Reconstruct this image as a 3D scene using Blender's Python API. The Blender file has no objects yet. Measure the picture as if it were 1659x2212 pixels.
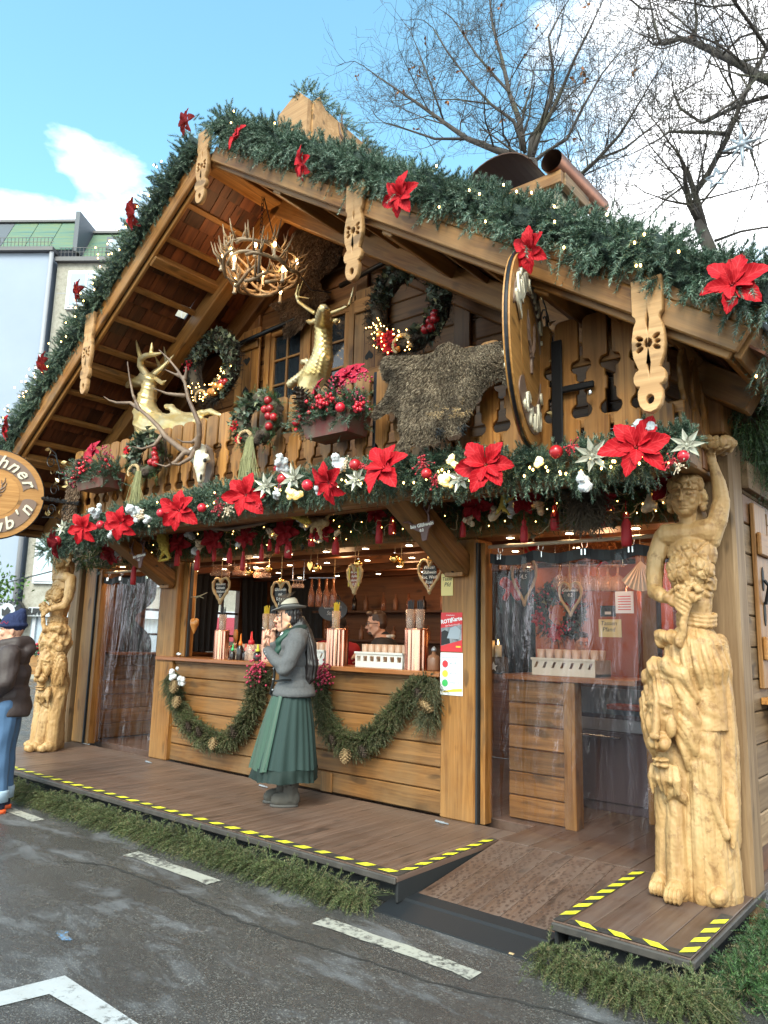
import bpy, bmesh, math, random
import numpy as np
from mathutils import Vector, Matrix
R=math.radians
rnd=random.Random(11); RNG=np.random.default_rng(11)
S=bpy.context.scene; COL=S.collection
# ------------------------------------------------------------------ camera
YAW,PITCH,ROLL,FPX=0.688,0.1685,0.0244,1606.85
CAM=np.array([3.2712,-5.2043,1.5992])
_f=np.array([-math.sin(YAW)*math.cos(PITCH),math.cos(YAW)*math.cos(PITCH),math.sin(PITCH)])
_r=np.array([math.cos(YAW),math.sin(YAW),0.]); _u=np.cross(_r,_f)
_r,_u=_r*math.cos(ROLL)+_u*math.sin(ROLL),-_r*math.sin(ROLL)+_u*math.cos(ROLL)
cd=bpy.data.cameras.new('camera'); cam=bpy.data.objects.new('camera',cd); COL.objects.link(cam)
cd.sensor_fit='HORIZONTAL'; cd.sensor_width=36; cd.lens=FPX/1659*36; cd.clip_start=.05; cd.clip_end=2000
cam.matrix_world=Matrix(((_r[0],_u[0],-_f[0],CAM[0]),(_r[1],_u[1],-_f[1],CAM[1]),(_r[2],_u[2],-_f[2],CAM[2]),(0,0,0,1)))
S.camera=cam
def U(u,v,x=None,y=None,z=None):
    """point of the line of sight through photo point (u,v) on a real plane of the place"""
    d=_f+_r*(u-829.5)/FPX-_u*(v-1106)/FPX
    k,i=[(a,i) for i,a in enumerate((x,y,z)) if a is not None][0]
    return Vector(CAM+d*((k-CAM[i])/d[i]))
# ------------------------------------------------------------------ sky, sun, exposure
W=bpy.data.worlds.new('World'); S.world=W; W.use_nodes=True
nt=W.node_tree; nt.nodes.clear()
SUN_EL,SUN_AZ=R(42),R(158)      # azimuth from +Y towards +X
def wn(t,**k):
    n=nt.nodes.new(t)
    for a,b in k.items(): setattr(n,a,b)
    return n
out=wn('ShaderNodeOutputWorld'); bg=wn('ShaderNodeBackground'); sky=wn('ShaderNodeTexSky')
sky.sky_type='NISHITA'; sky.sun_disc=False; sky.sun_elevation=SUN_EL; sky.sun_rotation=SUN_AZ; sky.ozone_density=1.0; sky.dust_density=1.6; sky.air_density=1.0
tc=wn('ShaderNodeTexCoord'); mp=wn('ShaderNodeMapping'); mp.inputs['Scale'].default_value=(1,1,2.1); mp.inputs['Location'].default_value=(-2.66,2.85,-2.86)
n1=wn('ShaderNodeTexNoise'); n1.inputs['Scale'].default_value=2.3; n1.inputs['Detail'].default_value=9; n1.inputs['Roughness'].default_value=.52
sepz=wn('ShaderNodeSeparateXYZ'); ramp=wn('ShaderNodeValToRGB'); mix=wn('ShaderNodeMix',data_type='RGBA')
hz=wn('ShaderNodeMapRange'); hz.inputs[1].default_value=0.15; hz.inputs[2].default_value=.72; hz.inputs[3].default_value=.19; hz.inputs[4].default_value=-.022
add=wn('ShaderNodeMath',operation='ADD')
L=nt.links.new
L(tc.outputs['Generated'],mp.inputs[0]); L(mp.outputs[0],n1.inputs['Vector']); L(tc.outputs['Generated'],sepz.inputs[0])
L(sepz.outputs[2],hz.inputs[0]); L(n1.outputs['Fac'],add.inputs[0]); L(hz.outputs[0],add.inputs[1]); L(add.outputs[0],ramp.inputs[0])
ramp.color_ramp.elements[0].position=.555; ramp.color_ramp.elements[0].color=(0,0,0,1)
ramp.color_ramp.elements[1].position=.665; ramp.color_ramp.elements[1].color=(1,1,1,1)
tint=wn('ShaderNodeMix',data_type='RGBA',blend_type='MULTIPLY'); tint.inputs[0].default_value=1; tint.inputs[7].default_value=(.95,1.34,1.17,1)
L(sky.outputs[0],tint.inputs[6]); L(ramp.outputs[0],mix.inputs[0]); L(tint.outputs[2],mix.inputs[6]); mix.inputs[7].default_value=(8.2,8.3,8.5,1)
L(mix.outputs[2],bg.inputs[0]); bg.inputs[1].default_value=.15; L(bg.outputs[0],out.inputs[0])
sd=bpy.data.lights.new('sun','SUN'); sun=bpy.data.objects.new('sun',sd); COL.objects.link(sun)
sd.energy=1.7; sd.angle=R(28); sd.color=(1,.92,.80)
sun.rotation_euler=Vector((math.sin(SUN_AZ)*math.cos(SUN_EL),math.cos(SUN_AZ)*math.cos(SUN_EL),math.sin(SUN_EL))).to_track_quat('Z','Y').to_euler()
S.view_settings.view_transform='Standard'; S.view_settings.look='None'; S.view_settings.gamma=1; S.view_settings.exposure=1.42
S.view_settings.use_curve_mapping=False
S.render.engine='CYCLES'; cy=S.cycles; cy.use_denoising=True; cy.max_bounces=7; cy.transparent_max_bounces=24; cy.diffuse_bounces=3; cy.glossy_bounces=3; cy.transmission_bounces=4
cy.caustics_reflective=False; cy.caustics_refractive=False; cy.sample_clamp_indirect=4
try: cy.denoiser='OPENIMAGEDENOISE'
except Exception: pass
# ------------------------------------------------------------------ materials
class NT:
    def __init__(s,name):
        s.m=bpy.data.materials.new(name); s.m.use_nodes=True; s.t=s.m.node_tree; s.b=s.t.nodes['Principled BSDF']; s._tc=None
    def n(s,t,**k):
        n=s.t.nodes.new(t)
        for a,b in k.items():
            if a.startswith('i_'): n.inputs[a[2:].replace('_',' ')].default_value=b
            else: setattr(n,a,b)
        return n
    def l(s,a,b): s.t.links.new(a,b)
    def tc(s,k='Object'):
        if not s._tc: s._tc=s.n('ShaderNodeTexCoord')
        return s._tc.outputs[k]
    def rand(s): return s.n('ShaderNodeObjectInfo').outputs['Random']
    def island(s): return s.n('ShaderNodeNewGeometry').outputs['Random Per Island']
    def mapped(s,scale,src=None,shift=True):
        m=s.n('ShaderNodeMapping'); m.inputs['Scale'].default_value=scale
        v=src or s.tc()
        if shift:
            r=s.n('ShaderNodeMath',operation='MULTIPLY'); r.inputs[1].default_value=37.; s.l(s.rand(),r.inputs[0])
            a=s.n('ShaderNodeVectorMath',operation='ADD'); s.l(v,a.inputs[0]); s.l(r.outputs[0],a.inputs[1]); v=a.outputs[0]
        s.l(v,m.inputs[0]); return m.outputs[0]
    def noise(s,vec,scale,detail=4,rough=.55,dist=0):
        n=s.n('ShaderNodeTexNoise'); n.inputs['Scale'].default_value=scale; n.inputs['Detail'].default_value=detail; n.inputs['Roughness'].default_value=rough; n.inputs['Distortion'].default_value=dist
        if vec is not None: s.l(vec,n.inputs['Vector'])
        return n.outputs['Fac']
    def ramp(s,f,stops):
        r=s.n('ShaderNodeValToRGB'); e=r.color_ramp.elements
        while len(e)<len(stops): e.new(.5)
        for x,(p,c) in zip(e,stops): x.position=p; x.color=(*c,1) if len(c)==3 else c
        s.l(f,r.inputs[0]); return r.outputs[0]
    def mix(s,f,a,b,mode='MIX'):
        m=s.n('ShaderNodeMix',data_type='RGBA',blend_type=mode)
        for i,v in ((0,f),(6,a),(7,b)):
            if isinstance(v,(int,float)): m.inputs[i].default_value=v
            elif isinstance(v,tuple): m.inputs[i].default_value=(*v,1)
            else: s.l(v,m.inputs[i])
        return m.outputs[2]
    def rng(s,f,a,b,c,d):
        m=s.n('ShaderNodeMapRange')
        for i,v in enumerate((a,b,c,d)): m.inputs[i+1].default_value=v
        s.l(f,m.inputs[0]); return m.outputs[0]
    def set(s,**k):
        for a,v in k.items():
            i=s.b.inputs[a.replace('_',' ')]
            if hasattr(v,'links'): s.l(v,i)
            else: i.default_value=(*v,1) if isinstance(v,tuple) and len(v)==3 else v
        return s
    def bump(s,h,st=.3,d=.01):
        b=s.n('ShaderNodeBump'); b.inputs['Strength'].default_value=st; b.inputs['Distance'].default_value=d; s.l(h,b.inputs['Height']); s.l(b.outputs[0],s.b.inputs['Normal']); return s
M={}
def wood(name,dark,light,rough=.5,contrast=(.36,.66),var=.35,grain=26,bump=.25,grey=None,spec=.35):
    t=NT(name); v=t.mapped((1.3,grain,grain))
    g=t.noise(v,1.,5,.62,.9); big=t.noise(t.mapped((.7,2.2,2.2)),1.3,3)
    c=t.ramp(g,[(contrast[0],dark),(contrast[1],light)])
    c=t.mix(t.rng(big,.35,.7,0,.45),c,tuple(x*.62 for x in dark))
    k=t.rng(t.rand(),0,1,1-var,1+var*.55)
    kk=t.n('ShaderNodeCombineXYZ'); [t.l(k,kk.inputs[i]) for i in range(3)]
    c=t.mix(1.,c,kk.outputs[0],'MULTIPLY')
    kn=t.noise(t.mapped((3.1,9,9)),1.,1)
    c=t.mix(t.rng(kn,.64,.71,0,.7),c,tuple(x*.28 for x in dark))
    if grey: 
        w=t.noise(t.tc(),1.1,5,.6); c=t.mix(t.rng(w,.42,.68,0,.75),c,grey)
    t.set(Base_Color=c,Roughness=rough,Specular_IOR_Level=spec).bump(g,bump,.006); M[name]=t.m; return t
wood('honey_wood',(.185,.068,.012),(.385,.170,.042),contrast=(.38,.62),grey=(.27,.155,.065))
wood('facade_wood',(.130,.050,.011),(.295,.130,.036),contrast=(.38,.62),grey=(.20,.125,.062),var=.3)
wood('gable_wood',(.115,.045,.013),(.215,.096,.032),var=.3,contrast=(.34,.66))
wood('carved_wood',(.36,.19,.075),(.56,.33,.15),var=.15,grain=20)
wood('shingle_wood',(.085,.024,.010),(.19,.058,.020),var=.65,grain=16)
wood('dark_wood',(.06,.025,.012),(.12,.05,.022),rough=.45)
wood('interior_wood',(.13,.045,.014),(.22,.085,.028),rough=.4)
wood('deck_wood',(.085,.045,.030),(.18,.112,.082),rough=.42,grain=30,var=.22,grey=(.15,.105,.085),spec=.5)
wood('ramp_wood',(.09,.048,.032),(.15,.095,.07),rough=.45,grain=22,var=.12,grey=(.14,.105,.09))
wood('grey_wood',(.15,.085,.04),(.28,.18,.095),rough=.65,grain=24,var=.2)
wood('counter_wood',(.2,.065,.02),(.34,.13,.04),rough=.28,spec=.5)
def plain(name,c,rough=.5,metal=0,var=0,bump=None,spec=.5,sheen=0,noise=None):
    t=NT(name); col=c
    if var:
        k=t.rng(t.rand(),0,1,1-var,1+var); kk=t.n('ShaderNodeCombineXYZ'); [t.l(k,kk.inputs[i]) for i in range(3)]; col=t.mix(1.,tuple(c),kk.outputs[0],'MULTIPLY')
    if noise:
        n=t.noise(t.tc(),noise[0],5,.6); col=t.mix(t.rng(n,.35,.68,0,1),col if var else tuple(c),noise[1])
    t.set(Base_Color=col,Roughness=rough,Metallic=metal,Specular_IOR_Level=spec)
    if sheen: t.set(Sheen_Weight=sheen)
    if bump: t.bump(t.noise(t.tc(),bump[0],4,.6),bump[1],bump[2])
    M[name]=t.m; return t
plain('black_iron',(.012,.012,.014),.42,.6,bump=(40,.2,.004))
plain('black_rubber',(.012,.014,.017),.55,bump=(120,.3,.003))
plain('black_cloth',(.008,.009,.013),.75,bump=(8,.4,.03))
plain('cable_black',(.01,.01,.012),.5)
plain('white_plastic',(.72,.69,.64),.35)
plain('cream_plastic',(.6,.5,.38),.4)
plain('cup_plastic',(.55,.35,.24),.3)
plain('chrome',(.7,.7,.72),.18,1)
plain('copper',(.80,.42,.30),.22,1,bump=(5,.06,.01))
plain('copper_old',(.33,.15,.09),.38,.85,noise=(4,(.22,.09,.055)))
plain('dark_copper',(.09,.045,.03),.5,.7)
plain('cream_paint',(.62,.56,.42),.5)
plain('plaster_cream',(.62,.52,.36),.8,bump=(20,.2,.01))
plain('yellow_tape',(.85,.80,.02),.45,noise=(26,(.50,.46,.06)))
plain('black_tape',(.022,.022,.022),.5,noise=(30,(.05,.045,.04)))
plain('apple_red',(.33,.012,.016),.22,var=.3)
plain('bauble_red',(.50,.015,.03),.14,var=.2)
plain('berry_red',(.42,.02,.035),.35,var=.4)
plain('berry_pink',(.33,.02,.06),.4,var=.3)
plain('cotton_white',(.55,.57,.59),.9,bump=(30,.6,.02),sheen=.5)
plain('silver_petal',(.40,.385,.31),.45,.5,bump=(60,.4,.004))
plain('gold_bauble',(.85,.52,.16),.18,1)
plain('golden_straw',(.50,.36,.06),.75,bump=(60,.5,.01))
plain('straw',(.42,.29,.15),.8,bump=(70,.6,.01))
plain('raffia',(.21,.20,.085),.7,bump=(80,.5,.01))
plain('slate_black',(.016,.018,.02),.6)
plain('gingerbread',(.24,.05,.02),.55)
plain('chalk_white',(.75,.73,.68),.8)
plain('antler',(.20,.12,.065),.5,noise=(5,(.42,.30,.18)),bump=(22,.35,.01))
plain('antler_dark',(.09,.05,.032),.55,noise=(4,(.20,.13,.085)),bump=(30,.5,.01))
plain('bone',(.66,.60,.47),.6,bump=(30,.3,.01))
plain('plaque_wood',(.16,.105,.075),.6)
plain('gold_leaf',(.60,.43,.17),.38,.68,noise=(5,(.60,.50,.32)),bump=(26,.35,.010))
plain('twig_bark',(.075,.05,.035),.8,bump=(30,.5,.01))
plain('twig_pale',(.33,.26,.16),.8)
plain('rust_brown',(.12,.045,.03),.6)
plain('moss_fibre',(.085,.065,.045),.95)
plain('flower_box_paint',(.17,.025,.022),.6,noise=(9,(.12,.085,.06)))
plain('red_tassel',(.36,.012,.02),.6,bump=(60,.4,.01))
plain('paper_yellow',(.72,.58,.24),.75)
plain('paper_white',(.78,.80,.82),.6)
plain('print_red',(.62,.03,.035),.5)
plain('print_grey',(.35,.36,.38),.6,noise=(14,(.06,.06,.07)))
plain('print_yellow',(.80,.55,.05),.5); plain('print_green',(.05,.42,.10),.5); plain('ink_black',(.015,.014,.014),.6); plain('ink_grey',(.33,.37,.42),.6)
plain('sign_brown',(.17,.105,.075),.5); plain('sign_dark',(.085,.035,.03),.5)
plain('skin',(.60,.33,.22),.5,noise=(12,(.55,.27,.18))); plain('skin_tan',(.55,.30,.20),.5)
plain('hair_black',(.012,.009,.010),.45,bump=(40,.4,.006)); plain('hair_brown',(.05,.022,.012),.5); plain('hair_grey',(.22,.20,.18),.6)
plain('wool_grey',(.105,.107,.112),.95,bump=(160,.35,.003),noise=(70,(.082,.084,.09)))
plain('velvet_black',(.010,.011,.012),.8)
plain('velvet_green',(.004,.016,.013),.75)
plain('scarf_green',(.012,.055,.038),.6)
plain('hat_felt',(.16,.16,.155),.9); plain('hat_cream',(.38,.35,.28),.9); plain('deck_edge',(.06,.05,.043),.6,noise=(9,(.03,.026,.023)))
plain('skirt_green',(.011,.030,.027),.8,bump=(120,.2,.003)); plain('apron_green',(.030,.068,.043),.5,bump=(120,.15,.002))
plain('boot_suede',(.062,.056,.048),.9,bump=(90,.3,.004)); plain('sole_rubber',(.07,.065,.06),.8)
plain('jacket_brown',(.040,.026,.024),.65,bump=(14,.25,.02)); plain('denim',(.055,.115,.215),.85,bump=(150,.3,.003),noise=(2.5,(.07,.14,.255))); plain('denim_cuff',(.34,.45,.55),.85)
plain('beanie_navy',(.010,.018,.065),.9,bump=(60,.5,.006)); plain('shoe_orange',(.85,.12,.03),.5); plain('sock_navy',(.012,.016,.04),.8)
plain('coat_black',(.014,.012,.013),.8); plain('coat_red',(.36,.012,.015),.8); plain('shirt_white',(.7,.7,.7),.7)
plain('phone_dark',(.01,.01,.012),.2); plain('eye_white',(.7,.68,.64),.3); plain('lip_red',(.40,.10,.09),.45)
plain('wall_greyblue',(.27,.31,.385),.9,noise=(.35,(.245,.285,.36))); plain('frame_white',(.50,.52,.55),.5); plain('pipe_grey',(.27,.27,.29),.5); plain('gutter_dark',(.08,.075,.08),.5)
plain('blind_blue',(.45,.55,.60),.6); plain('slate_roof',(.075,.085,.10),.6); plain('sign_white',(.42,.44,.47),.4); plain('sign_black',(.012,.012,.014),.4)
plain('awning_red',(.30,.03,.05),.7); plain('flag_blue',(.02,.05,.25),.6); plain('steel_grey',(.32,.33,.35),.4,.5); plain('star_frost',(.27,.30,.34),.3,.3); plain('curtain_navy',(.035,.045,.055),.9,bump=(10,.3,.02))
plain('hair_hide',(.1,.07,.05),.9); plain('bottle_dark',(.02,.012,.01),.12); plain('cap_red',(.62,.02,.03),.35); plain('cap_orange',(.8,.2,.02),.35); plain('cap_green',(.05,.5,.15),.35); plain('cap_lime',(.7,.75,.05),.35)
plain('stoneware',(.22,.10,.055),.35); plain('straw_yellow',(.82,.60,.02),.4); plain('straw_black',(.02,.02,.025),.4); plain('red_wood_inside',(.22,.035,.015),.5); plain('orange_panel',(.42,.10,.03),.6); plain('heart_wood',(.52,.20,.045),.4)
plain('log_bark',(.06,.045,.035),.9,bump=(20,.8,.03)); plain('candle_wax',(.8,.62,.35),.5); plain('pompom',(.62,.50,.36),.9); plain('fridge_grey',(.12,.09,.10),.35,.4); plain('crate_blue',(.10,.13,.17),.5)
def emis(name,c,st,sample=False):
    t=NT(name); t.set(Base_Color=(.8,.7,.5),Emission_Color=c,Emission_Strength=st); 
    try: t.m.cycles.emission_sampling='AUTO' if sample else 'NONE'
    except Exception: pass
    M[name]=t.m
emis('fairy_light',(1,.56,.13),9); emis('downlight',(1,.74,.42),16,True); emis('candle_bulb',(1,.66,.28),13,True); emis('heater_glow',(1,.22,.06),3,True); emis('cotton_lit',(1,.66,.12),.28); emis('flame',(1,.6,.2),5)  # lit cotton tufts get their glow as emission in the material
def foliage(name,stops,rough=.55,big=(.3,.75),sheen=0):
    t=NT(name); i=t.island(); c=t.ramp(i,stops)
    n=t.noise(t.tc(),3.2,3); c=t.mix(t.rng(n,.35,.65,0,.55),c,tuple(x*.5 for x in stops[0][1]))
    t.set(Base_Color=c,Roughness=rough,Specular_IOR_Level=.45,Transmission_Weight=0.0); M[name]=t.m
foliage('pvc_needles',[(0,(.026,.056,.034)),(.4,(.072,.132,.084)),(.75,(.155,.228,.158)),(1,(.35,.43,.33))],.42)
foliage('fir_needles',[(0,(.04,.062,.02)),(.5,(.095,.125,.045)),(.8,(.15,.17,.07)),(1,(.25,.205,.10))],.55)
foliage('fir_dry',[(0,(.035,.045,.018)),(.4,(.085,.095,.04)),(.75,(.15,.14,.07)),(1,(.25,.18,.09))],.6)
foliage('fir_fresh',[(0,(.014,.04,.012)),(.5,(.045,.10,.03)),(1,(.10,.18,.06))],.5)
foliage('ivy_leaf',[(0,(.03,.05,.03)),(.5,(.10,.12,.08)),(.85,(.22,.25,.17)),(1,(.42,.42,.22))],.45)
foliage('ivy_dark',[(0,(.018,.028,.02)),(.6,(.055,.065,.05)),(.93,(.13,.14,.11)),(1,(.32,.33,.16))],.45)
foliage('twig_mass',[(0,(.012,.010,.008)),(1,(.05,.038,.026))],.8)
foliage('oak_orange',[(0,(.22,.07,.02)),(1,(.4,.16,.04))],.6)
foliage('tree_green',[(0,(.05,.12,.02)),(1,(.16,.28,.05))],.6)
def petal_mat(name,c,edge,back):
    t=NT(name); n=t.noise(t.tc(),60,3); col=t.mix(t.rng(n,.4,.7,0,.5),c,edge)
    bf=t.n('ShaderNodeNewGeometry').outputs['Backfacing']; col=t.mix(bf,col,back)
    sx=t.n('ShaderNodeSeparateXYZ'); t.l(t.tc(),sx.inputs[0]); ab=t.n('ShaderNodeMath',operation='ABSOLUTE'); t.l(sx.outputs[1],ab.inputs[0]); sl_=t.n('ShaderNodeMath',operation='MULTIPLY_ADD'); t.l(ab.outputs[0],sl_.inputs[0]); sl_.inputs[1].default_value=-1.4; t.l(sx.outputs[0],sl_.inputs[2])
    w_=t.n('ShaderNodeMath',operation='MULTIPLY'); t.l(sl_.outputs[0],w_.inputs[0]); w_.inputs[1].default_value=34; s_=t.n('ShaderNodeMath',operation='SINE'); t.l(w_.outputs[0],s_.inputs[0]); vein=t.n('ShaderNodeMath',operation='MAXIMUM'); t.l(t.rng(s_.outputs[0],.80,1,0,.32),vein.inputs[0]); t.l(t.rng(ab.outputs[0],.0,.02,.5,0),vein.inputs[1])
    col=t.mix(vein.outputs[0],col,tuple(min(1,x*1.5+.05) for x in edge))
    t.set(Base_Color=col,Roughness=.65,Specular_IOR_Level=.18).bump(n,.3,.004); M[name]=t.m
petal_mat('red_petal',(.33,.002,.008),(.50,.010,.016),(.33,.035,.04))
petal_mat('pink_petal',(.30,.008,.028),(.40,.018,.045),(.33,.05,.07))
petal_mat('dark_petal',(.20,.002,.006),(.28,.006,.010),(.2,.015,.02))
def fur(name,stops):
    t=NT(name); i=t.island(); c=t.ramp(i,stops); n=t.noise(t.tc(),5,4); c=t.mix(t.rng(n,.38,.66,0,.75),c,tuple(x*.32 for x in stops[0][1])); t.set(Base_Color=c,Roughness=.75,Specular_IOR_Level=.25); M[name]=t.m
fur('boar_fur',[(0,(.062,.044,.030)),(.5,(.160,.118,.080)),(1,(.35,.275,.19))])
fur('deer_fur',[(0,(.08,.046,.027)),(.5,(.17,.10,.062)),(1,(.28,.19,.125))])
def glass(name,c,alpha,rough=.05,bump=0,spec=.5):
    t=NT(name); t.set(Base_Color=c,Roughness=rough,Alpha=alpha,Specular_IOR_Level=spec)
    if bump: t.bump(t.noise(t.mapped((6,6,1.0)),1.2,3),bump,.05)
    M[name]=t.m
glass('pane_dark',(.02,.026,.032),.9,.04,spec=.6); glass('pane_clear',(.5,.6,.65),.18,.03); glass('clear_plastic',(.30,.24,.26),.085,.09,.5,.5); glass('bottle_glass',(.35,.12,.05),.45,.05,spec=.8); glass('cup_glass',(.75,.5,.38),.4,.1,spec=.8); glass('facade_glass',(.28,.34,.40),.95,.05,spec=.8)
def leaf_two(): pass
# ------------------------------------------------------------------ mesh helpers
WM={}
def link(name,me,parent=None,Mx=None):
    o=bpy.data.objects.new(name,me); COL.objects.link(o); Mx=Mx or Matrix(); o.matrix_basis=Mx; WM[o.name]=Mx
    if parent: o.parent=parent; o.matrix_parent_inverse=WM[parent.name].inverted()
    return o
def me_np(name,V,F,mat=None,smooth=False):
    me=bpy.data.meshes.new(name); V=np.asarray(V,np.float32)
    if isinstance(F,np.ndarray):
        k=F.shape[1]; me.vertices.add(len(V)); me.vertices.foreach_set('co',V.ravel()); me.loops.add(F.size); me.loops.foreach_set('vertex_index',F.astype(np.int32).ravel())
        me.polygons.add(len(F)); me.polygons.foreach_set('loop_start',np.arange(0,F.size,k,dtype=np.int32)); 
        me.update(calc_edges=True); me.validate()
    else: me.from_pydata([tuple(v) for v in V],[],F); me.update()
    if mat: me.materials.append(M[mat] if isinstance(mat,str) else mat)
    if smooth and len(me.polygons): me.polygons.foreach_set('use_smooth',[True]*len(me.polygons))
    return me
def thing(name,label,cat,loc,group=None):
    o=link(name,None,None,Matrix.Translation(Vector(loc))); o.empty_display_size=.1
    return tag(o,label,cat,group)
def tag(o,label=None,cat=None,group=None,kind=None):
    for k,v in (('label',label),('category',cat),('group',group),('kind',kind)):
        if v: o[k]=v
    return o
def frame(p0,p1,up=(0,0,1)):
    p0,p1=Vector(p0),Vector(p1); x=(p1-p0).normalized(); up=Vector(up)
    if abs(x.dot(up))>.995: up=Vector((0,1,0))
    y=up.cross(x).normalized(); z=x.cross(y)
    return Matrix(((x[0],y[0],z[0],p0[0]),(x[1],y[1],z[1],p0[1]),(x[2],y[2],z[2],p0[2]),(0,0,0,1))),(p1-p0).length
ORD='leftmost second third fourth fifth sixth seventh eighth ninth tenth eleventh twelfth'.split()
class MB:
    def __init__(s): s.v=[]; s.f=[]
    def add(s,V,F,Mx=None):
        n=len(s.v); s.v+= [tuple(Mx@Vector(p)) for p in V] if Mx else [tuple(p) for p in V]; s.f+=[tuple(i+n for i in f) for f in F]; return s
    def box(s,c,d,Mx=None):
        x,y,z=c; a,b,e=d[0]/2,d[1]/2,d[2]/2
        V=[(x+i*a,y+j*b,z+k*e) for i in(-1,1) for j in(-1,1) for k in(-1,1)]
        return s.add(V,[(0,1,3,2),(4,6,7,5),(0,4,5,1),(2,3,7,6),(0,2,6,4),(1,5,7,3)],Mx)
    def cbox(s,c,d,b=.006,Mx=None):
        h=[q/2 for q in d]; b=min(b,min(h)*.6); V=[];F=[]; idx={}
        for i in(-1,1):
            for j in(-1,1):
                for k in(-1,1):
                    sg=(i,j,k)
                    for a in range(3):
                        idx[sg,a]=len(V); V.append(tuple(c[q]+sg[q]*(h[q] if q==a else h[q]-b) for q in range(3)))
        for a in range(3):
            o=[q for q in range(3) if q!=a]
            for sgn in(-1,1):
                F.append([idx[tuple(sgn if q==a else (p if q==o[0] else r) for q in range(3)),a] for p,r in((-1,-1),(1,-1),(1,1),(-1,1))])
        for a in range(3):
            p,q=[x for x in range(3) if x!=a]
            for s1 in(-1,1):
                for s2 in(-1,1):
                    k=lambda e:tuple(e if x==a else (s1 if x==p else s2) for x in range(3))
                    F.append([idx[k(-1),p],idx[k(1),p],idx[k(1),q],idx[k(-1),q]])
        for i in(-1,1):
            for j in(-1,1):
                for k in(-1,1): F.append([idx[(i,j,k),a] for a in range(3)])
        cc=Vector(c); G=[]
        for f in F:
            p=[Vector(V[i]) for i in f]; n=(p[1]-p[0]).cross(p[2]-p[0]); m=sum(p,Vector())/len(p)-cc
            G.append(tuple(f) if n.dot(m)>0 else tuple(reversed(f)))
        return s.add(V,G,Mx)
    def tube(s,path,rad,seg=8,cap=True,flat=1):
        P=[Vector(p) for p in path]; n=len(P); rad=[rad]*n if isinstance(rad,(int,float)) else rad
        t=(P[1]-P[0]).normalized(); a=t.orthogonal().normalized(); V=[]
        for i in range(n):
            t2=(P[min(i+1,n-1)]-P[max(i-1,0)]).normalized()
            a=(a-t2*a.dot(t2)); a=a.normalized() if a.length>1e-6 else t2.orthogonal().normalized(); b=t2.cross(a)
            for k in range(seg): q=2*math.pi*k/seg; V.append(P[i]+(a*math.cos(q)+b*math.sin(q)*flat)*rad[i])
        F=[(i*seg+k,i*seg+(k+1)%seg,(i+1)*seg+(k+1)%seg,(i+1)*seg+k) for i in range(n-1) for k in range(seg)]
        if cap: F+=[tuple(range(seg-1,-1,-1)),tuple((n-1)*seg+k for k in range(seg))]
        return s.add(V,F)
    def lathe(s,prof,seg=16,c=(0,0,0),Mx=None):
        V=[];F=[]; n=len(prof)
        for r,z in prof:
            for k in range(seg): q=2*math.pi*k/seg; V.append((c[0]+r*math.cos(q),c[1]+r*math.sin(q),c[2]+z))
        F=[(i*seg+k,i*seg+(k+1)%seg,(i+1)*seg+(k+1)%seg,(i+1)*seg+k) for i in range(n-1) for k in range(seg)]
        F+=[tuple(range(seg-1,-1,-1)),tuple((n-1)*seg+k for k in range(seg))]
        return s.add(V,F,Mx)
    def ell(s,c,r,Mx=None,nu=12,nv=8):
        r=(r,r,r) if isinstance(r,(int,float)) else r
        V=[(0,0,-1)]+[(math.cos(2*math.pi*k/nu)*math.sin(math.pi*i/nv),math.sin(2*math.pi*k/nu)*math.sin(math.pi*i/nv),-math.cos(math.pi*i/nv)) for i in range(1,nv) for k in range(nu)]+[(0,0,1)]
        F=[(0,1+(k+1)%nu,1+k) for k in range(nu)]+[(1+i*nu+k,1+i*nu+(k+1)%nu,1+(i+1)*nu+(k+1)%nu,1+(i+1)*nu+k) for i in range(nv-2) for k in range(nu)]
        e=len(V)-1; F+=[(e,1+(nv-2)*nu+k,1+(nv-2)*nu+(k+1)%nu) for k in range(nu)]
        T=Matrix.Translation(Vector(c))@(Mx or Matrix())@Matrix.Diagonal((r[0],r[1],r[2],1))
        return s.add(V,F,T)
    def cap(s,p,q,r0,r1,nu=12):
        "tapered capsule, for blobs"
        p,q=Vector(p),Vector(q); s.tube([p,q],[r0,r1],nu); s.ell(p,r0,None,nu,8); return s.ell(q,r1,None,nu,8)
    def chain(s,pts,rad,nu=12):
        for a,b,r,t in zip(pts,pts[1:],rad,rad[1:]): s.cap(a,b,r,t,nu)
        return s
    def prism(s,out,z0,z1,Mx=None):
        n=len(out); V=[(x,y,z0) for x,y in out]+[(x,y,z1) for x,y in out]
        F=[tuple(range(n-1,-1,-1)),tuple(range(n,2*n))]+[(i,(i+1)%n,n+(i+1)%n,n+i) for i in range(n)]
        return s.add(V,F,Mx)
    def me(s,name,mat,smooth=False): return me_np(name,s.v,s.f,mat,smooth)
    def obj(s,name,mat,parent=None,smooth=False,Mx=None): return link(name,s.me(name,mat,smooth),parent,Mx)
def beam(name,parent,p0,p1,w,h,mat,up=(0,0,1),bev=.006):
    "timber: local x along the grain, w sideways, h along up; p0-p1 is its centre line"
    Mx,Ln=frame(p0,p1,up); b=MB(); b.cbox((Ln/2,0,0),(Ln,w,h),bev); return b.obj(name,mat,parent,False,Mx)
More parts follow.
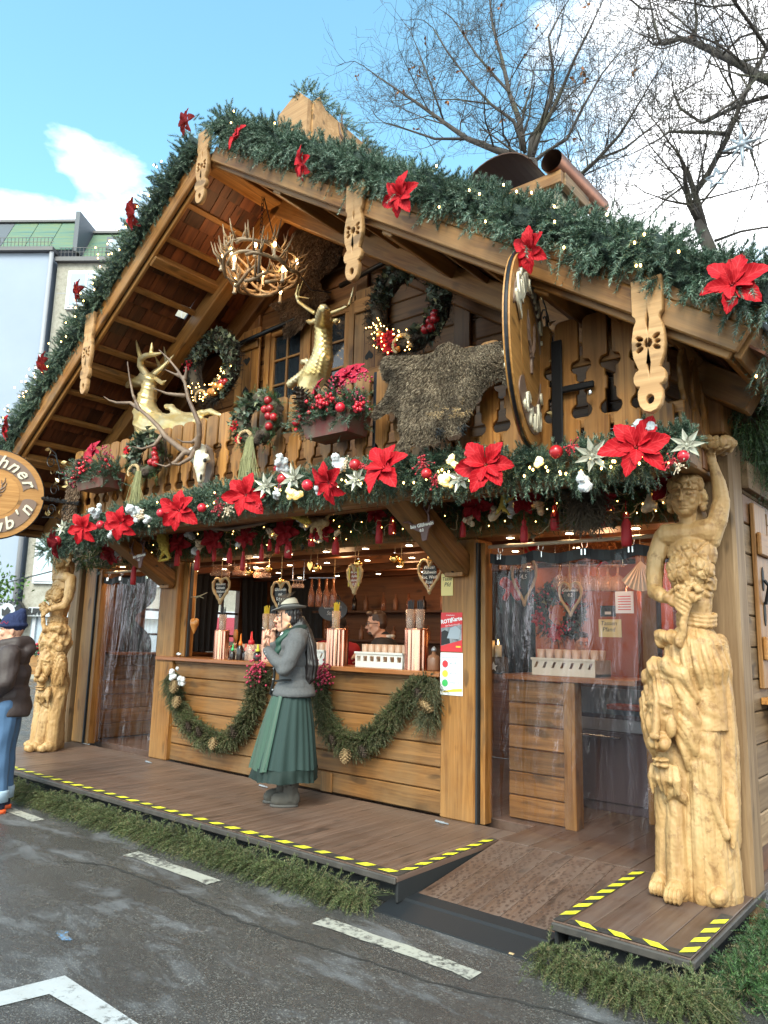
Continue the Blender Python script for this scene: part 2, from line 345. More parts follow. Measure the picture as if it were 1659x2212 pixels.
def board(name,parent,x0,x1,y0,y1,z0,z1,mat,axis=0,bev=.004):
    c=[(x0+x1)/2,(y0+y1)/2,(z0+z1)/2]; d=[x1-x0,y1-y0,z1-z0]; a=list(c); e=list(c); a[axis]-=d[axis]/2; e[axis]+=d[axis]/2
    if axis==0: return beam(name,parent,a,e,d[1],d[2],mat,(0,0,1),bev)
    if axis==1: return beam(name,parent,a,e,d[0],d[2],mat,(0,0,1),bev)
    return beam(name,parent,a,e,d[0],d[1],mat,(0,1,0),bev)
def cutout(name,outline,holes,depth,mat,bevel=0,parent=None,Mx=None):
    "flat board sawn to an outline with holes, real thickness"
    cu=bpy.data.curves.new(name,'CURVE'); cu.dimensions='2D'; cu.fill_mode='BOTH'; cu.extrude=max(depth/2-bevel,.0005); cu.bevel_depth=bevel; cu.bevel_resolution=0; cu.offset=-bevel
    for pts in [outline]+list(holes):
        sp=cu.splines.new('POLY'); sp.points.add(len(pts)-1); sp.use_cyclic_u=True
        for p,q in zip(sp.points,pts): p.co=(q[0],q[1],0,1)
    return c2m(cu,name,mat,parent,Mx)
def c2m(cu,name,mat,parent,Mx):
    t=bpy.data.objects.new('t',cu); COL.objects.link(t); dg=bpy.context.evaluated_depsgraph_get(); dg.update(); me=bpy.data.meshes.new_from_object(t.evaluated_get(dg)); bpy.data.objects.remove(t); bpy.data.curves.remove(cu)
    me.materials.clear(); me.materials.append(M[mat]); me.name=name
    return me if parent is False else link(name,me,parent,Mx)
def text(s,size,mat,parent,Mx,depth=.002,name='lettering',align='CENTER',shear=0,bold=0,space=1,xs=1):
    cu=bpy.data.curves.new(name,'FONT'); cu.body=s; cu.size=size; cu.extrude=depth; cu.align_x=align; cu.align_y='CENTER'; cu.shear=shear; cu.offset=bold; cu.space_line=space; cu.resolution_u=2
    return c2m(cu,name,mat,parent,Mx@Matrix.Diagonal((xs,1,1,1)))
def ellip(cx,cy,a,b,n=16,rot=0): return [(cx+a*math.cos(t)*math.cos(rot)-b*math.sin(t)*math.sin(rot),cy+a*math.cos(t)*math.sin(rot)+b*math.sin(t)*math.cos(rot)) for t in [2*math.pi*k/n for k in range(n)]]
def heart(cx,cy,s,n=24): return [(cx+s*.0625*16*math.sin(t)**3,cy+s*.0625*(13*math.cos(t)-5*math.cos(2*t)-2*math.cos(3*t)-math.cos(4*t))) for t in [2*math.pi*k/n for k in range(n)]]
def dup(root,loc=None,Mx=None,label=None,parent=None):
    "copy of a thing with its parts and sub-parts"
    r=root.copy(); COL.objects.link(r)
    r.matrix_basis=Mx if Mx is not None else (Matrix.Translation(Vector(loc)) if loc is not None else root.matrix_basis)
    WM[r.name]=r.matrix_basis.copy()
    if label: r['label']=label
    def rec(o,n):
        for c in KIDS.get(o.name,[]):
            d=c.copy(); COL.objects.link(d); d.parent=n; WM[d.name]=WM[c.name]; KIDS.setdefault(n.name,[]).append(d); rec(c,d)
    rec(root,r); return r
KIDS={}
_link=link
def link(name,me,parent=None,Mx=None):
    o=_link(name,me,parent,Mx)
    if parent: KIDS.setdefault(parent.name,[]).append(o)
    return o
def evalmods(V,F,mods,name='t'):
    me=me_np(name,V,F); o=bpy.data.objects.new('t',me); COL.objects.link(o)
    for t,k in mods:
        m=o.modifiers.new('m',t)
        for a,b in k.items(): setattr(m,a,b)
    dg=bpy.context.evaluated_depsgraph_get(); dg.update(); r=bpy.data.meshes.new_from_object(o.evaluated_get(dg)); bpy.data.objects.remove(o); bpy.data.meshes.remove(me); return r
def blob(mb,vox,smooth=3,fac=.5,disp=None,mat=None,name='body',dec=None):
    "one continuous skin over overlapping volumes"
    mods=[('REMESH',dict(mode='VOXEL',voxel_size=vox))]
    if smooth: mods.append(('SMOOTH',dict(factor=fac,iterations=smooth)))
    me=evalmods(mb.v,mb.f,mods,name)
    if disp:
        n=len(me.vertices); co=np.zeros(n*3,np.float32); me.vertices.foreach_get('co',co); no=np.zeros(n*3,np.float32); me.vertices.foreach_get('normal',no)
        co=co.reshape(-1,3).astype(float); no=no.reshape(-1,3).astype(float); me.vertices.foreach_set('co',disp(co,no).astype(np.float32).ravel()); me.update()
    if dec:
        V=np.zeros(len(me.vertices)*3,np.float32); me.vertices.foreach_get('co',V); F=[tuple(p.vertices) for p in me.polygons]
        me2=evalmods(V.reshape(-1,3),F,[('DECIMATE',dict(ratio=dec))],name); bpy.data.meshes.remove(me); me=me2
    me.materials.clear(); 
    if mat: me.materials.append(M[mat])
    me.polygons.foreach_set('use_smooth',[True]*len(me.polygons)); me.name=name; return me
def vnoise(co,s,seed=0):
    "cheap smooth pseudo noise"
    r=np.random.default_rng(seed); o=np.zeros(len(co))
    w_=sum(np.sin(co@(lambda q:q/np.linalg.norm(q))(r.normal(size=3))*s*.6+r.uniform(0,6.28)) for _ in range(3))*.9
    for k in range(12):
        d=r.normal(size=3); d/=np.linalg.norm(d); o+=np.sin(co@d*s*(.7+.12*k)+w_*(.6+.1*k)+r.uniform(0,6.28))
    return o/4.2
# ------------------------------------------------------------------ foliage
def unit(a): return a/np.maximum(np.linalg.norm(a,axis=1,keepdims=True),1e-9)
def resample(path,n):
    P=np.array([tuple(p) for p in path],float); d=np.r_[0,np.cumsum(np.linalg.norm(np.diff(P,axis=0),axis=1))]; t=np.sort(RNG.uniform(0,d[-1],n))
    Q=np.stack([np.interp(t,d,P[:,i]) for i in range(3)],1); e=np.clip(t+.02,0,d[-1]); g=np.clip(t-.02,0,d[-1])
    T=np.stack([np.interp(e,d,P[:,i])-np.interp(g,d,P[:,i]) for i in range(3)],1); return Q,unit(T),d[-1],t
def sprigs(P,D,Ln,nn=34,nl=.03,w=.0045,droop=.0,stem=.003,splay=.75):
    "n shoots at P along D, each with nn needle blades: returns V,F"
    n=len(P); D=unit(D); Ln=np.broadcast_to(Ln,(n,)); a=unit(np.cross(D,RNG.normal(size=(n,3)))); b=np.cross(D,a)
    k=np.arange(nn); fr=(k+.5)/nn; ang=k*2.399+0
    Pk=P[:,None]+D[:,None]*(fr[None,:,None]*Ln[:,None,None]); Pk[...,2]-=droop*(fr[None]**2)*Ln[:,None]
    rad=a[:,None]*np.cos(ang)[None,:,None]+b[:,None]*np.sin(ang)[None,:,None]
    nd=unit((rad*splay+D[:,None]*(.55+.5*fr)[None,:,None]+RNG.normal(size=rad.shape)*.12).reshape(-1,3)).reshape(rad.shape)
    L=nl*(1-.45*fr**3)[None,:,None]*RNG.uniform(.8,1.2,(n,nn,1)); tip=Pk+nd*L
    sd=unit(np.cross(nd.reshape(-1,3),RNG.normal(size=(n*nn,3)))).reshape(rad.shape)*w
    mid=Pk+nd*L*.5
    V=np.stack([Pk+sd*.62,tip,Pk-sd*.62],2).reshape(-1,3)
    i=np.arange(n*nn)*3; F=np.stack([i,i+1,i+2],1)
    m=len(V); e=P+D*Ln[:,None]; e[:,2]-=droop*Ln; V2=np.stack([P+a*stem,P-a*stem,e],1).reshape(-1,3); j=m+np.arange(n)*3; F2=np.stack([j,j+1,j+2],1)
    return np.vstack([V,V2]),np.vstack([F,F2])
def garland_geo(path,rad,per_m,Ln=.13,nn=30,nl=.03,w=.0045,droop=.15,along=.5,flat=None,bias=(0,0,0),jit=.35):
    Ltot=sum((Vector(a)-Vector(b)).length for a,b in zip(path,path[1:])); n=int(per_m*Ltot); Q,T,_,t=resample(path,n)
    rv=RNG.normal(size=(n,3)); rv-=T*(rv*T).sum(1,keepdims=True); rv=unit(rv)
    if flat is not None: fl=np.array(flat,float); rv=unit(rv-fl*(rv@fl)[:,None]*.55)
    lump=1+.25*np.sin(t*9+np.sin(t*3.7)*2)
    P=Q+rv*(rad*lump*RNG.uniform(.15,.75,n))[:,None]
    D=rv+T*(RNG.normal(size=(n,1))*.25+along)+RNG.normal(size=(n,3))*jit+np.array(bias)
    return sprigs(P,D,Ln*RNG.uniform(.65,1.25,n),nn,nl,w,droop)
def geo(name,VF,mat,parent=None,kind=None,Mx=None,smooth=False):
    o=link(name,me_np(name,VF[0],VF[1],mat,smooth),parent,Mx)
    if kind: o['kind']=kind
    return o
def cat(*g):
    V=[];F=[];n=0
    for a,b in g: V.append(a); F.append(b+n); n+=len(a)
    return np.vstack(V),np.vstack(F)
def blobs(P,r,mat,name,parent,nu=8,nv=5,kind=None):
    b=MB(); r=r if hasattr(r,'__len__') else [r]*len(P)
    for p,q in zip(P,r): b.ell(p,q,None,nu,nv)
    o=b.obj(name,mat,parent,True)
    if kind: o['kind']=kind
    return o
def leaves(P,D,size,shape='ivy'):
    "flat lobed leaves folded on the midrib"
    n=len(P); D=unit(D); size=np.broadcast_to(size,(n,)); a=unit(np.cross(D,RNG.normal(size=(n,3)))); c=np.cross(D,a)
    if shape=='ivy': pts=np.array([(0,0),(.18,.42),(.5,.38),(.42,.62),(.22,.70),(0,1.05),(-.22,.70),(-.42,.62),(-.5,.38),(-.18,.42)])
    else: pts=np.array([(0,0),(.22,.3),(.26,.55),(.12,.82),(0,1),(-.12,.82),(-.26,.55),(-.22,.3),(0,.1),(0,.05)])
    V=P[:,None]+(D[:,None]*pts[None,:,1:2]+a[:,None]*pts[None,:,0:1]+c[:,None]*(np.abs(pts[None,:,0:1])*.35-.15*pts[None,:,1:2]**2))*size[:,None,None]
    V=V.reshape(-1,3); m=len(pts); i=np.arange(n)*m; F=np.stack([np.stack([i,i+1,i+2,i+3],1),np.stack([i,i+3,i+4,i+5],1),np.stack([i,i+5,i+6,i+7],1),np.stack([i,i+7,i+8,i+9],1)],1).reshape(-1,4)
    return V,F
# poinsettia with separate petals ---------------------------------------------------------
def petal_mesh(L,Wd,mat,seed=0,curl=.25):
    r=random.Random(seed); V=[];F=[]; n=11
    prof=[.10,.40,.52,.80,.86,1.03,.86,.88,.58,.46,.03]
    for i in range(n):
        t=i/(n-1); w=prof[i]*Wd*.5*(1+r.uniform(-.1,.1)); z=curl*L*(t*.9-t*t*1.2)
        for j,s in enumerate((-1,-.5,0,.5,1)): V.append((t*L,s*w,z+abs(s)*w*.45+.035*L*math.sin(t*8+s*3+seed)*abs(s)+.02*L*math.sin(t*21+seed)*(abs(s)==.5)))
    F=[(i*5+j,(i+1)*5+j,(i+1)*5+j+1,i*5+j+1) for i in range(n-1) for j in range(4)]
    return me_np('petal',V,F,mat,True)
PETALS={}
def poinsettia(label,c,n,size,mat='red_petal',group=None,spin=0,up=None,seed=0,droop=.2,parts=11):
    "flower head facing n"
    c,n=Vector(c),Vector(n).normalized(); T=thing('poinsettia',label,'flower',c,group)
    if (mat,) not in PETALS:
        PETALS[(mat,)]=[petal_mesh(1,.60,mat,k,.30+.06*k) for k in range(3)]
        b=MB(); 
        for k in range(7): a=k*2.4; rr=.06*math.sqrt(k); b.ell((rr*math.cos(a),rr*math.sin(a),.06),(.028,.028,.04),None,6,4)
        PETALS[(mat,'c')]=b.me('flower_centre','berry_red',True)
    q=n.to_track_quat('Z','Y').to_matrix().to_4x4(); r=random.Random(seed+17)
    for k in range(parts):
        outer=k<6; m=6 if outer else parts-6; ang=spin+2*math.pi*(k if outer else k+.5)/m+r.uniform(-.18,.18); L=size*.5*(r.uniform(.9,1.12) if outer else r.uniform(.55,.75)); tilt=-(r.uniform(.02,.35) if outer else r.uniform(.25,.6))
        Mx=Matrix.Translation(c)@q@Matrix.Rotation(ang,4,'Z')@Matrix.Translation((.03*size,0,.0 if outer else .03*size))@Matrix.Rotation(tilt,4,'Y')@Matrix.Rotation(r.uniform(-.35,.35),4,'X')@Matrix.Diagonal((L,L*r.uniform(.9,1.15),L,1))
        link('petal',PETALS[(mat,)][k%3],T,Mx)
    link('flower_centre',PETALS[(mat,'c')],T,Matrix.Translation(c)@q@Matrix.Diagonal((size*.5,size*.5,size*.5,1)))
    return T
def cone_mesh(mat='twig_bark'):
    b=MB(); n=64
    b.ell((0,0,.5),(.22,.22,.48),None,10,8)
    for k in range(n):
        t=(k+.5)/n; a=k*2.399; r=.36*math.sin(math.pi*min(1,t*.86+.12))**.8; z=t; d=Vector((math.cos(a),math.sin(a),-.25+.7*t)); s=Vector((-math.sin(a),math.cos(a),0)); p=Vector((math.cos(a)*r*.45,math.sin(a)*r*.45,z)); w=.10
        e=p+d*r*.75
        b.add([p+s*w*.6,p-s*w*.6,e-s*w,e+Vector((0,0,.035))+d*.03,e+s*w],[(0,1,2,3,4)])
    return b.me('pine_cone',mat)
# ------------------------------------------------------------------ ground
ZP=.19
def sheet(name,pts,z,mat,kind='structure'):
    o=link(name,me_np(name,[(x,y,z) for x,y in pts],[tuple(range(len(pts)))],mat)); o['kind']=kind; return o
t=NT('asphalt'); v=t.tc(); vo=t.n('ShaderNodeTexVoronoi'); vo.inputs['Scale'].default_value=150; t.l(v,vo.inputs['Vector'])
fine=t.noise(v,150,3,.7); patch=t.noise(v,1.1,6,.62,.4); wet=t.noise(v,.55,3,.5); dry=t.noise(t.mapped((1.1,2.6,1),shift=False),1.3,7,.68,.3); spk=t.n('ShaderNodeSeparateColor'); t.l(vo.outputs['Color'],spk.inputs[0])
c=t.ramp(fine,[(.3,(.024,.023,.022)),(.62,(.074,.070,.068))])
c=t.mix(t.rng(spk.outputs[0],.86,.93,0,.75),c,(.20,.19,.175))
c=t.mix(t.rng(patch,.46,.62,0,.6),c,(.044,.041,.039))
c=t.mix(t.rng(dry,.53,.66,0,.5),c,(.17,.17,.178))
big=t.noise(v,.8,2); c=t.mix(t.rng(big,.58,.78,0,.28),c,(.085,.055,.042))
rg=t.rng(dry,.48,.62,.20,.75); rg2=t.n('ShaderNodeMath',operation='ADD'); t.l(rg,rg2.inputs[0]); t.l(t.rng(fine,.3,.7,-.06,.14),rg2.inputs[1])
hh=t.n('ShaderNodeMath',operation='MULTIPLY_ADD'); t.l(vo.outputs['Distance'],hh.inputs[0]); hh.inputs[1].default_value=.6; t.l(fine,hh.inputs[2])
t.set(Base_Color=c,Roughness=rg2.outputs[0],Specular_IOR_Level=.5).bump(hh.outputs[0],.55,.006); M['asphalt']=t.m
def worn(name,c,thr=(.36,.5),under=(.05,.048,.045)):
    t=NT(name); v=t.tc(); n=t.noise(v,26,6,.75); n2=t.noise(v,3,3); s=t.n('ShaderNodeMath',operation='ADD'); t.l(n,s.inputs[0]); t.l(t.rng(n2,.3,.7,-.1,.12),s.inputs[1])
    col=t.mix(t.rng(s.outputs[0],thr[0],thr[1],0,1),under,c); col=t.mix(t.rng(t.noise(v,9,4),.4,.7,0,.35),col,(.3,.29,.27)); t.set(Base_Color=col,Roughness=.6).bump(n,.3,.004); M[name]=t.m
worn('lane_paint',(.36,.35,.30),(.40,.52)); worn('lane_paint_new',(.40,.41,.42),(.30,.44)); worn('blue_paint',(.05,.20,.42),(.47,.56))
sheet('ground',[(-160,-120),(160,-120),(160,160),(-160,160)],0,'asphalt')
for x0,x1 in((-4.9,-3.2),(-1.80,-.84),(.12,1.17)):
    pts=[]; k=9
    for i in range(k+1): pts.append((x0+(x1-x0)*i/k,-1.905+rnd.uniform(-.008,.008)-(.02 if i in(0,k) else 0)))
    for i in range(k,-1,-1): pts.append((x0+(x1-x0)*i/k,-1.80+rnd.uniform(-.008,.008)))
    sheet('lane_marking',pts,.004,'lane_paint')
sheet('lane_marking',[tuple(U(u,v,z=0)[:2]) for u,v in((-160,2184),(0,2144),(140,2109),(296,2212),(520,2360),(440,2360),(217,2212),(106,2149),(0,2175),(-160,2216))],.004,'lane_paint_new')
sheet('lane_marking',[(-.82,-2.93),(-.75,-2.90),(-.70,-2.93),(-.62,-2.94),(-.66,-2.98),(-.74,-2.97)],.004,'blue_paint')
pts=[U(*p,z=0) for p in((100,1862),(180,1863),(240,1872),(330,1905),(420,1945),(520,1990),(640,2030),(800,2080),(960,2130),(1150,2172),(1400,2240))]
plain('crack_tar',(.018,.017,.016),.75,noise=(20,(.035,.033,.031)))
b=MB(); V=[]; pts=[pts[i].lerp(pts[i+1],k/6)+Vector((0,rnd.uniform(-.012,.012),0)) for i in range(len(pts)-1) for k in range(6)]
for i,p in enumerate(pts):
    w=.004+rnd.uniform(0,.009); V+=[(p[0],p[1]-w,.003),(p[0]+rnd.uniform(-.02,.02),p[1]+w,.003)]
o=link('pavement_crack',me_np('pavement_crack',V,[(2*i,2*i+2,2*i+3,2*i+1) for i in range(len(pts)-1)],'crack_tar')); o['kind']='structure'
# ------------------------------------------------------------------ platform
deck=thing('wooden_platform','low brown plank platform in front of the wooden stall, edged with hazard tape','platform',(-2,-.7,0))
YF=-1.43; XR=.34; XR2=1.36; XE=2.05; XL=-6.15
x=XL
while x<XR-.01:
    w=min(.118,XR-x); board('deck_plank',deck,x+.0015,x+w-.0015,YF+rnd.uniform(0,.004),.02,ZP-.035,ZP+rnd.uniform(-.001,.001),'deck_wood',1,.002); x+=.118
x=XR2
while x<XE-.01:
    w=min(.178,XE-x); board('deck_plank',deck,x+.0015,x+w-.0015,YF,-.255,ZP-.035,ZP+rnd.uniform(-.001,.001),'ramp_wood',1,.002); x+=.178
x=XR
while x<XE-.01:
    w=min(.245,XE-x); board('deck_plank',deck,x+.002,x+w-.002,-.25,1.6,ZP-.035,ZP+rnd.uniform(-.001,.001),'ramp_wood',1,.002); x+=.245
sl=math.atan2(.145,1.20)
x=XR+.01
while x<XR2-.02:
    w=min(.145,XR2-.01-x); beam('ramp_plank',deck,(x+w/2,-1.235,.038),(x+w/2,-.257,ZP-.019),w-.003,.034,'ramp_wood',(0,0,1),.002); x+=.145
rv=NT('ramp_dots'); rv.set(Base_Color=(.075,.044,.033),Roughness=.5); M['ramp_dots']=rv.m
b=MB()
for i in range(21):
    for j in range(28):
        if rnd.random()<.25: continue
        px=XR+.05+i*.047+rnd.uniform(-.012,.012)+(j%2)*.029; q=(j+.5)/28; py=-1.21+.91*q; pz=.056+(ZP-.002-.056)*((py+1.235)/.978)+.0015
        if px>XR2-.04: continue
        b.add([(px+.012*math.cos(a)*rnd.uniform(.4,1.3),py+.015*math.sin(a)*rnd.uniform(.5,1.2),pz+.015*math.sin(a)*.12) for a in [k*math.pi/3 for k in range(6)]],[(0,1,2,3,4,5)])
o=b.obj('grip_dots','ramp_dots',deck); o['kind']='stuff'
for (p,q) in (((XL,YF-.012,ZP-.024),(XR,YF-.012,ZP-.024)),((XR2,YF-.012,ZP-.024),(XE,YF-.012,ZP-.024)),((XE+.012,YF-.02,ZP-.024),(XE+.012,-.1,ZP-.024)),((XL-.012,YF,ZP-.024),(XL-.012,0,ZP-.024))):
    beam('edge_board',deck,p,q,.022,.040,'deck_edge')
for (a,bb) in (((XR-.012,YF+.01,.10),(XR-.012,-.26,.10)),((XR2+.012,YF+.01,.08),(XR2+.012,-.26,.08))):
    beam('side_board',deck,a,bb,.02,.13,'velvet_black')
board('under_skirt',deck,XL+.05,XR-.03,-1.36,-1.34,.0,ZP-.04,'velvet_black'); board('under_skirt',deck,XR2+.05,XE-.03,-1.36,-1.34,.0,ZP-.04,'velvet_black'); board('under_skirt',deck,XE-.05,XE-.03,-1.36,0,0,ZP-.04,'velvet_black',1)
def tape(p0,p1,w,pitch,skew,z=ZP+.004,frag=0):
    p0,p1=Vector(p0),Vector(p1); d=(p1-p0); L_=d.length; d/=L_; s=Vector((-d[1],d[0])); 
    q=lambda a,c,zz:(p0[0]+d[0]*a+s[0]*c,p0[1]+d[1]*a+s[1]*c,zz)
    link('hazard_tape',me_np('hazard_tape',[q(0,-w/2,z),q(L_,-w/2,z),q(L_,w/2,z),q(0,w/2,z)],[(0,1,2,3)],'black_tape'),deck)
    a=pitch*.3
    while a<L_-pitch*.3:
        k=rnd.uniform(.8,1.1) if frag else 1; e=rnd.uniform(-.012,.012)*frag; h=pitch*.5*k
        c0=-w/2+rnd.uniform(0,.018)*frag; c1=w/2-rnd.uniform(0,.012)*frag
        pts=[q(max(0,a+e-skew/2),c0,z+.003),q(min(L_,a+h-skew/2),c0,z+.003),q(min(L_,a+h*.9+skew/2+e),c1,z+.003),q(max(0,a+skew/2),c1,z+.003)]
        link('tape_stripe',me_np('tape_stripe',pts,[(0,1,2,3)],'yellow_tape'),deck); a+=pitch
tape((XL,YF+.042),(XR,YF+.042),.078,.185,.045,frag=1)
tape((XR-.03,YF+.08),(XR-.03,-.26),.055,.15,-.055)
tape((XR2+.03,-.27),(XR2+.03,YF+.0),.058,.155,-.06)
tape((XR2+.07,YF+.035),(XE-.06,YF+.035),.058,.175,-.06)
tape((XE-.03,YF+.0),(XE-.03,-.72),.058,.16,-.06)
mat_=thing('rubber_ramp','black rubber threshold ramp lying on the asphalt at the foot of the wooden ramp','ramp',(.78,-1.33,0))
Vw=[(.25,-1.14,.0),(1.30,-1.14,0),(1.30,-1.55,0),(.25,-1.55,0),(.25,-1.20,.052),(1.30,-1.20,.052),(1.30,-1.36,.045),(.25,-1.36,.045),(.25,-1.38,.034),(1.30,-1.38,.034),(1.30,-1.55,.008),(.25,-1.55,.008),(.25,-1.14,.05),(1.30,-1.14,.05)]
Vw=[(x,y+.02,z+(.006 if z>.03 else 0)) for x,y,z in Vw]
link('rubber_wedge',me_np('rubber_wedge',Vw,[(4,7,6,5),(7,8,9,6),(8,11,10,9),(12,4,5,13),(0,12,13,1),(3,2,10,11),(0,3,11,8,7,4,12),(1,13,5,6,9,10,2)],'black_rubber'),mat_)
# ------------------------------------------------------------------ stall: lower storey
stall=thing('market_stall','two storey wooden chalet market stall with balcony, gable roof and counter','market stall',(-2.1,1,ZP))
X1L,X1R,X2L,X2R=-.355,-.02,-4.43,-4.095
fw='facade_wood'
board('post',stall,X1L,X1R,0,.28,ZP,2.44,'honey_wood',2,.012); board('post',stall,X2L,X2R,0,.28,ZP,2.44,'honey_wood',2,.012)
board('post',stall,-6.20,-5.93,.02,.25,ZP,2.44,'honey_wood',2,.01); board('post',stall,-6.46,-6.22,-.05,.2,ZP-.15,2.7,'grey_wood',2,.02)
board('corner_post',stall,1.80,2.06,-.30,-.06,.0,2.92,'grey_wood',2,.02); board('corner_post',stall,1.76,2.03,-.32,-.07,2.94,3.22,'honey_wood',2,.012)
board('door_seal',stall,-.016,.002,.0,.05,ZP,2.40,'black_rubber',2,.003); board('door_seal',stall,-5.925,-5.905,.015,.06,ZP,2.42,'black_rubber',2,.003); board('door_seal',stall,X2R+.10,X2R+.12,.10,.14,1.34,2.42,'black_rubber',2,.003)
board('door_strip',stall,.006,.05,.04,.14,ZP,2.40,'honey_wood',2,.004); board('door_strip',stall,-5.90,-5.82,.04,.14,ZP,2.40,'honey_wood',2,.004); board('window_strip',stall,X2R+.003,X2R+.10,.08,.2,1.34,2.42,'honey_wood',2,.004)
board('door_strip',stall,1.62,1.78,.02,.2,ZP,2.42,'honey_wood',2,.006)
# lintel
board('lintel',stall,-6.4,1.98,.0,.30,2.445,2.60,'honey_wood',0,.01); board('lintel',stall,-6.4,1.98,-.02,.28,2.604,2.79,'facade_wood',0,.01)
zz=[.195+.183*i for i in range(7)]
for i in range(6):
    z0,z1=zz[i],zz[i+1]
    cut=-3.2+rnd.uniform(-.6,2)
    o=board('wall_plank',stall,X2R+.002,X1L-.002,.05,.10,z0+.004,z1-.004,fw,0,.009)
board('counter_top',stall,X2L+.04,X1L-.003,-.03,.42,1.293,1.336,'counter_wood',0,.006); board('counter_rail',stall,X2R,X1L-.003,.035,.06,1.262,1.291,'facade_wood',0)
board('wall_batten',stall,-1.72,-1.58,.036,.049,.2,.37,'facade_wood',2)
# inside
board('back_wall',stall,-6.2,2.0,3.1,3.2,ZP,2.6,'interior_wood',0); board('inner_floor',stall,-6.22,.33,.3,3.1,.06,ZP-.004,'deck_wood',1)
board('side_wall',stall,-6.25,-6.15,.25,.95,ZP,2.6,'interior_wood',1); board('side_wall',stall,-6.25,-6.15,1.5,2.05,ZP,2.6,'interior_wood',1); board('side_wall',stall,-6.25,-6.15,2.65,3.1,ZP,2.6,'interior_wood',1)
for y0,y1 in((.95,1.5),(2.05,2.65)):
    board('side_wall',stall,-6.25,-6.15,y0,y1,ZP,1.25,'interior_wood',1); board('side_wall',stall,-6.25,-6.15,y0,y1,2.3,2.6,'interior_wood',1)
    w=board('window_frame',stall,-6.23,-6.17,y0-.02,y1+.02,1.21,1.26,'interior_wood',1)
    board('mullion',w,-6.22,-6.18,(y0+y1)/2-.018,(y0+y1)/2+.018,1.25,2.3,'dark_wood',2)
    for zq in(1.58,1.93): board('mullion',w,-6.22,-6.18,y0,y1,zq-.016,zq+.016,'dark_wood',1)
    link('pane',me_np('pane',[(-6.2,y0,1.25),(-6.2,y1,1.25),(-6.2,y1,2.3),(-6.2,y0,2.3)],[(0,1,2,3)],'pane_clear'),w)
board('ceiling',stall,-6.2,1.98,.3,3.15,2.62,2.66,'interior_wood',0)
for yy in(.7,1.4,2.1,2.8): board('ceiling_beam',stall,-6.1,1.95,yy,yy+.12,2.46,2.61,'interior_wood',0)
# inner wall planks at the left doorway side, seen through its curtain
for i in range(6): board('wall_plank',stall,-6.148,-6.11,.26,3.05,.2+.19*i,.385+.19*i,'facade_wood',1,.008)
board('shelf',stall,-6.11,-5.85,.3,3.0,1.30,1.335,'counter_wood',1)
# partition left of the counter and right of it, the passage side
board('partition',stall,-4.30,-4.24,.3,1.0,ZP,1.29,'interior_wood',1)
# right doorway: side counter seen through the curtain
for i in range(6): board('wall_plank',stall,.055,.56,.40,.44,.195+.183*i,.195+.183*(i+1)-.006,fw,0,.009)
board('post',stall,.562,.66,.37,.50,ZP,1.29,'honey_wood',2); board('counter_top',stall,.02,1.15,.36,.85,1.293,1.336,'counter_wood',0)
board('post',stall,.98,1.10,1.0,1.12,ZP,2.45,'honey_wood',2); board('post',stall,.60,.72,1.9,2.02,ZP,2.45,'interior_wood',2)
board('back_panel',stall,-.85,.95,2.6,2.65,ZP,2.45,'orange_panel',2); board('red_door',stall,1.12,1.42,1.06,1.10,ZP+.08,1.05,'red_wood_inside',2); board('red_top',stall,.66,1.50,.98,1.3,1.06,1.10,'red_wood_inside',0)  # added panel, the orange glow of this bay is put into its colour
board('red_post',stall,1.30,1.44,.80,.9,ZP,2.45,'red_wood_inside',2); board('low_wall',stall,.66,.97,1.3,1.36,1.10,1.30,'red_wood_inside',0)
board('side_wall',stall,1.90,1.98,.2,3.1,ZP,2.6,'interior_wood',1)
# downlights under lintel and inside
DL=[(-6+.52*i,.12,2.444) for i in range(0,16)]
dlm=MB().lathe([(.045,0),(.045,-.004),(.034,-.008)],14); dlr=dlm.me('downlight','chrome'); dli=MB().lathe([(.030,-.008),(.0301,-.010)],14).me('lamp_disc','downlight')
for (x,y,z) in DL+[(-5.2+.62*i,1.06,2.459) for i in range(11)]+[(-5+.7*i,1.76,2.459) for i in range(9)]+[(-4.6+.75*i,2.46,2.459) for i in range(8)]:
    if any(a<x<b for a,b in((-6.6,-6.1),)): continue
    d=link('downlight',dlr,stall,Matrix.Translation((x,y,z))); link('lamp_disc',dli,d,Matrix.Translation((x,y,z)))
def lamp(name,loc,e,c,rad=.08,spot=False):
    l=bpy.data.lights.new(name,'POINT'); l.energy=e; l.color=c; l.shadow_soft_size=rad; o=bpy.data.objects.new(name,l); COL.objects.link(o); o.location=loc; return o
for x in(-3.6,-2.2,-.9): lamp('counter_lamp',(x,.75,2.38),5,(1,.62,.32),.12)
lamp('door_lamp',(.9,.45,2.35),2.6,(1,.55,.28),.1); lamp('door_lamp',(-5.2,.8,2.35),3.5,(1,.6,.3),.1); lamp('back_lamp',(-2.4,2.3,2.3),3,(1,.5,.24),.1); lamp('heater_lamp',(.75,1.9,2.1),10,(1,.36,.15),.15)
for i,x in enumerate((-5.6,-4.75,-3.7,-2.7,-1.7,-.75,.4,1.3)): 
    l=bpy.data.lights.new('lintel_lamp','SPOT'); l.energy=4 if x<.2 else 1.8; l.color=(1,.68,.38); l.spot_size=R(120); l.spot_blend=.6; l.shadow_soft_size=.04; o=bpy.data.objects.new('lintel_lamp',l); COL.objects.link(o); o.location=(x,.12,2.42)
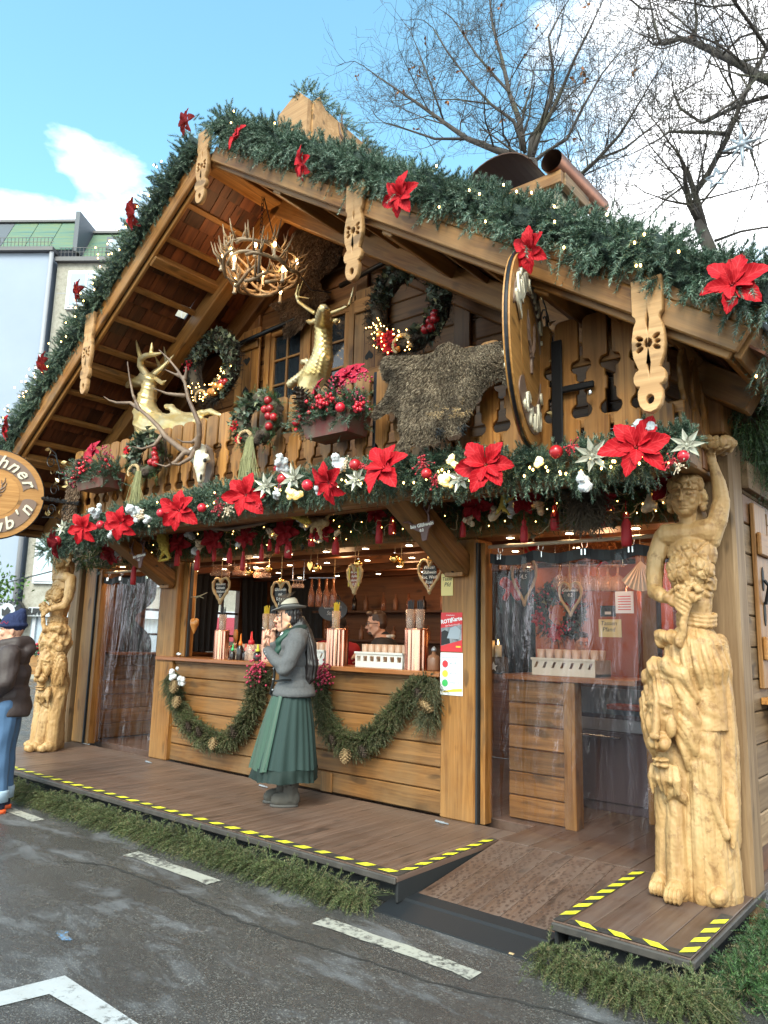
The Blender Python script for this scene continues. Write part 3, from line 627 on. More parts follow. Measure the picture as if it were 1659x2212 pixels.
# braces to the balcony beam
for xa in(-.19,-4.26):
    br=beam('brace',stall,(xa,.02,2.20),(xa,-.88,2.72),.24,.17,'facade_wood',(1,0,0) if 0 else (0,0,1),.012)
    board('brace_shoe',stall,xa-.09,xa+.09,-.07,-.002,2.12,2.26,'honey_wood',2); sh=MB().ell((xa,-.075,2.2),(.035,.02,.05)).obj('shoe_knob','black_iron',stall,True)
# balcony
board('balcony_beam',stall,-5.25,2.0,-.94,-.78,2.62,2.80,'facade_wood',0,.012); board('balcony_beam',stall,-5.25,1.98,-.60,-.48,2.66,2.79,'interior_wood',0)
for i in range(7): board('balcony_floor_board',stall,-5.2,1.96,-.93+.132*i,-.93+.132*i+.128,2.805,2.83,'interior_wood',0)
for xx in(-5.2,-4.26,-.19,1.9): board('balcony_joist',stall,xx-.07,xx+.07,-.77,.0,2.64,2.80,'facade_wood',1)
def half(H):
    # right half outline (w, z): notch of heart, waist, round
    e=.083
    P=[(e,0),(e,.20*H),(e-.02,.205*H)]
    P+=[(e-.058*math.sin(t),.205*H+.115*H*(1-math.cos(t))/2*1.0) for t in [math.pi*k/6 for k in range(1,6)]]
    P+=[(e-.02,.325*H),(e-.02,.40*H),(e-.006,.405*H),(e-.006,.50*H),(e-.02,.505*H),(e-.02,.56*H)]
    P+=[(e-.02-.036*math.sin(t),.565*H+.10*H*(1-math.cos(t))/2) for t in [math.pi*k/5 for k in range(1,5)]]
    P+=[(e-.008,.665*H),(e,.675*H),(e,.93*H)]+[(e-.045+.045*math.cos(t),.955*H+.045*math.sin(t)) for t in (0,.5,1.0,1.57)]
    return P
def balu_mesh(H):
    h=half(H); out=h+[(-x,z) for x,z in reversed(h)]
    return cutout('baluster_board',[(z,x) for x,z in out],[],.03,'honey_wood',.004,False)
MBL=balu_mesh(.86)
def baluster(x,y,z0,rot=0):
    # local x along the grain = up
    return link('baluster_board',MBL,stall,Matrix(((0,math.cos(rot),math.sin(rot),x),(0,math.sin(rot),-math.cos(rot),y),(1,0,0,z0),(0,0,0,1))))
x=-5.0
while x<-.45: baluster(x,-.85,2.84+.0,0); x+=.193
x=-.34
while x<1.9: baluster(x,-.86,2.84,0); x+=.196
for k in range(4): baluster(-5.10,-.75+.2*k,2.84,R(90)); baluster(1.93,-.75+.2*k,2.84,R(90))
for (a,bb) in(((-5.1,-.82,3.0),(-.42,-.82,3.0)),((-5.1,-.82,3.42),(-.42,-.82,3.42)),((-.40,-.82,3.0),(1.95,-.82,3.0)),((-.40,-.82,3.42),(1.95,-.82,3.42))): beam('balcony_rail',stall,a,bb,.028,.075,'honey_wood')
board('balcony_post',stall,-.425,-.395,-.88,-.80,2.84,3.7,'black_iron',2)
# ------------------------------------------------------------------ gable wall
XC,ZR,SL=-2.26,6.12,.70; YW=.2; SLS={-1:.735,1:.66}
def roofz(x): return ZR-SLS[1 if x>XC else -1]*abs(x-XC)
z=2.84; i=0
while z<5.95:
    h=.205; xt=ZR-(z+h*.2); a,c=max(-6.1,XC-xt/SLS[-1]),min(1.93,XC+xt/SLS[1])
    seg=[(a,c)]
    if 3.95<z<5.0: seg=[(a,-2.98),(-1.58,c)]
    for s0,s1 in seg:
        if s1-s0>2.6:
            m=s0+(s1-s0)*rnd.uniform(.35,.65); pr=[(s0,m),(m,s1)]
        else: pr=[(s0,s1)]
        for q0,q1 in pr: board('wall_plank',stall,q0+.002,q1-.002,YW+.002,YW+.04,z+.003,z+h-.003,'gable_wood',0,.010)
    z+=h; i+=1
board('wall_backing',stall,-6.0,-3.0,YW+.05,YW+.07,2.8,3.5,'dark_wood',0)
for xp,w in((-3.18,.20),(-1.50,.15),(-.27,.18),(-5.3,.18),(1.0,.16)):
    board('gable_post',stall,xp-w/2,xp+w/2,YW-.05,YW,2.84,roofz(xp)-.12,'gable_wood',2,.008)
board('gable_post',stall,1.66,1.78,.02,.1,2.84,3.5,'grey_wood',2)
# window with two casements and shutters
wx0,wx1,wz0,wz1=-2.97,-1.60,4.02,5.10
win=board('window_frame',stall,wx0,wx1,YW-.045,YW+.03,wz1-.07,wz1,'honey_wood',0)
board('sill',win,wx0-.03,wx1+.03,YW-.10,YW+.03,wz0-.05,wz0,'honey_wood',0)
for xx in(wx0,(wx0+wx1)/2-.05,wx1-.08): board('stile',win,xx,xx+(.10 if xx not in(wx0,wx1-.08) else .08),YW-.04,YW+.03,wz0,wz1-.072,'honey_wood',2)
for s in(0,1):
    a=wx0+.085+s*.66; c=a+.53
    cs=board('casement',stall,a,c,YW-.02,YW+.02,wz1-.14,wz1-.078,'honey_wood',0)
    board('rail',cs,a,c,YW-.02,YW+.02,wz0+.002,wz0+.06,'honey_wood',0)
    for xx in(a,c-.055): board('stile',cs,xx,xx+.055,YW-.021,YW+.02,wz0+.06,wz1-.141,'honey_wood',2)
    board('glazing_bar',cs,(a+c)/2-.014,(a+c)/2+.014,YW-.018,YW+.015,wz0+.06,wz1-.142,'honey_wood',2)
    for q in(1,2): zq=wz0+.06+(wz1-.14-wz0-.06)*q/3; board('glazing_bar',cs,a+.056,c-.056,YW-.016,YW+.012,zq-.013,zq+.013,'honey_wood',0)
    for ii in range(2):
        for q in range(3):
            x0=a+.056+ii*.22; x1=x0+.20; hh=(wz1-.14-wz0-.06)/3; z0=wz0+.075+q*hh
            link('pane',me_np('pane',[(x0,YW+.005,z0),(x1,YW+.005,z0),(x1,YW+.005,z0+hh-.03),(x0,YW+.005,z0+hh-.03)],[(0,1,2,3)],'pane_dark'),cs)
    V=[];n=24
    for k in range(n+1): xx=a+.03+(c-a-.06)*k/n; yy=YW+.06+.018*math.sin(k*1.9); V+=[(xx,yy,wz0),(xx,yy,wz1-.1)]
    link('curtain',me_np('curtain',V,[(2*k,2*k+2,2*k+3,2*k+1) for k in range(n)],'curtain_navy',True),cs)
def shutter(x0,x1):
    sh=board('shutter',stall,x0,x1,YW-.075,YW-.045,wz0-.04,wz1+.02,'honey_wood',2,.006)
    for zz_ in(wz0+.06,wz1-.24): board('shutter_batten',sh,x0+.01,x1-.01,YW-.105,YW-.077,zz_,zz_+.15,'honey_wood',0,.008)
    for k in(1,2): xx=x0+(x1-x0)*k/3; board('shutter_groove',sh,xx-.004,xx+.004,YW-.0775,YW-.074,wz0,wz1,'dark_wood',2,.001)
    xm=(x0+x1)/2
    for zz_,f in((wz1-.36,1),(wz0+.36,-1)):
        hm=[(p[0],p[1]*f) for p in heart(0,0,.055)]
        MB().prism(hm,0,.003,Matrix(((1,0,0,xm),(0,0,-1,YW-.0755),(0,1,0,zz_),(0,0,0,1)))).obj('heart_opening','velvet_black',sh)  # black plate on the face, stands in for shade inside a sawn heart
shutter(-3.43,-3.02); shutter(-1.56,-1.14)
# ------------------------------------------------------------------ roof
YG=-1.25; YBK=3.6
def rp(s,side,off=0,y=0):  # point at s metres down the slope, off metres above the soffit
    SL_=SLS[side]; c,sn=1/math.hypot(1,SL_),SL_/math.hypot(1,SL_)
    return Vector((XC+side*(s*c+off*sn),y,ZR+.02-s*sn+off*c))
LS=5.52
def slope_box(name,side,s0,s1,y0,y1,o0,o1,mat,parent,along='s',bev=.004):
    m=(o0+o1)/2
    if along=='s': return beam(name,parent,rp(s0,side,m,(y0+y1)/2),rp(s1,side,m,(y0+y1)/2),y1-y0,o1-o0,mat,rp(0,side,1)-rp(0,side,0),bev)
    return beam(name,parent,rp((s0+s1)/2,side,m,y0),rp((s0+s1)/2,side,m,y1),s1-s0,o1-o0,mat,rp(0,side,1)-rp(0,side,0),bev)
for side in(-1,1):
    slope_box('roof_slab',side,.02,LS if side>0 else 3.0,YG+.06,YBK,.10,.16,'slate_roof',stall) if side>0 else [slope_box('roof_slab',side,.02,1.5,YG+.06,YBK,.10,.16,'slate_roof',stall),slope_box('roof_slab',side,1.78,LS,YG+.06,YBK,.10,.16,'slate_roof',stall),slope_box('roof_slab',side,1.502,1.778,YG+.06,-.62,.10,.16,'slate_roof',stall),slope_box('roof_slab',side,1.502,1.778,-.40,YBK,.10,.16,'slate_roof',stall)]
    slope_box('roof_sheet',side,-.08 if side<0 else .0,LS+.05,YG+.02,YBK+.05,.165,.19,'slate_roof',stall,'y') if side>0 else [slope_box('roof_sheet',side,0,1.5,YG+.02,YBK,.165,.19,'slate_roof',stall,'y'),slope_box('roof_sheet',side,1.78,LS+.05,YG+.02,YBK,.165,.19,'slate_roof',stall,'y')]
board('ridge_beam',stall,XC-.11,XC+.11,YG+.02,YBK,ZR-.06,ZR+.13,'honey_wood',1,.01)
# soffit shingles
n=0; stuff=MB()
for side in(-1,1):
    s=.04; row=0
    while s<LS-.05:
        y=YG+.03+(row%2)*-.07
        while y<.18:
            w=rnd.choice((.10,.13,.16,.19)); y1=min(y+w,.2); y0=max(y,YG+.03)
            if not (side<0 and 1.52<s+.1<1.76 and -.62<(y0+y1)/2<-.42) and y1-y0>.03:
                if side<0 and n<292: 
                    n+=1; beam('shingle',stall,rp(s-.03,side,.075+rnd.uniform(0,.006),(y0+y1)/2),rp(s+.225,side,.052,(y0+y1)/2),y1-y0-.006,.014,'shingle_wood',rp(0,side,1)-rp(0,side,0),.002)
                else:
                    Mx,Lg=frame(rp(s-.03,side,.075,(y0+y1)/2),rp(s+.225,side,.052,(y0+y1)/2),rp(0,side,1)-rp(0,side,0)); stuff.box((Lg/2,0,0),(Lg,y1-y0-.006,.014),Mx)
            y=y1 if y1<.2 else 9
        s+=.215; row+=1
o=stuff.obj('shingle','shingle_wood',stall); o['kind']='stuff'
for side in(-1,1):
    for s in(.50,.92,1.58,2.0,2.42,3.10,3.52,3.95,4.6,5.0,5.4):
        slope_box('batten',side,s-.028,s+.028,YG+.03,-.42,-.005,.045,'honey_wood',stall,'y')
    for s in(1.18,2.70,4.22): slope_box('purlin',side,s-.06,s+.06,YG+.02,-.2,-.07,.045,'honey_wood',stall,'y',.008)
    slope_box('rafter',side,.0,LS-.1,-.42,-.26,-.15,.045,'honey_wood',stall,'s',.01)
    slope_box('wall_rafter',side,.0,LS-.5,.06,.195,-.20,.04,'gable_wood',stall,'s',.01)
    # barge boards
    slope_box('barge_board',side,-.02 if side<0 else .07,LS+.02,YG-.055,YG-.015,-.01,.13,'honey_wood',stall,'s',.008)
    slope_box('barge_board',side,-.02 if side<0 else .07,LS+.02,YG-.03,YG+.012,.135,.30,'honey_wood',stall,'s',.008)
    slope_box('barge_moulding',side,.05,LS-.02,YG+.0,YG+.035,-.045,.012,'honey_wood',stall,'s',.006)
    slope_box('eaves_board',side,LS-.01,LS+.03,YG+.02,YBK,-.02,.2,'honey_wood',stall,'y')
# steel tie rods with shoes
for sgn,(a,bb) in enumerate((((-4.85,-.05,3.98),(-3.2,.08,5.05)),((-2.6,.08,5.25),(-.6,-.05,5.02)))):
    pass
rod=MB().tube([U(400,795-0,y=.05),U(640,688,y=.05)],.026,8).obj('tie_rod','black_iron',stall,True)
MB().tube([U(735,618,y=.05),U(905,528,y=-.05)],.026,8).obj('tie_rod','black_iron',stall,True)
for (u,v) in((912,525),(385,800)):
    p=U(u,v,y=-.05); MB().cbox(p,(.16,.1,.12),.02).obj('rod_shoe','black_iron',stall)
for (u,v) in((1000,565),(1253,655)):
    p=U(u,v,y=-.42); b=MB().prism([(-.06,.08),(.06,.08),(.06,-.03)]+[(.06*math.cos(a),-.03+.07*math.sin(a)) for a in (-.4,-.8,-1.2,-1.57,-1.95,-2.35,-2.75)]+[(-.06,-.03)],0,.03,Matrix(((1,0,0,p[0]),(0,0,1,p[1]),(0,1,0,p[2]),(0,0,0,1)))); o=b.obj('beam_shoe','black_iron',stall); MB().ell((p[0],p[1]-.005,p[2]-.02),(.018,.012,.018)).obj('bolt','chrome',o,True)
# fretted pendants on the barge board
def pendant(u,ztop,zbot,y=YG-.075):
    H=ztop-zbot; k=H/.76
    hw=[(.085,0),(.085,-.20),(.07,-.215),(.065,-.235),(.08,-.27),(.09,-.33),(.092,-.38),(.085,-.44),(.066,-.49),(.058,-.51),(.075,-.52),(.088,-.545),(.088,-.575),(.075,-.60),(.055,-.605),(.066,-.63),(.068,-.67),(.058,-.71),(.035,-.74),(0,-.752)]
    out=[(x,z*k) for x,z in hw]+[(-x,z*k) for x,z in reversed(hw[:-1])]
    holes=[ellip(0,-.37*k,.022,.026*k,10)]+[ellip(.053*math.sin(a),-.37*k+.062*k*math.cos(a),.013,.022*k,8,-a) for a in [math.pi/6*q for q in (2,4,8,10)]]+[ellip(.052,-.37*k,.016,.012,8),ellip(-.052,-.37*k,.016,.012,8)]
    dart=lambda c,l:[(0,c+l),(.009,c+.1*l),(0,c-l),(-.009,c+.1*l)]
    holes+=[dart(-.245*k,.085*k),dart(-.49*k,.075*k),ellip(0,-.68*k,.022,.026*k,10)]
    return cutout('pendant_board',out,holes,.045,'carved_wood',.004,stall,Matrix(((1,0,0,u),(0,0,-1,y),(0,1,0,ztop),(0,0,0,1))))
pendant(-2.28,6.42,5.64); pendant(-.275,5.06,4.24); pendant(1.93,3.60,2.82); pendant(-4.14,5.04,4.10); pendant(-6.3,3.55,2.77)
# ridge sign box, chimney and copper cowls
yb0=-.35; p=U(650,232,x=XC); 
RB=thing('ridge_board','tan wooden board with carved antlers on the roof ridge behind the garland','ridge board',(XC,.3,6.3))
MB().prism([(-.30,6.2),(-.30,7.18),(-.22,7.30),(-.12,7.20),(1.5,7.12),(1.5,6.2)],-.05,.05,Matrix(((0,0,1,XC+.35),(1,0,0,.0),(0,1,0,0),(0,0,0,1)))).obj('board_face','carved_wood',RB)
MB().prism([(-.36,6.2),(-.36,7.2),(-.06,7.36),(.10,7.2),(.10,6.2)],-.03,.03,Matrix(((1,0,0,XC+.28),(0,0,1,-.34),(0,1,0,0),(0,0,0,1)))).obj('board_end','carved_wood',RB)
def stag_head(scale,mat,parent,Mx,name='antler_emblem'):
    b=MB()
    b.prism([(x*scale,y*scale) for x,y in [(-.10,.02),(.10,.02),(.13,.10),(.05,.08),(.06,-.12),(.04,-.24),(-.04,-.24),(-.06,-.12),(-.05,.08),(-.13,.10)]],0,.012)
    for s in(-1,1):
        for path in([(0,.05),(.12,.2),(.22,.42),(.18,.68)],[(.12,.2),(.26,.26),(.34,.40)],[(.18,.33),(.31,.44),(.36,.60)],[(.21,.5),(.29,.62),(.30,.78)],[(.06,.1),(.16,.09),(.24,.16)]):
            b.tube([(s*x*scale,y*scale,.006) for x,y in path],[.028*scale,.026*scale,.02*scale,.008*scale][-len(path):],6,True)
    return b.obj(name,mat,parent,False,Mx)
for yy in(.35,1.05): stag_head(.75,'sign_brown',RB,Matrix(((0,0,1,XC+.40),(1,0,0,yy),(0,1,0,6.72),(0,0,0,1))),'antler_plaque')
CH=thing('chimney','plastered chimney with timber collar under curved copper cowls on the right roof slope','chimney',(.2,.9,4.6))
cx,cyy,cz=.16,1.0,5.90
MB().cbox((cx,cyy,5.3),(.46,.46,1.4),.01).obj('chimney_stack','plaster_cream',CH)
zt=U(1105,400,y=.75)[2]
for a,c,w in(((cx-.32,cyy-.30),(cx+.32,cyy-.30),.07),((cx-.32,cyy+.30),(cx+.32,cyy+.30),.07)): beam('collar_beam',CH,(*a,cz),(*c,cz),w,.13,'honey_wood')
for s in(-1,1): beam('collar_beam',CH,(cx+s*.30,cyy-.263,cz),(cx+s*.30,cyy+.263,cz),.07,.13,'grey_wood')
V=[];n=14
for k in range(n+1):
    a=R(200)-R(170)*k/n; 
    for yy in(-.34,.34): V.append((cx-.38+.42*math.cos(a),cyy+yy,cz+.02+.34*math.sin(a)+.12))
o=link('copper_cowl',evalmods(V,[(2*k,2*k+1,2*k+3,2*k+2) for k in range(n)],[('SOLIDIFY',dict(thickness=.012))]),CH); o.data.materials.append(M['dark_copper'])
b=MB(); P=[Vector((cx+.24,cyy-.36,cz+.17)),Vector((cx+.27,cyy+.66,cz+.17))]; b.tube(P,[.11,.11],18,False); ob=b.obj('copper_tube','copper_old',CH,True)
b=MB(); b.tube(P,[.103,.103],18,False); b.f=[tuple(reversed(f)) for f in b.f]; b.obj('tube_lining','dark_copper',CH,True)
# right end wall of the stall with a shuttered window
z=.4
while z<3.3: board('wall_plank',stall,2.0,2.05,-.04,3.1,z+.003,z+.197,'grey_wood' if rnd.random()<.5 else 'gable_wood',1,.008); z+=.2
board('end_beam',stall,2.03,2.10,-.06,3.1,2.62,2.8,'grey_wood',1)
for y0,y1 in((.10,.42),(1.25,1.6)):
    sh=board('shutter',stall,2.055,2.085,y0,y1,1.34,2.55,'honey_wood',2,.006)
    for zz_ in(1.52,2.2): board('shutter_batten',sh,2.088,2.118,y0-.0,y1+.02,zz_,zz_+.15,'honey_wood',1,.008)
    for zz_,hgt in((1.82,.08),(2.05,.08)): MB().prism(ellip(0,0,.028,hgt,12),0,.004,Matrix(((0,0,1,2.0865),(1,0,0,(y0+y1)/2-.04),(0,1,0,zz_),(0,0,0,1)))).obj('oval_opening','velvet_black',sh)  # black ovals laid on the face paint the dark of sawn holes
MB().tube([(2.10,.2,2.04),(2.125,.2,2.0),(2.10,.2,1.88)],.012,6).obj('shutter_catch','black_iron',stall)
w=board('window_frame',stall,2.055,2.09,.43,1.24,2.44,2.52,'honey_wood',1)
board('window_sill',w,2.055,2.13,.40,1.27,1.36,1.42,'honey_wood',1)
for yy in(.44,.82,1.18): board('glazing_bar',w,2.056,2.085,yy,yy+.05,1.42,2.44,'honey_wood',2)
for zz_ in(1.75,2.1): board('glazing_bar',w,2.056,2.08,.49,1.18,zz_,zz_+.03,'honey_wood',1)
link('pane',me_np('pane',[(2.056,.44,1.42),(2.056,1.2,1.42),(2.056,1.2,2.44),(2.056,.44,2.44)],[(0,1,2,3)],'pane_dark'),w)
board('bracket_shelf',stall,2.055,2.28,.12,2.6,1.24,1.285,'honey_wood',1); MB().prism([(2.056,1.235),(2.25,1.235),(2.20,1.12),(2.10,1.05),(2.056,.85)],.30,.36,Matrix(((1,0,0,0),(0,0,1,0),(0,1,0,0),(0,0,0,1)))).obj('shelf_bracket','gable_wood',stall)
def psz(p,px): return px*float((np.array(p)-CAM)@_f)/FPX
def lights_at(P,name,parent,r=.009,mat='fairy_light'):
    b=MB()
    for p in P: b.ell(p,(r,r,r*1.5),None,5,3)
    o=b.obj(name,mat,parent); o['kind']='stuff'; return o
plain('garland_core',(.012,.028,.020),.8,bump=(25,.9,.05))
# ------------------------------------------------------------------ roof garland
g=thing('fir_garland','long blue green fir garland with fairy lights draped over the gable edge of the roof','garland',(XC,YG,6.4),'roof garlands')
pathL=[rp(s,-1,.33,YG-.03) for s in np.linspace(LS+.1,.0,24)]; pathR=[rp(s,1,.315,YG-.03) for s in np.linspace(0,LS+.05,24)]
pathR=[p+Vector((0,-.04*math.sin(i*1.7),.04*math.sin(i*2.3))) for i,p in enumerate(pathR)]
geo('fir_sprigs',garland_geo(pathL,.14,520,.14,46,.036,.0046,.15,.25),'pvc_needles',g,'stuff')
geo('fir_sprigs',garland_geo(pathR,.135,600,.145,48,.036,.0046,.2,.25,bias=(0,-.25,-.1)),'pvc_needles',g,'stuff')
# drooping tips over the barge board
Q,T,_,t=resample(pathR,150); P=Q+np.array([0,-.20,0])+RNG.normal(size=Q.shape)*.05+np.array([-.04,0,-.09]); D=np.array([.15,-.5,-.9])+RNG.normal(size=P.shape)*.3
geo('hanging_sprig',sprigs(P,D,.17*RNG.uniform(.5,1.2,len(P)),40,.034,.0042,.1),'pvc_needles',g,'stuff')
for pp in(pathL,pathR): core=MB(); core.tube(pp,[.095]*len(pp),9); core.obj('garland_core','garland_core',g)
P=[]
for i in range(95):
    sd,s=(-1,rnd.uniform(.3,LS)) if i<75 else (1,rnd.choice((rnd.uniform(.2,5.6),rnd.uniform(3.6,5.5),rnd.uniform(3.8,5.0))))
    P.append(rp(s,sd,.33+rnd.uniform(-.22,.1),YG-.27+rnd.uniform(-.06,.06)))
lights_at(P,'fairy_lights',g,.0068)
for lab,u,v,px,n,sp in (
 ('dusky red poinsettia leaning left on the very peak of the roof garland',405,263,56,(-.75,-.5,.5),0),
 ('red poinsettia seen edge on, first right of the roof peak',515,296,62,(-.3,-.9,.25),.4),
 ('dark red drooping poinsettia hanging in the garland under the tan ridge board',655,355,66,(-.35,-.9,-.2),.2),
 ('broad red poinsettia with folded petals above the second fretted pendant',867,425,92,(.1,-.95,-.25),.1),
 ('velvet red poinsettia right behind the top of the round hanging sign',1148,540,92,(-.1,-.95,-.3),.5),
 ('largest bright red poinsettia at the right end of the roof garland',1582,618,135,(.15,-.9,.1),.25),
 ('red poinsettia standing against the sky halfway up the left roof slope',290,462,66,(-.8,-.6,.2),.1),
 ('red poinsettia against the pale stone facade on the left roof slope',172,630,52,(-.7,-.7,.1),.3),
 ('red poinsettia in front of the grey blue wall on the left roof slope',95,783,50,(-.7,-.7,.1),.2),
 ('lowest poinsettia of the left roof slope just above the round sign',18,922,56,(-.4,-.9,.1),.6)):
    p=U(u,v,y=-1.52); poinsettia(lab,p,n,psz(p,px),'red_petal','red poinsettias on the roof garland',sp,seed=u)
# garland over the ridge board
g=thing('fir_garland','short blue green fir garland lying along the top of the tan ridge board','garland',(XC+.3,.3,7.2),'roof garlands')
geo('fir_sprigs',garland_geo([(XC+.28,-.4,7.25),(XC+.30,-.2,7.36),(XC+.33,.1,7.28),(XC+.35,.7,7.2),(XC+.35,1.5,7.18),(XC+.4,2.1,7.0)],.10,220,.14,30,.034,.005,.1,.3),'pvc_needles',g,'stuff')
# eaves garland on the right side
g=thing('fir_garland','fresh green fir garland hanging below the eaves at the right end wall','garland',(2.25,.2,2.9),'roof garlands')
geo('fir_sprigs',garland_geo([(2.16,-.25,3.12),(2.18,0,2.98),(2.2,.35,2.9),(2.22,.8,2.95),(2.22,1.4,3.05)],.16,380,.17,34,.03,.004,.6,.2,bias=(.1,0,-.7)),'fir_fresh',g,'stuff')
geo('fir_sprigs',garland_geo([rp(LS+.06,1,.2,yy) for yy in(-1.2,-.6,0,.8)],.15,260,.16,30,.034,.0048,.3,.3),'pvc_needles',g,'stuff')
lights_at([rp(LS+.1,1,.1+rnd.uniform(-.2,.1),-1.1+.12*i) for i in range(12)],'fairy_lights',g,.0065)
# ------------------------------------------------------------------ balcony garland
g=thing('fir_garland','blue green fir garland with baubles and silver flowers along the balcony edge','garland',(-1.5,-1,2.75))
yb=-1.04
bp=[U(u,v,y=yb) for u,v in((100,1195),(128,1172),(180,1150),(260,1122),(400,1090),(560,1060),(700,1042),(850,1022),(1000,1012),(1100,1010),(1250,1000),(1350,985),(1410,972))]
bp2=[U(u,v,y=yb) for u,v in((1400,975),(1440,962),(1475,948),(1495,938))]
geo('fir_sprigs',garland_geo(bp,.105,560,.135,44,.032,.0044,.2,.35,bias=(-.05,-.2,-.05)),'pvc_needles',g,'stuff')
geo('fir_sprigs',garland_geo(bp2,.05,620,.10,40,.030,.0044,.1,.2,bias=(-.1,-.2,.1)),'pvc_needles',g,'stuff')
P=[U(u,v+rnd.uniform(-12,18),y=yb-.17) for u,v in [(rnd.uniform(690,1450),0) for _ in range(58)] for v in [np.interp(u,(690,1080,1500),(1045,1018,985))]]+[U(u,np.interp(u,(240,690),(1120,1045))+rnd.uniform(-20,10),y=yb-.16) for u in [rnd.uniform(240,690) for _ in range(22)]]
lights_at(P,'fairy_lights',g,.0065)
for lab,u,v,px,n,sp,pt in (
 ('maroon poinsettia at the far left end of the balcony garland',124,1172,74,(-.75,-.65,-.1),0,'dark_petal'),
 ('narrow red poinsettia second from the left end of the balcony garland',180,1140,78,(.55,-.8,-.1),.2,'red_petal'),
 ('red poinsettia under the left flower box and raffia wreath',262,1130,84,(.45,-.85,-.2),.3,'red_petal'),
 ('red poinsettia below the elk skull',388,1103,100,(.35,-.9,-.1),.5,'red_petal'),
 ('red poinsettia below the raffia tail of the middle wreath',532,1070,112,(.35,-.9,-.05),.15,'red_petal'),
 ('drooping red poinsettia below the right flower box',712,1042,108,(-.1,-.95,-.35),.4,'red_petal'),
 ('red poinsettia left of the boar hide snout on the balcony garland',832,1012,128,(.0,-.95,.25),.25,'red_petal'),
 ('wide open red poinsettia between the boar hide and the round sign',1050,1005,138,(.3,-.95,.05),.0,'red_petal'),
 ('largest red poinsettia below the rightmost fretted pendant',1375,968,158,(.25,-.95,.1),.12,'red_petal')):
    p=U(u,v,y=yb-.22); poinsettia(lab,p,n,psz(p,px)*.9,pt,'red poinsettias on the balcony garland',sp,seed=u+3)
def silver(u,v,px,parent=None):
    p=U(u,v,y=yb-.19); b=MB(); n=Vector((.3+rnd.uniform(-.3,.3),-.9,.1)).normalized(); q=n.to_track_quat('Z','Y').to_matrix().to_4x4(); s=psz(p,px)*.5
    for k in range(13):
        a=k*2*math.pi/(7 if k<7 else 6)+(.4 if k>=7 else 0); L_=s*(1 if k<7 else .6); T=Matrix.Translation(p)@q@Matrix.Rotation(a,4,'Z')@Matrix.Rotation(-.25 if k<7 else -.7,4,'Y')
        b.add([(0,0,0),(L_*.45,-L_*.17,L_*.06),(L_,0,0),(L_*.45,L_*.17,L_*.06),(L_*.5,0,-.02*s)],[(0,1,4),(1,2,4),(2,3,4),(3,0,4)],T)
    b.ell(p+n*s*.1,s*.12,None,6,4); return b.obj('silver_flower','silver_petal',g)
for u,v,px in((575,1050,62),(635,1033,72),(771,1036,60),(995,1035,70),(1280,985,88),(1484,962,78),(137,1140,40),(250,1140,30)): silver(u,v,px)
def ball(u,v,px,mat,name,y=yb-.2,parent=None):
    p=U(u,v,y=y); return MB().ell(p,psz(p,px)/2,None,14,10).obj(name,mat,parent or g,True)
for u,v,px in((664,1048,25),(217,1134,19),(436,1097,20),(348,1108,20),(172,1136,22),(123,1168,20),(1476,985,26),(1010,980,16)): ball(u,v,px,'bauble_red','bauble')
for u,v,px in((610,1035,24),(767,1004,26),(921,1023,24),(1201,976,30)):
    o=ball(u,v,px,'apple_red','apple'); p=U(u,v-px*.45,y=yb-.2); MB().tube([p,p+Vector((.004,0,.02))],.003,5).obj('stalk','twig_bark',o)
def spray(u,v,px,mat,n=22,parent=None,y=yb-.2,name='berry_spray'):
    p=U(u,v,y=y); s=psz(p,px)/2; P=[p+Vector(RNG.normal(size=3)*np.array([s*.45,s*.3,s*.45])) for _ in range(n)]; b=MB()
    for q in P: b.ell(q,s*rnd.uniform(.09,.15),None,6,4); b.tube([p,(p+q)/2+Vector((0,0,.01)),q],.0022,3,False)
    o=b.obj(name,mat,parent or g,True); o['kind']='stuff'; return o
for u,v,px,m in((470,1095,40,'berry_red'),(492,1100,36,'pompom'),(598,1005,30,'berry_red'),(605,1040,24,'berry_pink'),(748,1000,30,'pompom'),(783,1008,26,'berry_red'),(912,1000,46,'berry_red'),(936,1038,42,'berry_red'),(305,1115,40,'pompom'),(232,1130,28,'berry_red'),(1232,968,40,'berry_red'),(1450,1000,36,'berry_red'),(1466,1010,30,'pompom'),(560,1095,20,'berry_red'),(370,1100,30,'pompom')): spray(u,v,px,m)
def cotton(u,v,px,mat='cotton_white',y=yb-.19,parent=None):
    p=U(u,v,y=y); s=psz(p,px)/2; b=MB()
    for k in range(9): b.ell(p+Vector(RNG.normal(size=3)*s*.45),s*rnd.uniform(.4,.65),None,8,6)
    me=blob(b,s*.16,2,.5,lambda co,no:co+no*(vnoise(co,14/s,3)[:,None]*s*.1),mat,'cotton_tuft'); return link('cotton_tuft',me,parent or g)
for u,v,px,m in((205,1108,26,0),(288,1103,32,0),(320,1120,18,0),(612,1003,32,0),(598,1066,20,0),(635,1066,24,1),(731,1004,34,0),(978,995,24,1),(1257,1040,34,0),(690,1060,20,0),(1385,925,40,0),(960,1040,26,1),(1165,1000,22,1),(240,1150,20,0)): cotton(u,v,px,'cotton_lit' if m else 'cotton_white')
for u,v in((468,1060),(905,985),(1190,1000),(1245,975)):
    pass
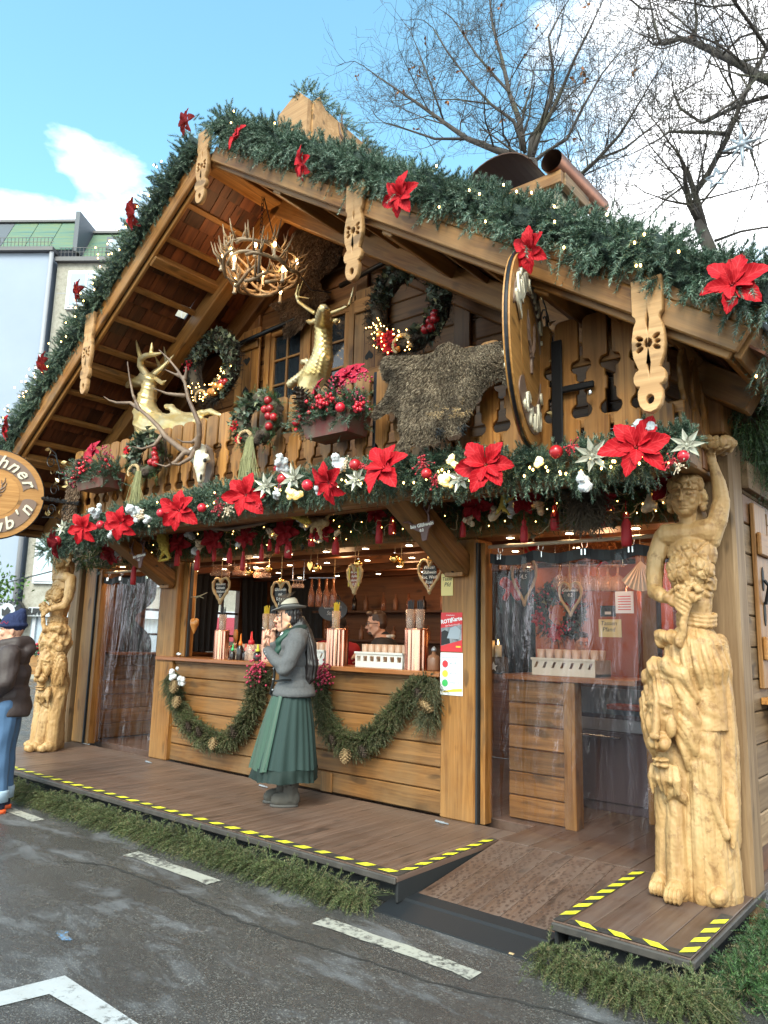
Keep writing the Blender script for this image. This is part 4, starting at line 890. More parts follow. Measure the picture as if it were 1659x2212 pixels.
# ------------------------------------------------------------------ dark garland below the balcony
g2=thing('twig_garland','dark garland of fir, corkscrew twigs and moss tucked under the balcony','garland',(-1.5,-.25,2.65))
yl=-.20
lp=[U(u,v,y=yl) for u,v in((175,1205),(250,1190),(400,1170),(560,1150),(700,1132),(850,1112),(1000,1100),(1130,1090),(1300,1082),(1470,1072))]
geo('fir_sprigs',garland_geo(lp,.14,300,.13,24,.03,.005,.3,.5,bias=(0,-.3,-.2)),'fir_fresh',g2,'stuff')
geo('ivy_leaves',leaves(*(lambda Q,T:(Q+RNG.normal(size=Q.shape)*np.array([.02,.06,.09])+np.array([0,-.08,0]),RNG.normal(size=Q.shape)+np.array([0,-1,-.3])))(*resample(lp,520)[:2]),RNG.uniform(.04,.075,520)),'ivy_dark',g2,'stuff')
b=MB()
for k in range(190):
    Q=resample(lp,1)[0][0]; p=Vector(Q)+Vector((rnd.uniform(-.05,.05),rnd.uniform(-.17,-.05),rnd.uniform(-.1,.12))); d=Vector((rnd.uniform(-1,1),rnd.uniform(-.6,.1),rnd.uniform(-.7,.3))).normalized(); pts=[p]; 
    for i in range(7): d=(d+Vector(RNG.normal(size=3)*.55)).normalized(); p=p+d*.032; pts.append(p)
    b.tube(pts,[.0035]*8,4,False)
b.obj('corkscrew_twigs','twig_pale',g2)['kind']='stuff'
for lab,u,v,px in (
 ('dark red poinsettia in shade left of the left balcony brace',242,1193,56),('dark red poinsettia behind the golden straw rooster at the left brace',388,1174,56),('dark red poinsettia above the left edge of the serving hatch',462,1165,58),
 ('ragged dark red poinsettia above the straw heart with the window behind',534,1160,50),('dark red poinsettia directly above the woman in the hat',618,1148,64),('narrow dark red poinsettia right of the hanging golden bird',700,1143,60),
 ('dark red poinsettia behind the antler sign on the right brace',812,1106,52),('dim red poinsettia right of the brace above the curtained doorway',1028,1090,66),('brightest red poinsettia of the dark garland above the curtained doorway',1134,1075,76),('dim red poinsettia beside the brown moss tuft above the doorway',1300,1086,62),('dark red poinsettia beside the head of the right statue',1446,1048,84)):
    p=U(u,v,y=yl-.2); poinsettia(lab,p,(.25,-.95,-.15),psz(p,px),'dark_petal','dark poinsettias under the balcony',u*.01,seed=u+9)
def tassel(u,v0,v1,px,parent=g2,y=yl-.16):
    p=U(u,v0,y=y); q=U(u,v1,y=y); r=psz(p,px)/2; L_=(p-q).length; b=MB(); b.lathe([(r*.25,0),(r*.55,-L_*.06),(r*.6,-L_*.16),(r*.42,-L_*.22),(r*.85,-L_*.34),(r,-L_*.8),(r*.9,-L_)],9,tuple(p)); b.tube([p,p+Vector((0,0,.08))],.003,4)
    return b.obj('tassel','red_tassel',parent,True)
for a in((385,1178,1222,13),(428,1188,1232,13),(464,1178,1212,10),(497,1183,1216,13),(526,1190,1232,11),(566,1174,1212,11),(583,1164,1190,10),(600,1168,1196,11),(624,1160,1205,17),(291,1212,1262,12),(260,1180,1210,12),(674,1146,1180,16),(726,1160,1198,17),(820,1118,1174,17),(848,1115,1155,18),(895,1110,1142,18),(1000,1124,1160,14),(1063,1085,1120,12),(1132,1122,1172,18),(1198,1090,1146,20),(1352,1105,1180,24),(1300,1080,1140,14)): tassel(*a)
for u,v,px in((408,1155,20),(420,1190,16),(430,1175,18),(525,1170,20),(560,1120,18),(590,1152,24),(620,1195,14),(660,1130,22),(690,1165,22),(1012,1122,22),(1070,1105,30),(1110,1100,28),(1160,1090,26),(1400,1085,34),(1430,1070,24),(258,1200,18),(520,1140,18),(727,1150,16)): cotton(u,v,px,'pompom' if (u%3) else 'cotton_white',yl-.17,g2)
lights_at([U(u,np.interp(u,(175,1470),(1195,1078))+rnd.uniform(-22,22),y=yl-.2) for u in [rnd.uniform(200,1470) for _ in range(70)]],'fairy_lights',g2,.0036)
b=MB()
for k in range(420):
    u0=rnd.gauss(1268,18); p=U(u0,rnd.uniform(1040,1100),y=yl-.25); d=Vector((rnd.gauss(0,.25),rnd.gauss(0,.2),-1)); pts=[p]
    for i in range(5): p=p+d.normalized()*.045; d+=Vector(RNG.normal(size=3)*.45); pts.append(p)
    b.tube(pts,[.0028]*6,3,False)
b.obj('moss_tuft','moss_fibre',g2)['kind']='stuff'
# straw animals and antlers hanging below the balcony
def straw_fig(name,label,chains,mat,y,scale=1):
    pts=[U(u,v,y=y) for c in chains for u,v,_ in c]; T=thing(name,label,'decoration',pts[0],'golden straw figures under the balcony'); b=MB()
    for c in chains: b.chain([U(u,v,y=y) for u,v,_ in c],[psz(U(u,v,y=y),r) for u,v,r in c],8)
    me=blob(b,.008,1,.5,lambda co,no:co+no*(vnoise(co,160,5)[:,None]*.006),mat,'straw_body'); link('straw_body',me,T); return T
straw_fig('straw_rooster','shaggy golden straw rooster hanging at the left balcony brace',[[(350,1145,9),(352,1165,13),(356,1185,10)],[(352,1150,8),(343,1140,5)],[(356,1185,6),(366,1205,3)],[(355,1190,5),(345,1208,2)],[(345,1212,3),(362,1208,3)]],'golden_straw',yl-.3)
b=straw_fig('straw_bird','bright yellow straw bird hanging on a chain right above the woman',[[(614,1112,7),(625,1108,9),(640,1115,7),(655,1122,9),(668,1128,6)],[(614,1112,4),(611,1118,2)]],'golden_straw',yl-.42)
p0=U(617,1105,y=yl-.42); ch=MB()
for k in range(9): ch.lathe([(.006,0),(.009,.004),(.006,.008)],8,(p0[0],p0[1],p0[2]+.018*k))
ch.obj('hanging_chain','golden_straw',b)
straw_fig('straw_bundle','golden twig bundle in the dark garland left of the doorway poinsettias',[[(1085,1088,6),(1090,1060,4),(1100,1045,2)],[(1085,1090,6),(1072,1110,3)],[(1088,1085,5),(1108,1075,3),(1112,1055,2)],[(1085,1095,5),(1100,1110,3)]],'golden_straw',yl-.3)
straw_fig('straw_fox','brown straw fox beside the yellow bird under the balcony',[[(670,1125,9),(690,1130,13),(704,1128,9)],[(690,1140,6),(694,1165,3)],[(676,1135,5),(672,1150,3)],[(704,1124,6),(710,1112,3)]],'straw',yl-.3)
T=thing('antler_rack','dark stag antler hanging lengthwise over the serving hatch','antler',U(500,1140,y=yl-.33)); b=MB()
for c in([(422,1143,7),(450,1138,9),(490,1143,9),(540,1135,9),(575,1128,6)],[(450,1138,6),(470,1150,3)],[(540,1135,6),(555,1120,3)]): b.chain([U(u,v,y=yl-.33) for u,v,_ in c],[psz(U(u,v,y=yl-.33),r/1.7) for u,v,r in c],8)
link('antler_beam',blob(b,.008,2,.5,None,'antler_dark','antler_beam'),T)
# ------------------------------------------------------------------ wreaths
AP=None
def wreath(label,c,n,Ro,ri,style,decor,loc_name='wreath',seed=1,dens=1.0,tail=0):
    c=Vector(c); n=Vector(n).normalized(); T=thing('wreath',label,'wreath',c); q=n.to_track_quat('Z','Y').to_matrix().to_4x4(); B=Matrix.Translation(c)@q; Rm=(Ro+ri)/2; rr=(Ro-ri)/2
    ring=lambda a,rad=Rm,zz=0:B@Vector((rad*math.cos(a),rad*math.sin(a),zz))
    r=random.Random(seed); b=MB(); b.tube([ring(t,Rm*(1+.02*math.sin(5*t)),rr*.4) for t in np.linspace(0,2*math.pi,40)],rr*.62,10,False); b.obj('wreath_core','moss_fibre',T,True); b=MB()
    for k in range(int(90*dens)):
        a0=r.uniform(0,6.28); ln=r.uniform(1.5,4); ph=r.uniform(0,6.28); rad=rr*r.uniform(.2,.75); pts=[]
        for i in range(14):
            a=a0+ln*i/13; w=ph+a*3; pts.append(ring(a,Rm+rad*math.cos(w),rad*.8*math.sin(w)))
        b.tube(pts,r.uniform(.004,.008),4,False)
    b.obj('twig_ring','twig_bark',T)['kind']='stuff'
    m=int(900*dens); a=RNG.uniform(0,6.28,m); w=RNG.uniform(0,6.28,m); rad=rr*RNG.uniform(.3,.95,m); P=np.array([tuple(ring(x,Rm+y*math.cos(z),abs(y*.9*math.sin(z)))) for x,y,z in zip(a,rad,w)])
    nn=np.array(tuple(n)); D=unit(P-np.array(tuple(c)))*.6+RNG.normal(size=P.shape)*.6+nn*.5
    if style=='dark':
        geo('fir_sprigs',sprigs(P,D,.10,14,.028,.0045,.1),'twig_mass',T,'stuff')
    else: geo('fir_sprigs',sprigs(P[::3],D[::3],.09,22,.04,.003,.1),'fir_fresh',T,'stuff')
    m=int((420 if style=='dark' else 150)*dens); a=RNG.uniform(-1.2,2.9,m) if style=='dark' else RNG.uniform(.6,4.0,m); P=np.array([tuple(ring(x,Rm+rr*RNG.uniform(-.9,.9),rr*RNG.uniform(.5,1.0))) for x in a]); D=RNG.normal(size=P.shape)+nn*.2
    geo('ivy_leaves',leaves(P+D*.0,D,RNG.uniform(.05,.085,m)),'ivy_leaf',T,'stuff')
    for kind,ang,radf,size in decor:
        p=ring(R(ang),Rm+rr*radf,rr*1.0)
        if kind=='apple': MB().ell(p,size,None,12,8).obj('apple','apple_red',T,True)
        elif kind=='copper': MB().ell(p,size,None,12,8).obj('copper_apple','heart_wood',T,True)
        elif kind=='cone': link('pine_cone',CONE,T,Matrix.Translation(p)@Matrix.Rotation(r.uniform(0,6),4,'X')@Matrix.Rotation(r.uniform(0,6),4,'Y')@Matrix.Scale(size,4))
        elif kind=='flower':
            for k in range(7):
                a=k*.9; Mx=Matrix.Translation(p)@q@Matrix.Rotation(a,4,'Z')@Matrix.Rotation(-.5,4,'Y')@Matrix.Scale(size,4); link('petal',PETALS[('red_petal',)][k%3],T,Mx)
        elif kind=='horn':
            bb=MB(); pts=[p+(q@Vector((size*math.cos(t),size*math.sin(t),.01*t))) for t in np.linspace(-.4,4.4,16)]; bb.tube(pts,list(np.linspace(.32,.12,16)*size),8); me=blob(bb,size*.05,0,.5,lambda co,no:co+no*(np.sin(co[:,0]*260)*np.sin(co[:,2]*260)*.004)[:,None],'straw','straw_horn'); link('straw_horn',me,T)
        elif kind=='berries': 
            P=[p+Vector(RNG.normal(size=3)*size) for _ in range(16)]; blobs(P,size*.28,'berry_red','berries',T,6,4,'stuff')
        elif kind=='lily': 
            bb=geo('pale_leaves',leaves(np.array([tuple(p)]*6),RNG.normal(size=(6,3))+nn*.7,size,'x'),'ivy_leaf',T)
    if tail:
        b=MB(); p=ring(R(-90),Rm,rr)
        for k in range(120):
            x=r.gauss(0,.035); L_=tail*r.uniform(.8,1.05); ex=x*1.7+r.gauss(0,.012); b.tube([p+Vector((x*.4,r.uniform(-.03,.01),0)),p+Vector((x,-.035+r.uniform(-.02,.02),-L_*.5)),p+Vector((ex,-.03+r.uniform(-.03,.03),-L_))],.0028,3,False)
        b.obj('raffia_tail','raffia',T)['kind']='stuff'
    return T,ring,rr
CONE=cone_mesh('twig_bark'); CONEP=cone_mesh('straw')
c=U(888,666,y=-.20); q_=psz(c,1); T,ring,rr=wreath('huge dark twig wreath with grey ivy, apples and lights right of the upper window',c,(.05,-1,0),q_*108,q_*62,'dark',[('flower',-125,.1,.09),('flower',-118,-.4,.08),('flower',-110,.5,.09),('horn',-92,.25,.085),('cone',-62,.3,.11),('apple',-52,.1,.045),('apple',-45,.5,.045),('apple',-40,-.1,.042),('apple',-34,.3,.045),('apple',-28,.0,.04),('copper',-140,.0,.035),('copper',-100,.6,.03),('berries',-133,.3,.035),('lily',80,.4,.08),('lily',70,.1,.08),('lily',55,.3,.08)],seed=3,dens=1.3)
lights_at([ring(R(rnd.uniform(-165,-75)),q_*85+rnd.uniform(-.11,.11),.12+rnd.uniform(0,.04)) for _ in range(46)],'fairy_lights',T,.005)
c=U(466,796,y=-.16); q_=psz(c,1); T,ring,rr=wreath('dark twig wreath with pale ivy and copper apples left of the upper window',c,(.05,-1,0),q_*82,q_*44,'dark',[('copper',-70,.2,.05),('copper',-60,-.2,.05),('copper',-52,.4,.045),('copper',-80,-.1,.04),('apple',-45,.1,.045),('apple',-40,.5,.04),('horn',-105,.3,.07),('berries',170,.2,.04),('flower',165,.0,.06),('lily',100,.3,.09),('lily',85,.2,.09)],seed=5,dens=1.2)
lights_at([ring(R(rnd.uniform(-150,-10)),q_*62+rnd.uniform(-.10,.10),.12+rnd.uniform(0,.04)) for _ in range(46)],'fairy_lights',T,.005)
c=U(562,908,y=-.99); wreath('ivy wreath with six dark apples and straw tail hung left of the red flower box',c,(.1,-1,.05),.275,.10,'green',[('apple',40,.2,.037),('apple',15,.1,.038),('apple',22,-.55,.037),('apple',-5,-.1,.037),('apple',-8,.65,.036),('apple',-30,.4,.036),('horn',-110,.1,.062),('cone',-60,.2,.085),('cone',8,1.0,.075),('cone',-75,.7,.08),('flower',-165,.3,.06),('flower',-128,.5,.05),('lily',110,.1,.08),('lily',150,.0,.075),('lily',170,.3,.09)],seed=7,dens=.8,tail=.42)
c=U(322,985,y=-.99); wreath('ivy wreath with dark apples and straw tail hung behind the elk antlers',c,(.1,-1,.05),.275,.10,'green',[('apple',10,.2,.038),('apple',-8,.1,.038),('apple',-20,.5,.038),('apple',-35,.0,.037),('apple',-30,.8,.036),('horn',-115,.1,.062),('cone',20,.8,.08),('cone',-65,.5,.08),('flower',165,.6,.06),('lily',100,.2,.08),('lily',60,.5,.08),('lily',140,.1,.08)],seed=9,dens=.8,tail=.40)
# ------------------------------------------------------------------ hides
def hide(label,name,poly,y,mat,fl,n,flow,bulge=.05,seed=0,w=.004,tilt=0):
    W_=[U(u,v,y=y) for u,v in poly]; X=np.array([(p[0],p[2]) for p in W_]); T=thing(name,label,'animal hide',(X[:,0].mean(),y,X[:,1].min()))
    cx_,cz_=X.mean(0)
    def inside(P):
        r=np.zeros(len(P),bool); j=len(X)-1
        for i in range(len(X)):
            a=(X[i,1]>P[:,1])!=(X[j,1]>P[:,1]); t=(X[j,0]-X[i,0])*(P[:,1]-X[i,1])/(X[j,1]-X[i,1]+1e-12)+X[i,0]; r^=a&(P[:,0]<t); j=i
        return r
    def depth(P):
        d=np.full(len(P),9.)
        for i in range(len(X)):
            a,bb=X[i-1],X[i]; e=bb-a; t=np.clip(((P-a)@e)/(e@e),0,1); d=np.minimum(d,np.linalg.norm(P-a-t[:,None]*e,axis=1))
        return d
    def yy(P): return y-bulge*np.minimum(1,depth(P)/.12)-.025*np.sin(P[:,0]*9+P[:,1]*4)*np.minimum(1,depth(P)/.15)-.02-tilt*np.maximum(0,(X[:,1].max()-P[:,1])-.35)
    # skin
    st=.02; gx=np.arange(X[:,0].min(),X[:,0].max()+st,st); gz=np.arange(X[:,1].min(),X[:,1].max()+st,st); G=np.stack(np.meshgrid(gx,gz,indexing='ij'),-1).reshape(-1,2); nz=len(gz); ins=inside(G)
    V=np.stack([G[:,0],yy(G)+.004,G[:,1]],1); F=[]
    for i in range(len(gx)-1):
        for j in range(nz-1):
            k=i*nz+j
            if ins[k] and ins[k+1] and ins[k+nz] and ins[k+nz+1]: F.append((k,k+nz,k+nz+1,k+1))
    link('hide_skin',evalmods(V,F,[('SOLIDIFY',dict(thickness=.012))],'hide_skin'),T).data.materials.append(M['hair_hide'])
    rg=np.random.default_rng(seed); P=np.stack([rg.uniform(X[:,0].min(),X[:,0].max(),n*3),rg.uniform(X[:,1].min(),X[:,1].max(),n*3)],1); P=P[inside(P)][:n]
    B=np.stack([P[:,0],yy(P),P[:,1]],1); d=flow(P,cx_,cz_); D=unit(np.stack([d[:,0],np.full(len(P),-.42),d[:,1]],1)+rg.normal(size=(len(P),3))*.22); L_=fl*rg.uniform(.6,1.3,len(P)); e=B+D*L_[:,None]; m=B+D*L_[:,None]*.5+np.array([0,-.25,0])*L_[:,None]*.25
    s=unit(np.cross(D,rg.normal(size=D.shape)))*w
    V=np.stack([B-s*.6,B+s*.6,m+s,e,m-s],1).reshape(-1,3); i=np.arange(len(P))*5; F=np.vstack([np.stack([i,i+1,i+2,i+4],1),np.stack([i+4,i+2,i+3,i+3],1)])
    F3=np.vstack([np.stack([i,i+1,i+2],1),np.stack([i,i+2,i+4],1),np.stack([i+4,i+2,i+3],1)])
    geo('fur',(V,F3),mat,T,'stuff'); return T
z7=lambda L:[((1500+x*.5425)/1.8228,(1200+y_*.5425)/1.8228) for x,y_ in L]
def flow_boar(P,cx,cz):
    dx=(P[:,0]-cx-.02); return np.stack([np.tanh(dx*3)*.8,np.full(len(P),-.9)+.3*np.abs(dx)],1)
BH=hide('large grey brown boar hide with ears hung over the balcony rail beside the round sign','boar_hide',z7([(22,470),(28,400),(60,370),(200,372),(330,365),(400,345),(430,300),(500,268),(560,295),(620,318),(760,295),(850,268),(940,290),(960,360),(960,470),(945,600),(915,595),(905,545),(850,575),(790,615),(762,700),(738,800),(715,890),(690,970),(600,1000),(540,1035),(440,1062),(365,1048),(345,1108),(290,1112),(258,1070),(268,990),(228,930),(215,860),(185,812),(135,785),(90,805),(30,850),(-15,815),(-5,745),(55,650),(90,570),(45,540)]),-.98,'boar_fur',.034,46000,flow_boar,.07,2,.0024,.42)
for (x,y_,s) in((430,905,.03),(600,880,.03)):
    p=U(*z7([(x,y_)])[0],y=-1.24); geo('eye_slit',sprigs(np.array([tuple(p)]*10)+RNG.normal(size=(10,3))*.012,np.array([[0,-.6,-.8]]*10)+RNG.normal(size=(10,3))*.2,.05,8,.03,.008),'velvet_black',BH,'stuff')
for (x,y_) in((420,790),(590,775)):
    p=U(*z7([(x,y_)])[0],y=-1.20); geo('ear_fur',sprigs(np.array([tuple(p)]*12)+RNG.normal(size=(12,3))*.028,np.array([[0,-.8,-.3]]*12)+RNG.normal(size=(12,3))*.35,.06,10,.03,.003),'straw',BH,'stuff')
z2=lambda L:[((700+x*.6028)/1.8228,(300+y_*.6028)/1.8228) for x,y_ in L]
def flow_deer(P,cx,cz): return np.stack([-.25+.5*np.tanh((P[:,0]-cx)*3),np.full(len(P),-1.)],1)
hide('brown deer hide hanging head down above the upper window behind the chandelier','deer_hide',z2([(765,1012),(800,1000),(840,985),(870,1005),(960,1003),(1040,1008),(1085,980),(1120,985),(1122,1030),(1100,1100),(1085,1160),(1050,1235),(965,1300),(940,1345),(958,1400),(1005,1440),(960,1480),(890,1540),(855,1600),(825,1650),(770,1685),(735,1720),(708,1705),(700,1640),(685,1590),(690,1550),(610,1490),(700,1465),(765,1440),(795,1380),(800,1300),(785,1200),(772,1100)]),.09,'deer_fur',.034,20000,flow_deer,.05,4,.0036)
hide('small curled animal hide with pale edge at the left end of the balcony','fox_hide',[(150,1010),(168,1035),(178,1060),(175,1080),(168,1100),(172,1130),(160,1150),(140,1150),(140,1100),(150,1060),(146,1030)],-.93,'deer_fur',.04,2500,flow_deer,.05,5,.004)
# ------------------------------------------------------------------ elk skull
T=thing('elk_skull','white elk skull with wide dark antlers mounted on a plaque on the balcony','animal skull',U(435,1000,y=-.95))
z5=lambda x,y_,y:U(x*.5425/1.8228,(1300+y_*.5425)/1.8228,y=y)
P=[(1440,840),(1500,830),(1530,860),(1545,960),(1540,1040),(1510,1120),(1480,1150),(1440,1120),(1430,1000)]
o=[z5(x,y_,-.9) for x,y_ in P]; MB().prism([(p[0],p[2]) for p in o],.88,.905,Matrix(((1,0,0,0),(0,0,-1,0),(0,1,0,0),(0,0,0,1)))).obj('plaque','plaque_wood',T)
b=MB(); b.ell(z5(1445,880,-.98),(.085,.08,.075)); b.cap(z5(1450,880,-.98),z5(1450,980,-1.02),.075,.06); b.cap(z5(1452,980,-1.02),z5(1455,1090,-1.0),.055,.032); b.cap(z5(1395,870,-1.0),z5(1370,885,-1.02),.03,.028); b.ell(z5(1490,930,-1.0),(.04,.05,.05)); b.ell(z5(1405,930,-1.02),(.035,.05,.05))
me=blob(b,.009,2,.5,lambda co,no:co+no*(vnoise(co,60,2)[:,None]*.005),'bone','skull'); sk=link('skull',me,T)
for x,y_ in((1488,945),(1412,950)): MB().ell(z5(x,y_,-1.040),(.013,.020,.020)).obj('eye_socket','velvet_black',sk,True)  # black bodies put the shade of the eye hollows onto the skull
MB().ell(z5(1458,1065,-1.030),(.007,.012,.032)).obj('nose_hole','velvet_black',sk,True)  # shade of the nose hollow, a black body set on the bone
b=MB()
def antl(b,pts,r0,r1,ya,yb_):
    n=len(pts); b.chain([z5(x,y_,ya+(yb_-ya)*i/(n-1)) for i,(x,y_) in enumerate(pts)],list(np.linspace(r0,r1,n)),8)
for pts,r0,r1,ya,yb_ in (([(1400,890),(1435,840),(1448,760),(1445,680),(1412,600),(1368,500),(1342,380),(1290,290),(1220,205),(1156,145)],.034,.008,-1.02,-1.28),([(1345,350),(1352,300),(1350,264)],.02,.007,-1.18,-1.2),([(1335,350),(1270,320),(1195,285)],.02,.006,-1.18,-1.3),([(1340,475),(1290,470),(1210,460),(1160,440),(1100,418)],.024,.006,-1.13,-1.3),([(1435,780),(1390,815),(1330,812),(1275,785)],.02,.006,-1.05,-1.2),([(1415,870),(1380,930),(1300,975),(1240,970),(1213,928)],.026,.007,-1.04,-1.3),
 ([(1372,890),(1310,860),(1205,775),(1150,700),(1080,630),(1010,572),(965,470),(942,350),(925,230)],.034,.008,-1.02,-1.25),([(1012,575),(950,528),(850,527),(795,510),(750,480)],.024,.006,-1.15,-1.3),([(1010,572),(985,520),(975,480)],.02,.012,-1.15,-1.2),([(1175,765),(1120,835),(1030,862),(950,842)],.024,.006,-1.08,-1.3),([(1345,880),(1275,955),(1205,992),(1115,962)],.026,.006,-1.04,-1.3)): antl(b,pts,r0,r1,ya,yb_)
link('antlers',blob(b,.0085,1,.5,None,'antler_dark','antlers'),T)
# ------------------------------------------------------------------ gold deer
def gold(label,chains,y,extra=None):
    T=thing('golden_deer',label,'deer figure',chains[0][0][:3] if len(chains[0][0])>3 else (U(*chains[0][0][:2],y=y)),'golden deer on the balcony'); b=MB()
    for c in chains: b.chain([U(p[0],p[1],y=y+(p[3] if len(p)>3 else 0)) for p in c],[psz(U(p[0],p[1],y=y),p[2]) for p in c],10)
    return T,b
Z5=lambda L:[((p[0]*.5425)/1.8228,(1300+p[1]*.5425)/1.8228,p[2]*.2976)+tuple(p[3:]) for p in L]
T,b=gold('golden stag figure facing left behind the balcony rail, cape on its back',[Z5([(930,396,22),(960,388,30),(1010,372,42),(1070,355,56),(1095,365,54)]),Z5([(1085,375,48),(1080,450,62),(1060,520,70),(1060,600,95),(1090,690,120),(1120,760,125)]),Z5([(1110,720,120),(1220,720,115),(1380,740,120),(1520,760,120)]),Z5([(1125,345,12,-.03),(1180,380,14,-.07),(1205,365,4,-.1)]),Z5([(1100,330,14,.04),(1140,330,14,.08),(1145,300,4,.1)]),Z5([(1215,560,22),(1245,560,26),(1270,600,28),(1330,620,22),(1440,610,22),(1530,590,24),(1600,620,18)])],-.66)
me=blob(b,.012,3,.5,lambda co,no:co+no*(vnoise(co,30,6)[:,None]*.002+ (np.maximum(0,np.sin(co[:,2]*55+co[:,0]*25))*.012*(co[:,0]<-2.9))[:,None]),'gold_leaf','deer_body'); link('deer_body',me,T); b=MB()
for L in(Z5([(1060,320,26,-.05),(1020,260,22,-.12),(1020,210,20,-.15),(1060,185,18,-.16),(1130,175,14,-.16),(1180,165,5,-.16)]),Z5([(1025,215,16,-.15),(1005,150,13,-.16),(988,72,4,-.17)]),Z5([(1095,180,14,-.16),(1102,130,12,-.17),(1102,88,4,-.18)]),Z5([(1120,320,26,.05),(1170,280,20,.1),(1210,240,16,.14),(1260,182,5,.16)]),Z5([(1165,285,14,.1),(1145,230,10,.12),(1125,190,4,.13)]),Z5([(1205,245,12,.14),(1200,180,9,.15),(1190,120,4,.16)])): b.chain([U(p[0],p[1],y=-.66+p[3]) for p in L],[psz(U(p[0],p[1],y=-.66),p[2])*1.15 for p in L],8)
link('antlers',blob(b,.009,1,.5,None,'gold_leaf','antlers'),T)
Z6=lambda L:[((900+p[0]*.3617)/1.8228,(1000+p[1]*.3617)/1.8228,p[2]*.1984)+tuple(p[3:]) for p in L]
T,b=gold('golden stag figure facing outward in front of the upper window',[Z6([(1035,600,48,-.34),(1035,630,62,-.26),(1030,700,84,-.1),(1035,760,100,0)]),Z6([(1035,740,95,0),(1035,850,92,0),(1030,1000,95,-.02),(1020,1150,120,-.02),(960,1300,150,0),(930,1450,190,.05)]),Z6([(945,730,26,.0),(900,745,30,.02),(850,725,8,.03)]),Z6([(1125,730,26,.0),(1170,735,30,.02),(1215,705,8,.03)]),Z6([(810,1175,30),(860,1170,34),(900,1220,40),(850,1260,40),(780,1330,40),(680,1420,50)])],-.42)
me=blob(b,.012,3,.5,lambda co,no:co+no*(np.abs(np.sin(co[:,2]*70+co[:,0]*60))*np.abs(np.sin(co[:,0]*95-co[:,2]*40))*.010*((co[:,2]>4.02)&(co[:,2]<4.75)))[:,None],'gold_leaf','deer_body'); link('deer_body',me,T); b=MB()
for L in(Z6([(930,640,34,0),(840,580,30,.0),(760,520,26,.0),(735,440,22,-.02),(765,320,8,-.04)]),Z6([(755,510,20,0),(770,400,14,-.06),(815,275,6,-.1)]),Z6([(770,470,12,-.02),(830,475,11,-.1),(885,485,6,-.16)]),Z6([(1130,640,34,0),(1230,600,30,0),(1310,560,26,0),(1335,480,20,-.02),(1362,350,8,-.04)]),Z6([(1310,560,16,0),(1270,560,11,-.1),(1235,550,6,-.16)]),Z6([(1335,500,12,-.02),(1330,430,9,-.08),(1328,385,5,-.1)])): b.chain([U(p[0],p[1],y=-.42+p[3]) for p in L],[psz(U(p[0],p[1],y=-.42),p[2])*.75 for p in L],8)
link('antlers',blob(b,.009,1,.5,None,'gold_leaf','antlers'),T)
b=MB(); 
for s in(-1,1):
    p=U((900+(1035+s*28)*.3617)/1.8228,(1000+590*.3617)/1.8228,y=-.78); b.ell(p,(.014,.01,.012))
b.obj('nostrils','twig_bark',T,True)
# ------------------------------------------------------------------ flower boxes
def flowerbox(label,c,w,seed,poin,extra):
    x,y,z=c; T=thing('flower_box',label,'flower box',(x,y,z)); r=random.Random(seed)
    wt,wb,h,d=w/2,w/2*.78,.17,.13
    V=[(-wb,-d*.7,0),(wb,-d*.7,0),(wb,d,0),(-wb,d,0),(-wt,-d,h),(wt,-d,h),(wt,d,h),(-wt,d,h)]; V=[(x+a,y+b_,z+cc) for a,b_,cc in V]
    bx=link('wooden_box',me_np('wooden_box',V,[(0,3,2,1),(0,1,5,4),(1,2,6,5),(2,3,7,6),(3,0,4,7)],'flower_box_paint'),T)
    bx2=link('box_soil',me_np('box_soil',[V[4],V[5],V[6],V[7]],[(0,1,2,3)],'moss_fibre'),bx)
    n=330; P=np.stack([RNG.uniform(-wt,wt,n),RNG.uniform(-d,d*.6,n),RNG.uniform(.08,.26,n)],1); D=np.stack([P[:,0]*2.2,P[:,1]*3-.5,RNG.uniform(-.2,1,n)],1)+RNG.normal(size=P.shape)*.35
    geo('fir_sprigs',sprigs(P+np.array([x,y,z]),D,.15*RNG.uniform(.6,1.3,n),34,.035,.0042,.1),'pvc_needles',T,'stuff'); geo('fir_sprigs',sprigs((P+np.array([x,y,z]))[::2],D[::2],.13,30,.05,.0025,.1),'fir_fresh',T,'stuff')
    for (dx,dy,dz,s,nv) in poin:
        p=Vector((x+dx,y+dy,z+dz)); q=Vector(nv).normalized().to_track_quat('Z','Y').to_matrix().to_4x4(); fl=None
        for k in range(10):
            o=link('petal',PETALS[('pink_petal',)][k%3],T,Matrix.Translation(p)@q@Matrix.Rotation(k*1.05+(k>5)*.5,4,'Z')@Matrix.Rotation(-.2-.3*(k>5),4,'Y')@Matrix.Diagonal((s*.5*(1 if k<6 else .65),s*.52,s*.5,1)))
    for kind,dx,dy,dz,s in extra:
        p=Vector((x+dx,y+dy,z+dz))
        if kind=='cone': link('pine_cone',CONE,T,Matrix.Translation(p)@Matrix.Rotation(r.uniform(-.4,.4),4,'Y')@Matrix.Rotation(r.uniform(-.3,.6),4,'X')@Matrix.Scale(s,4))
        elif kind=='apple': MB().ell(p,s,None,14,10).obj('apple','bauble_red',T,True)
        else: blobs([p+Vector(RNG.normal(size=3)*s) for _ in range(20)],.016 if kind=='berries' else .009,'berry_pink' if kind=='spray' else 'bauble_red','berry_spray',T,7,5,'stuff')
    return T
PETALS[('pink_petal',)]=[petal_mesh(1,.55,'pink_petal',k+5,.3) for k in range(3)]
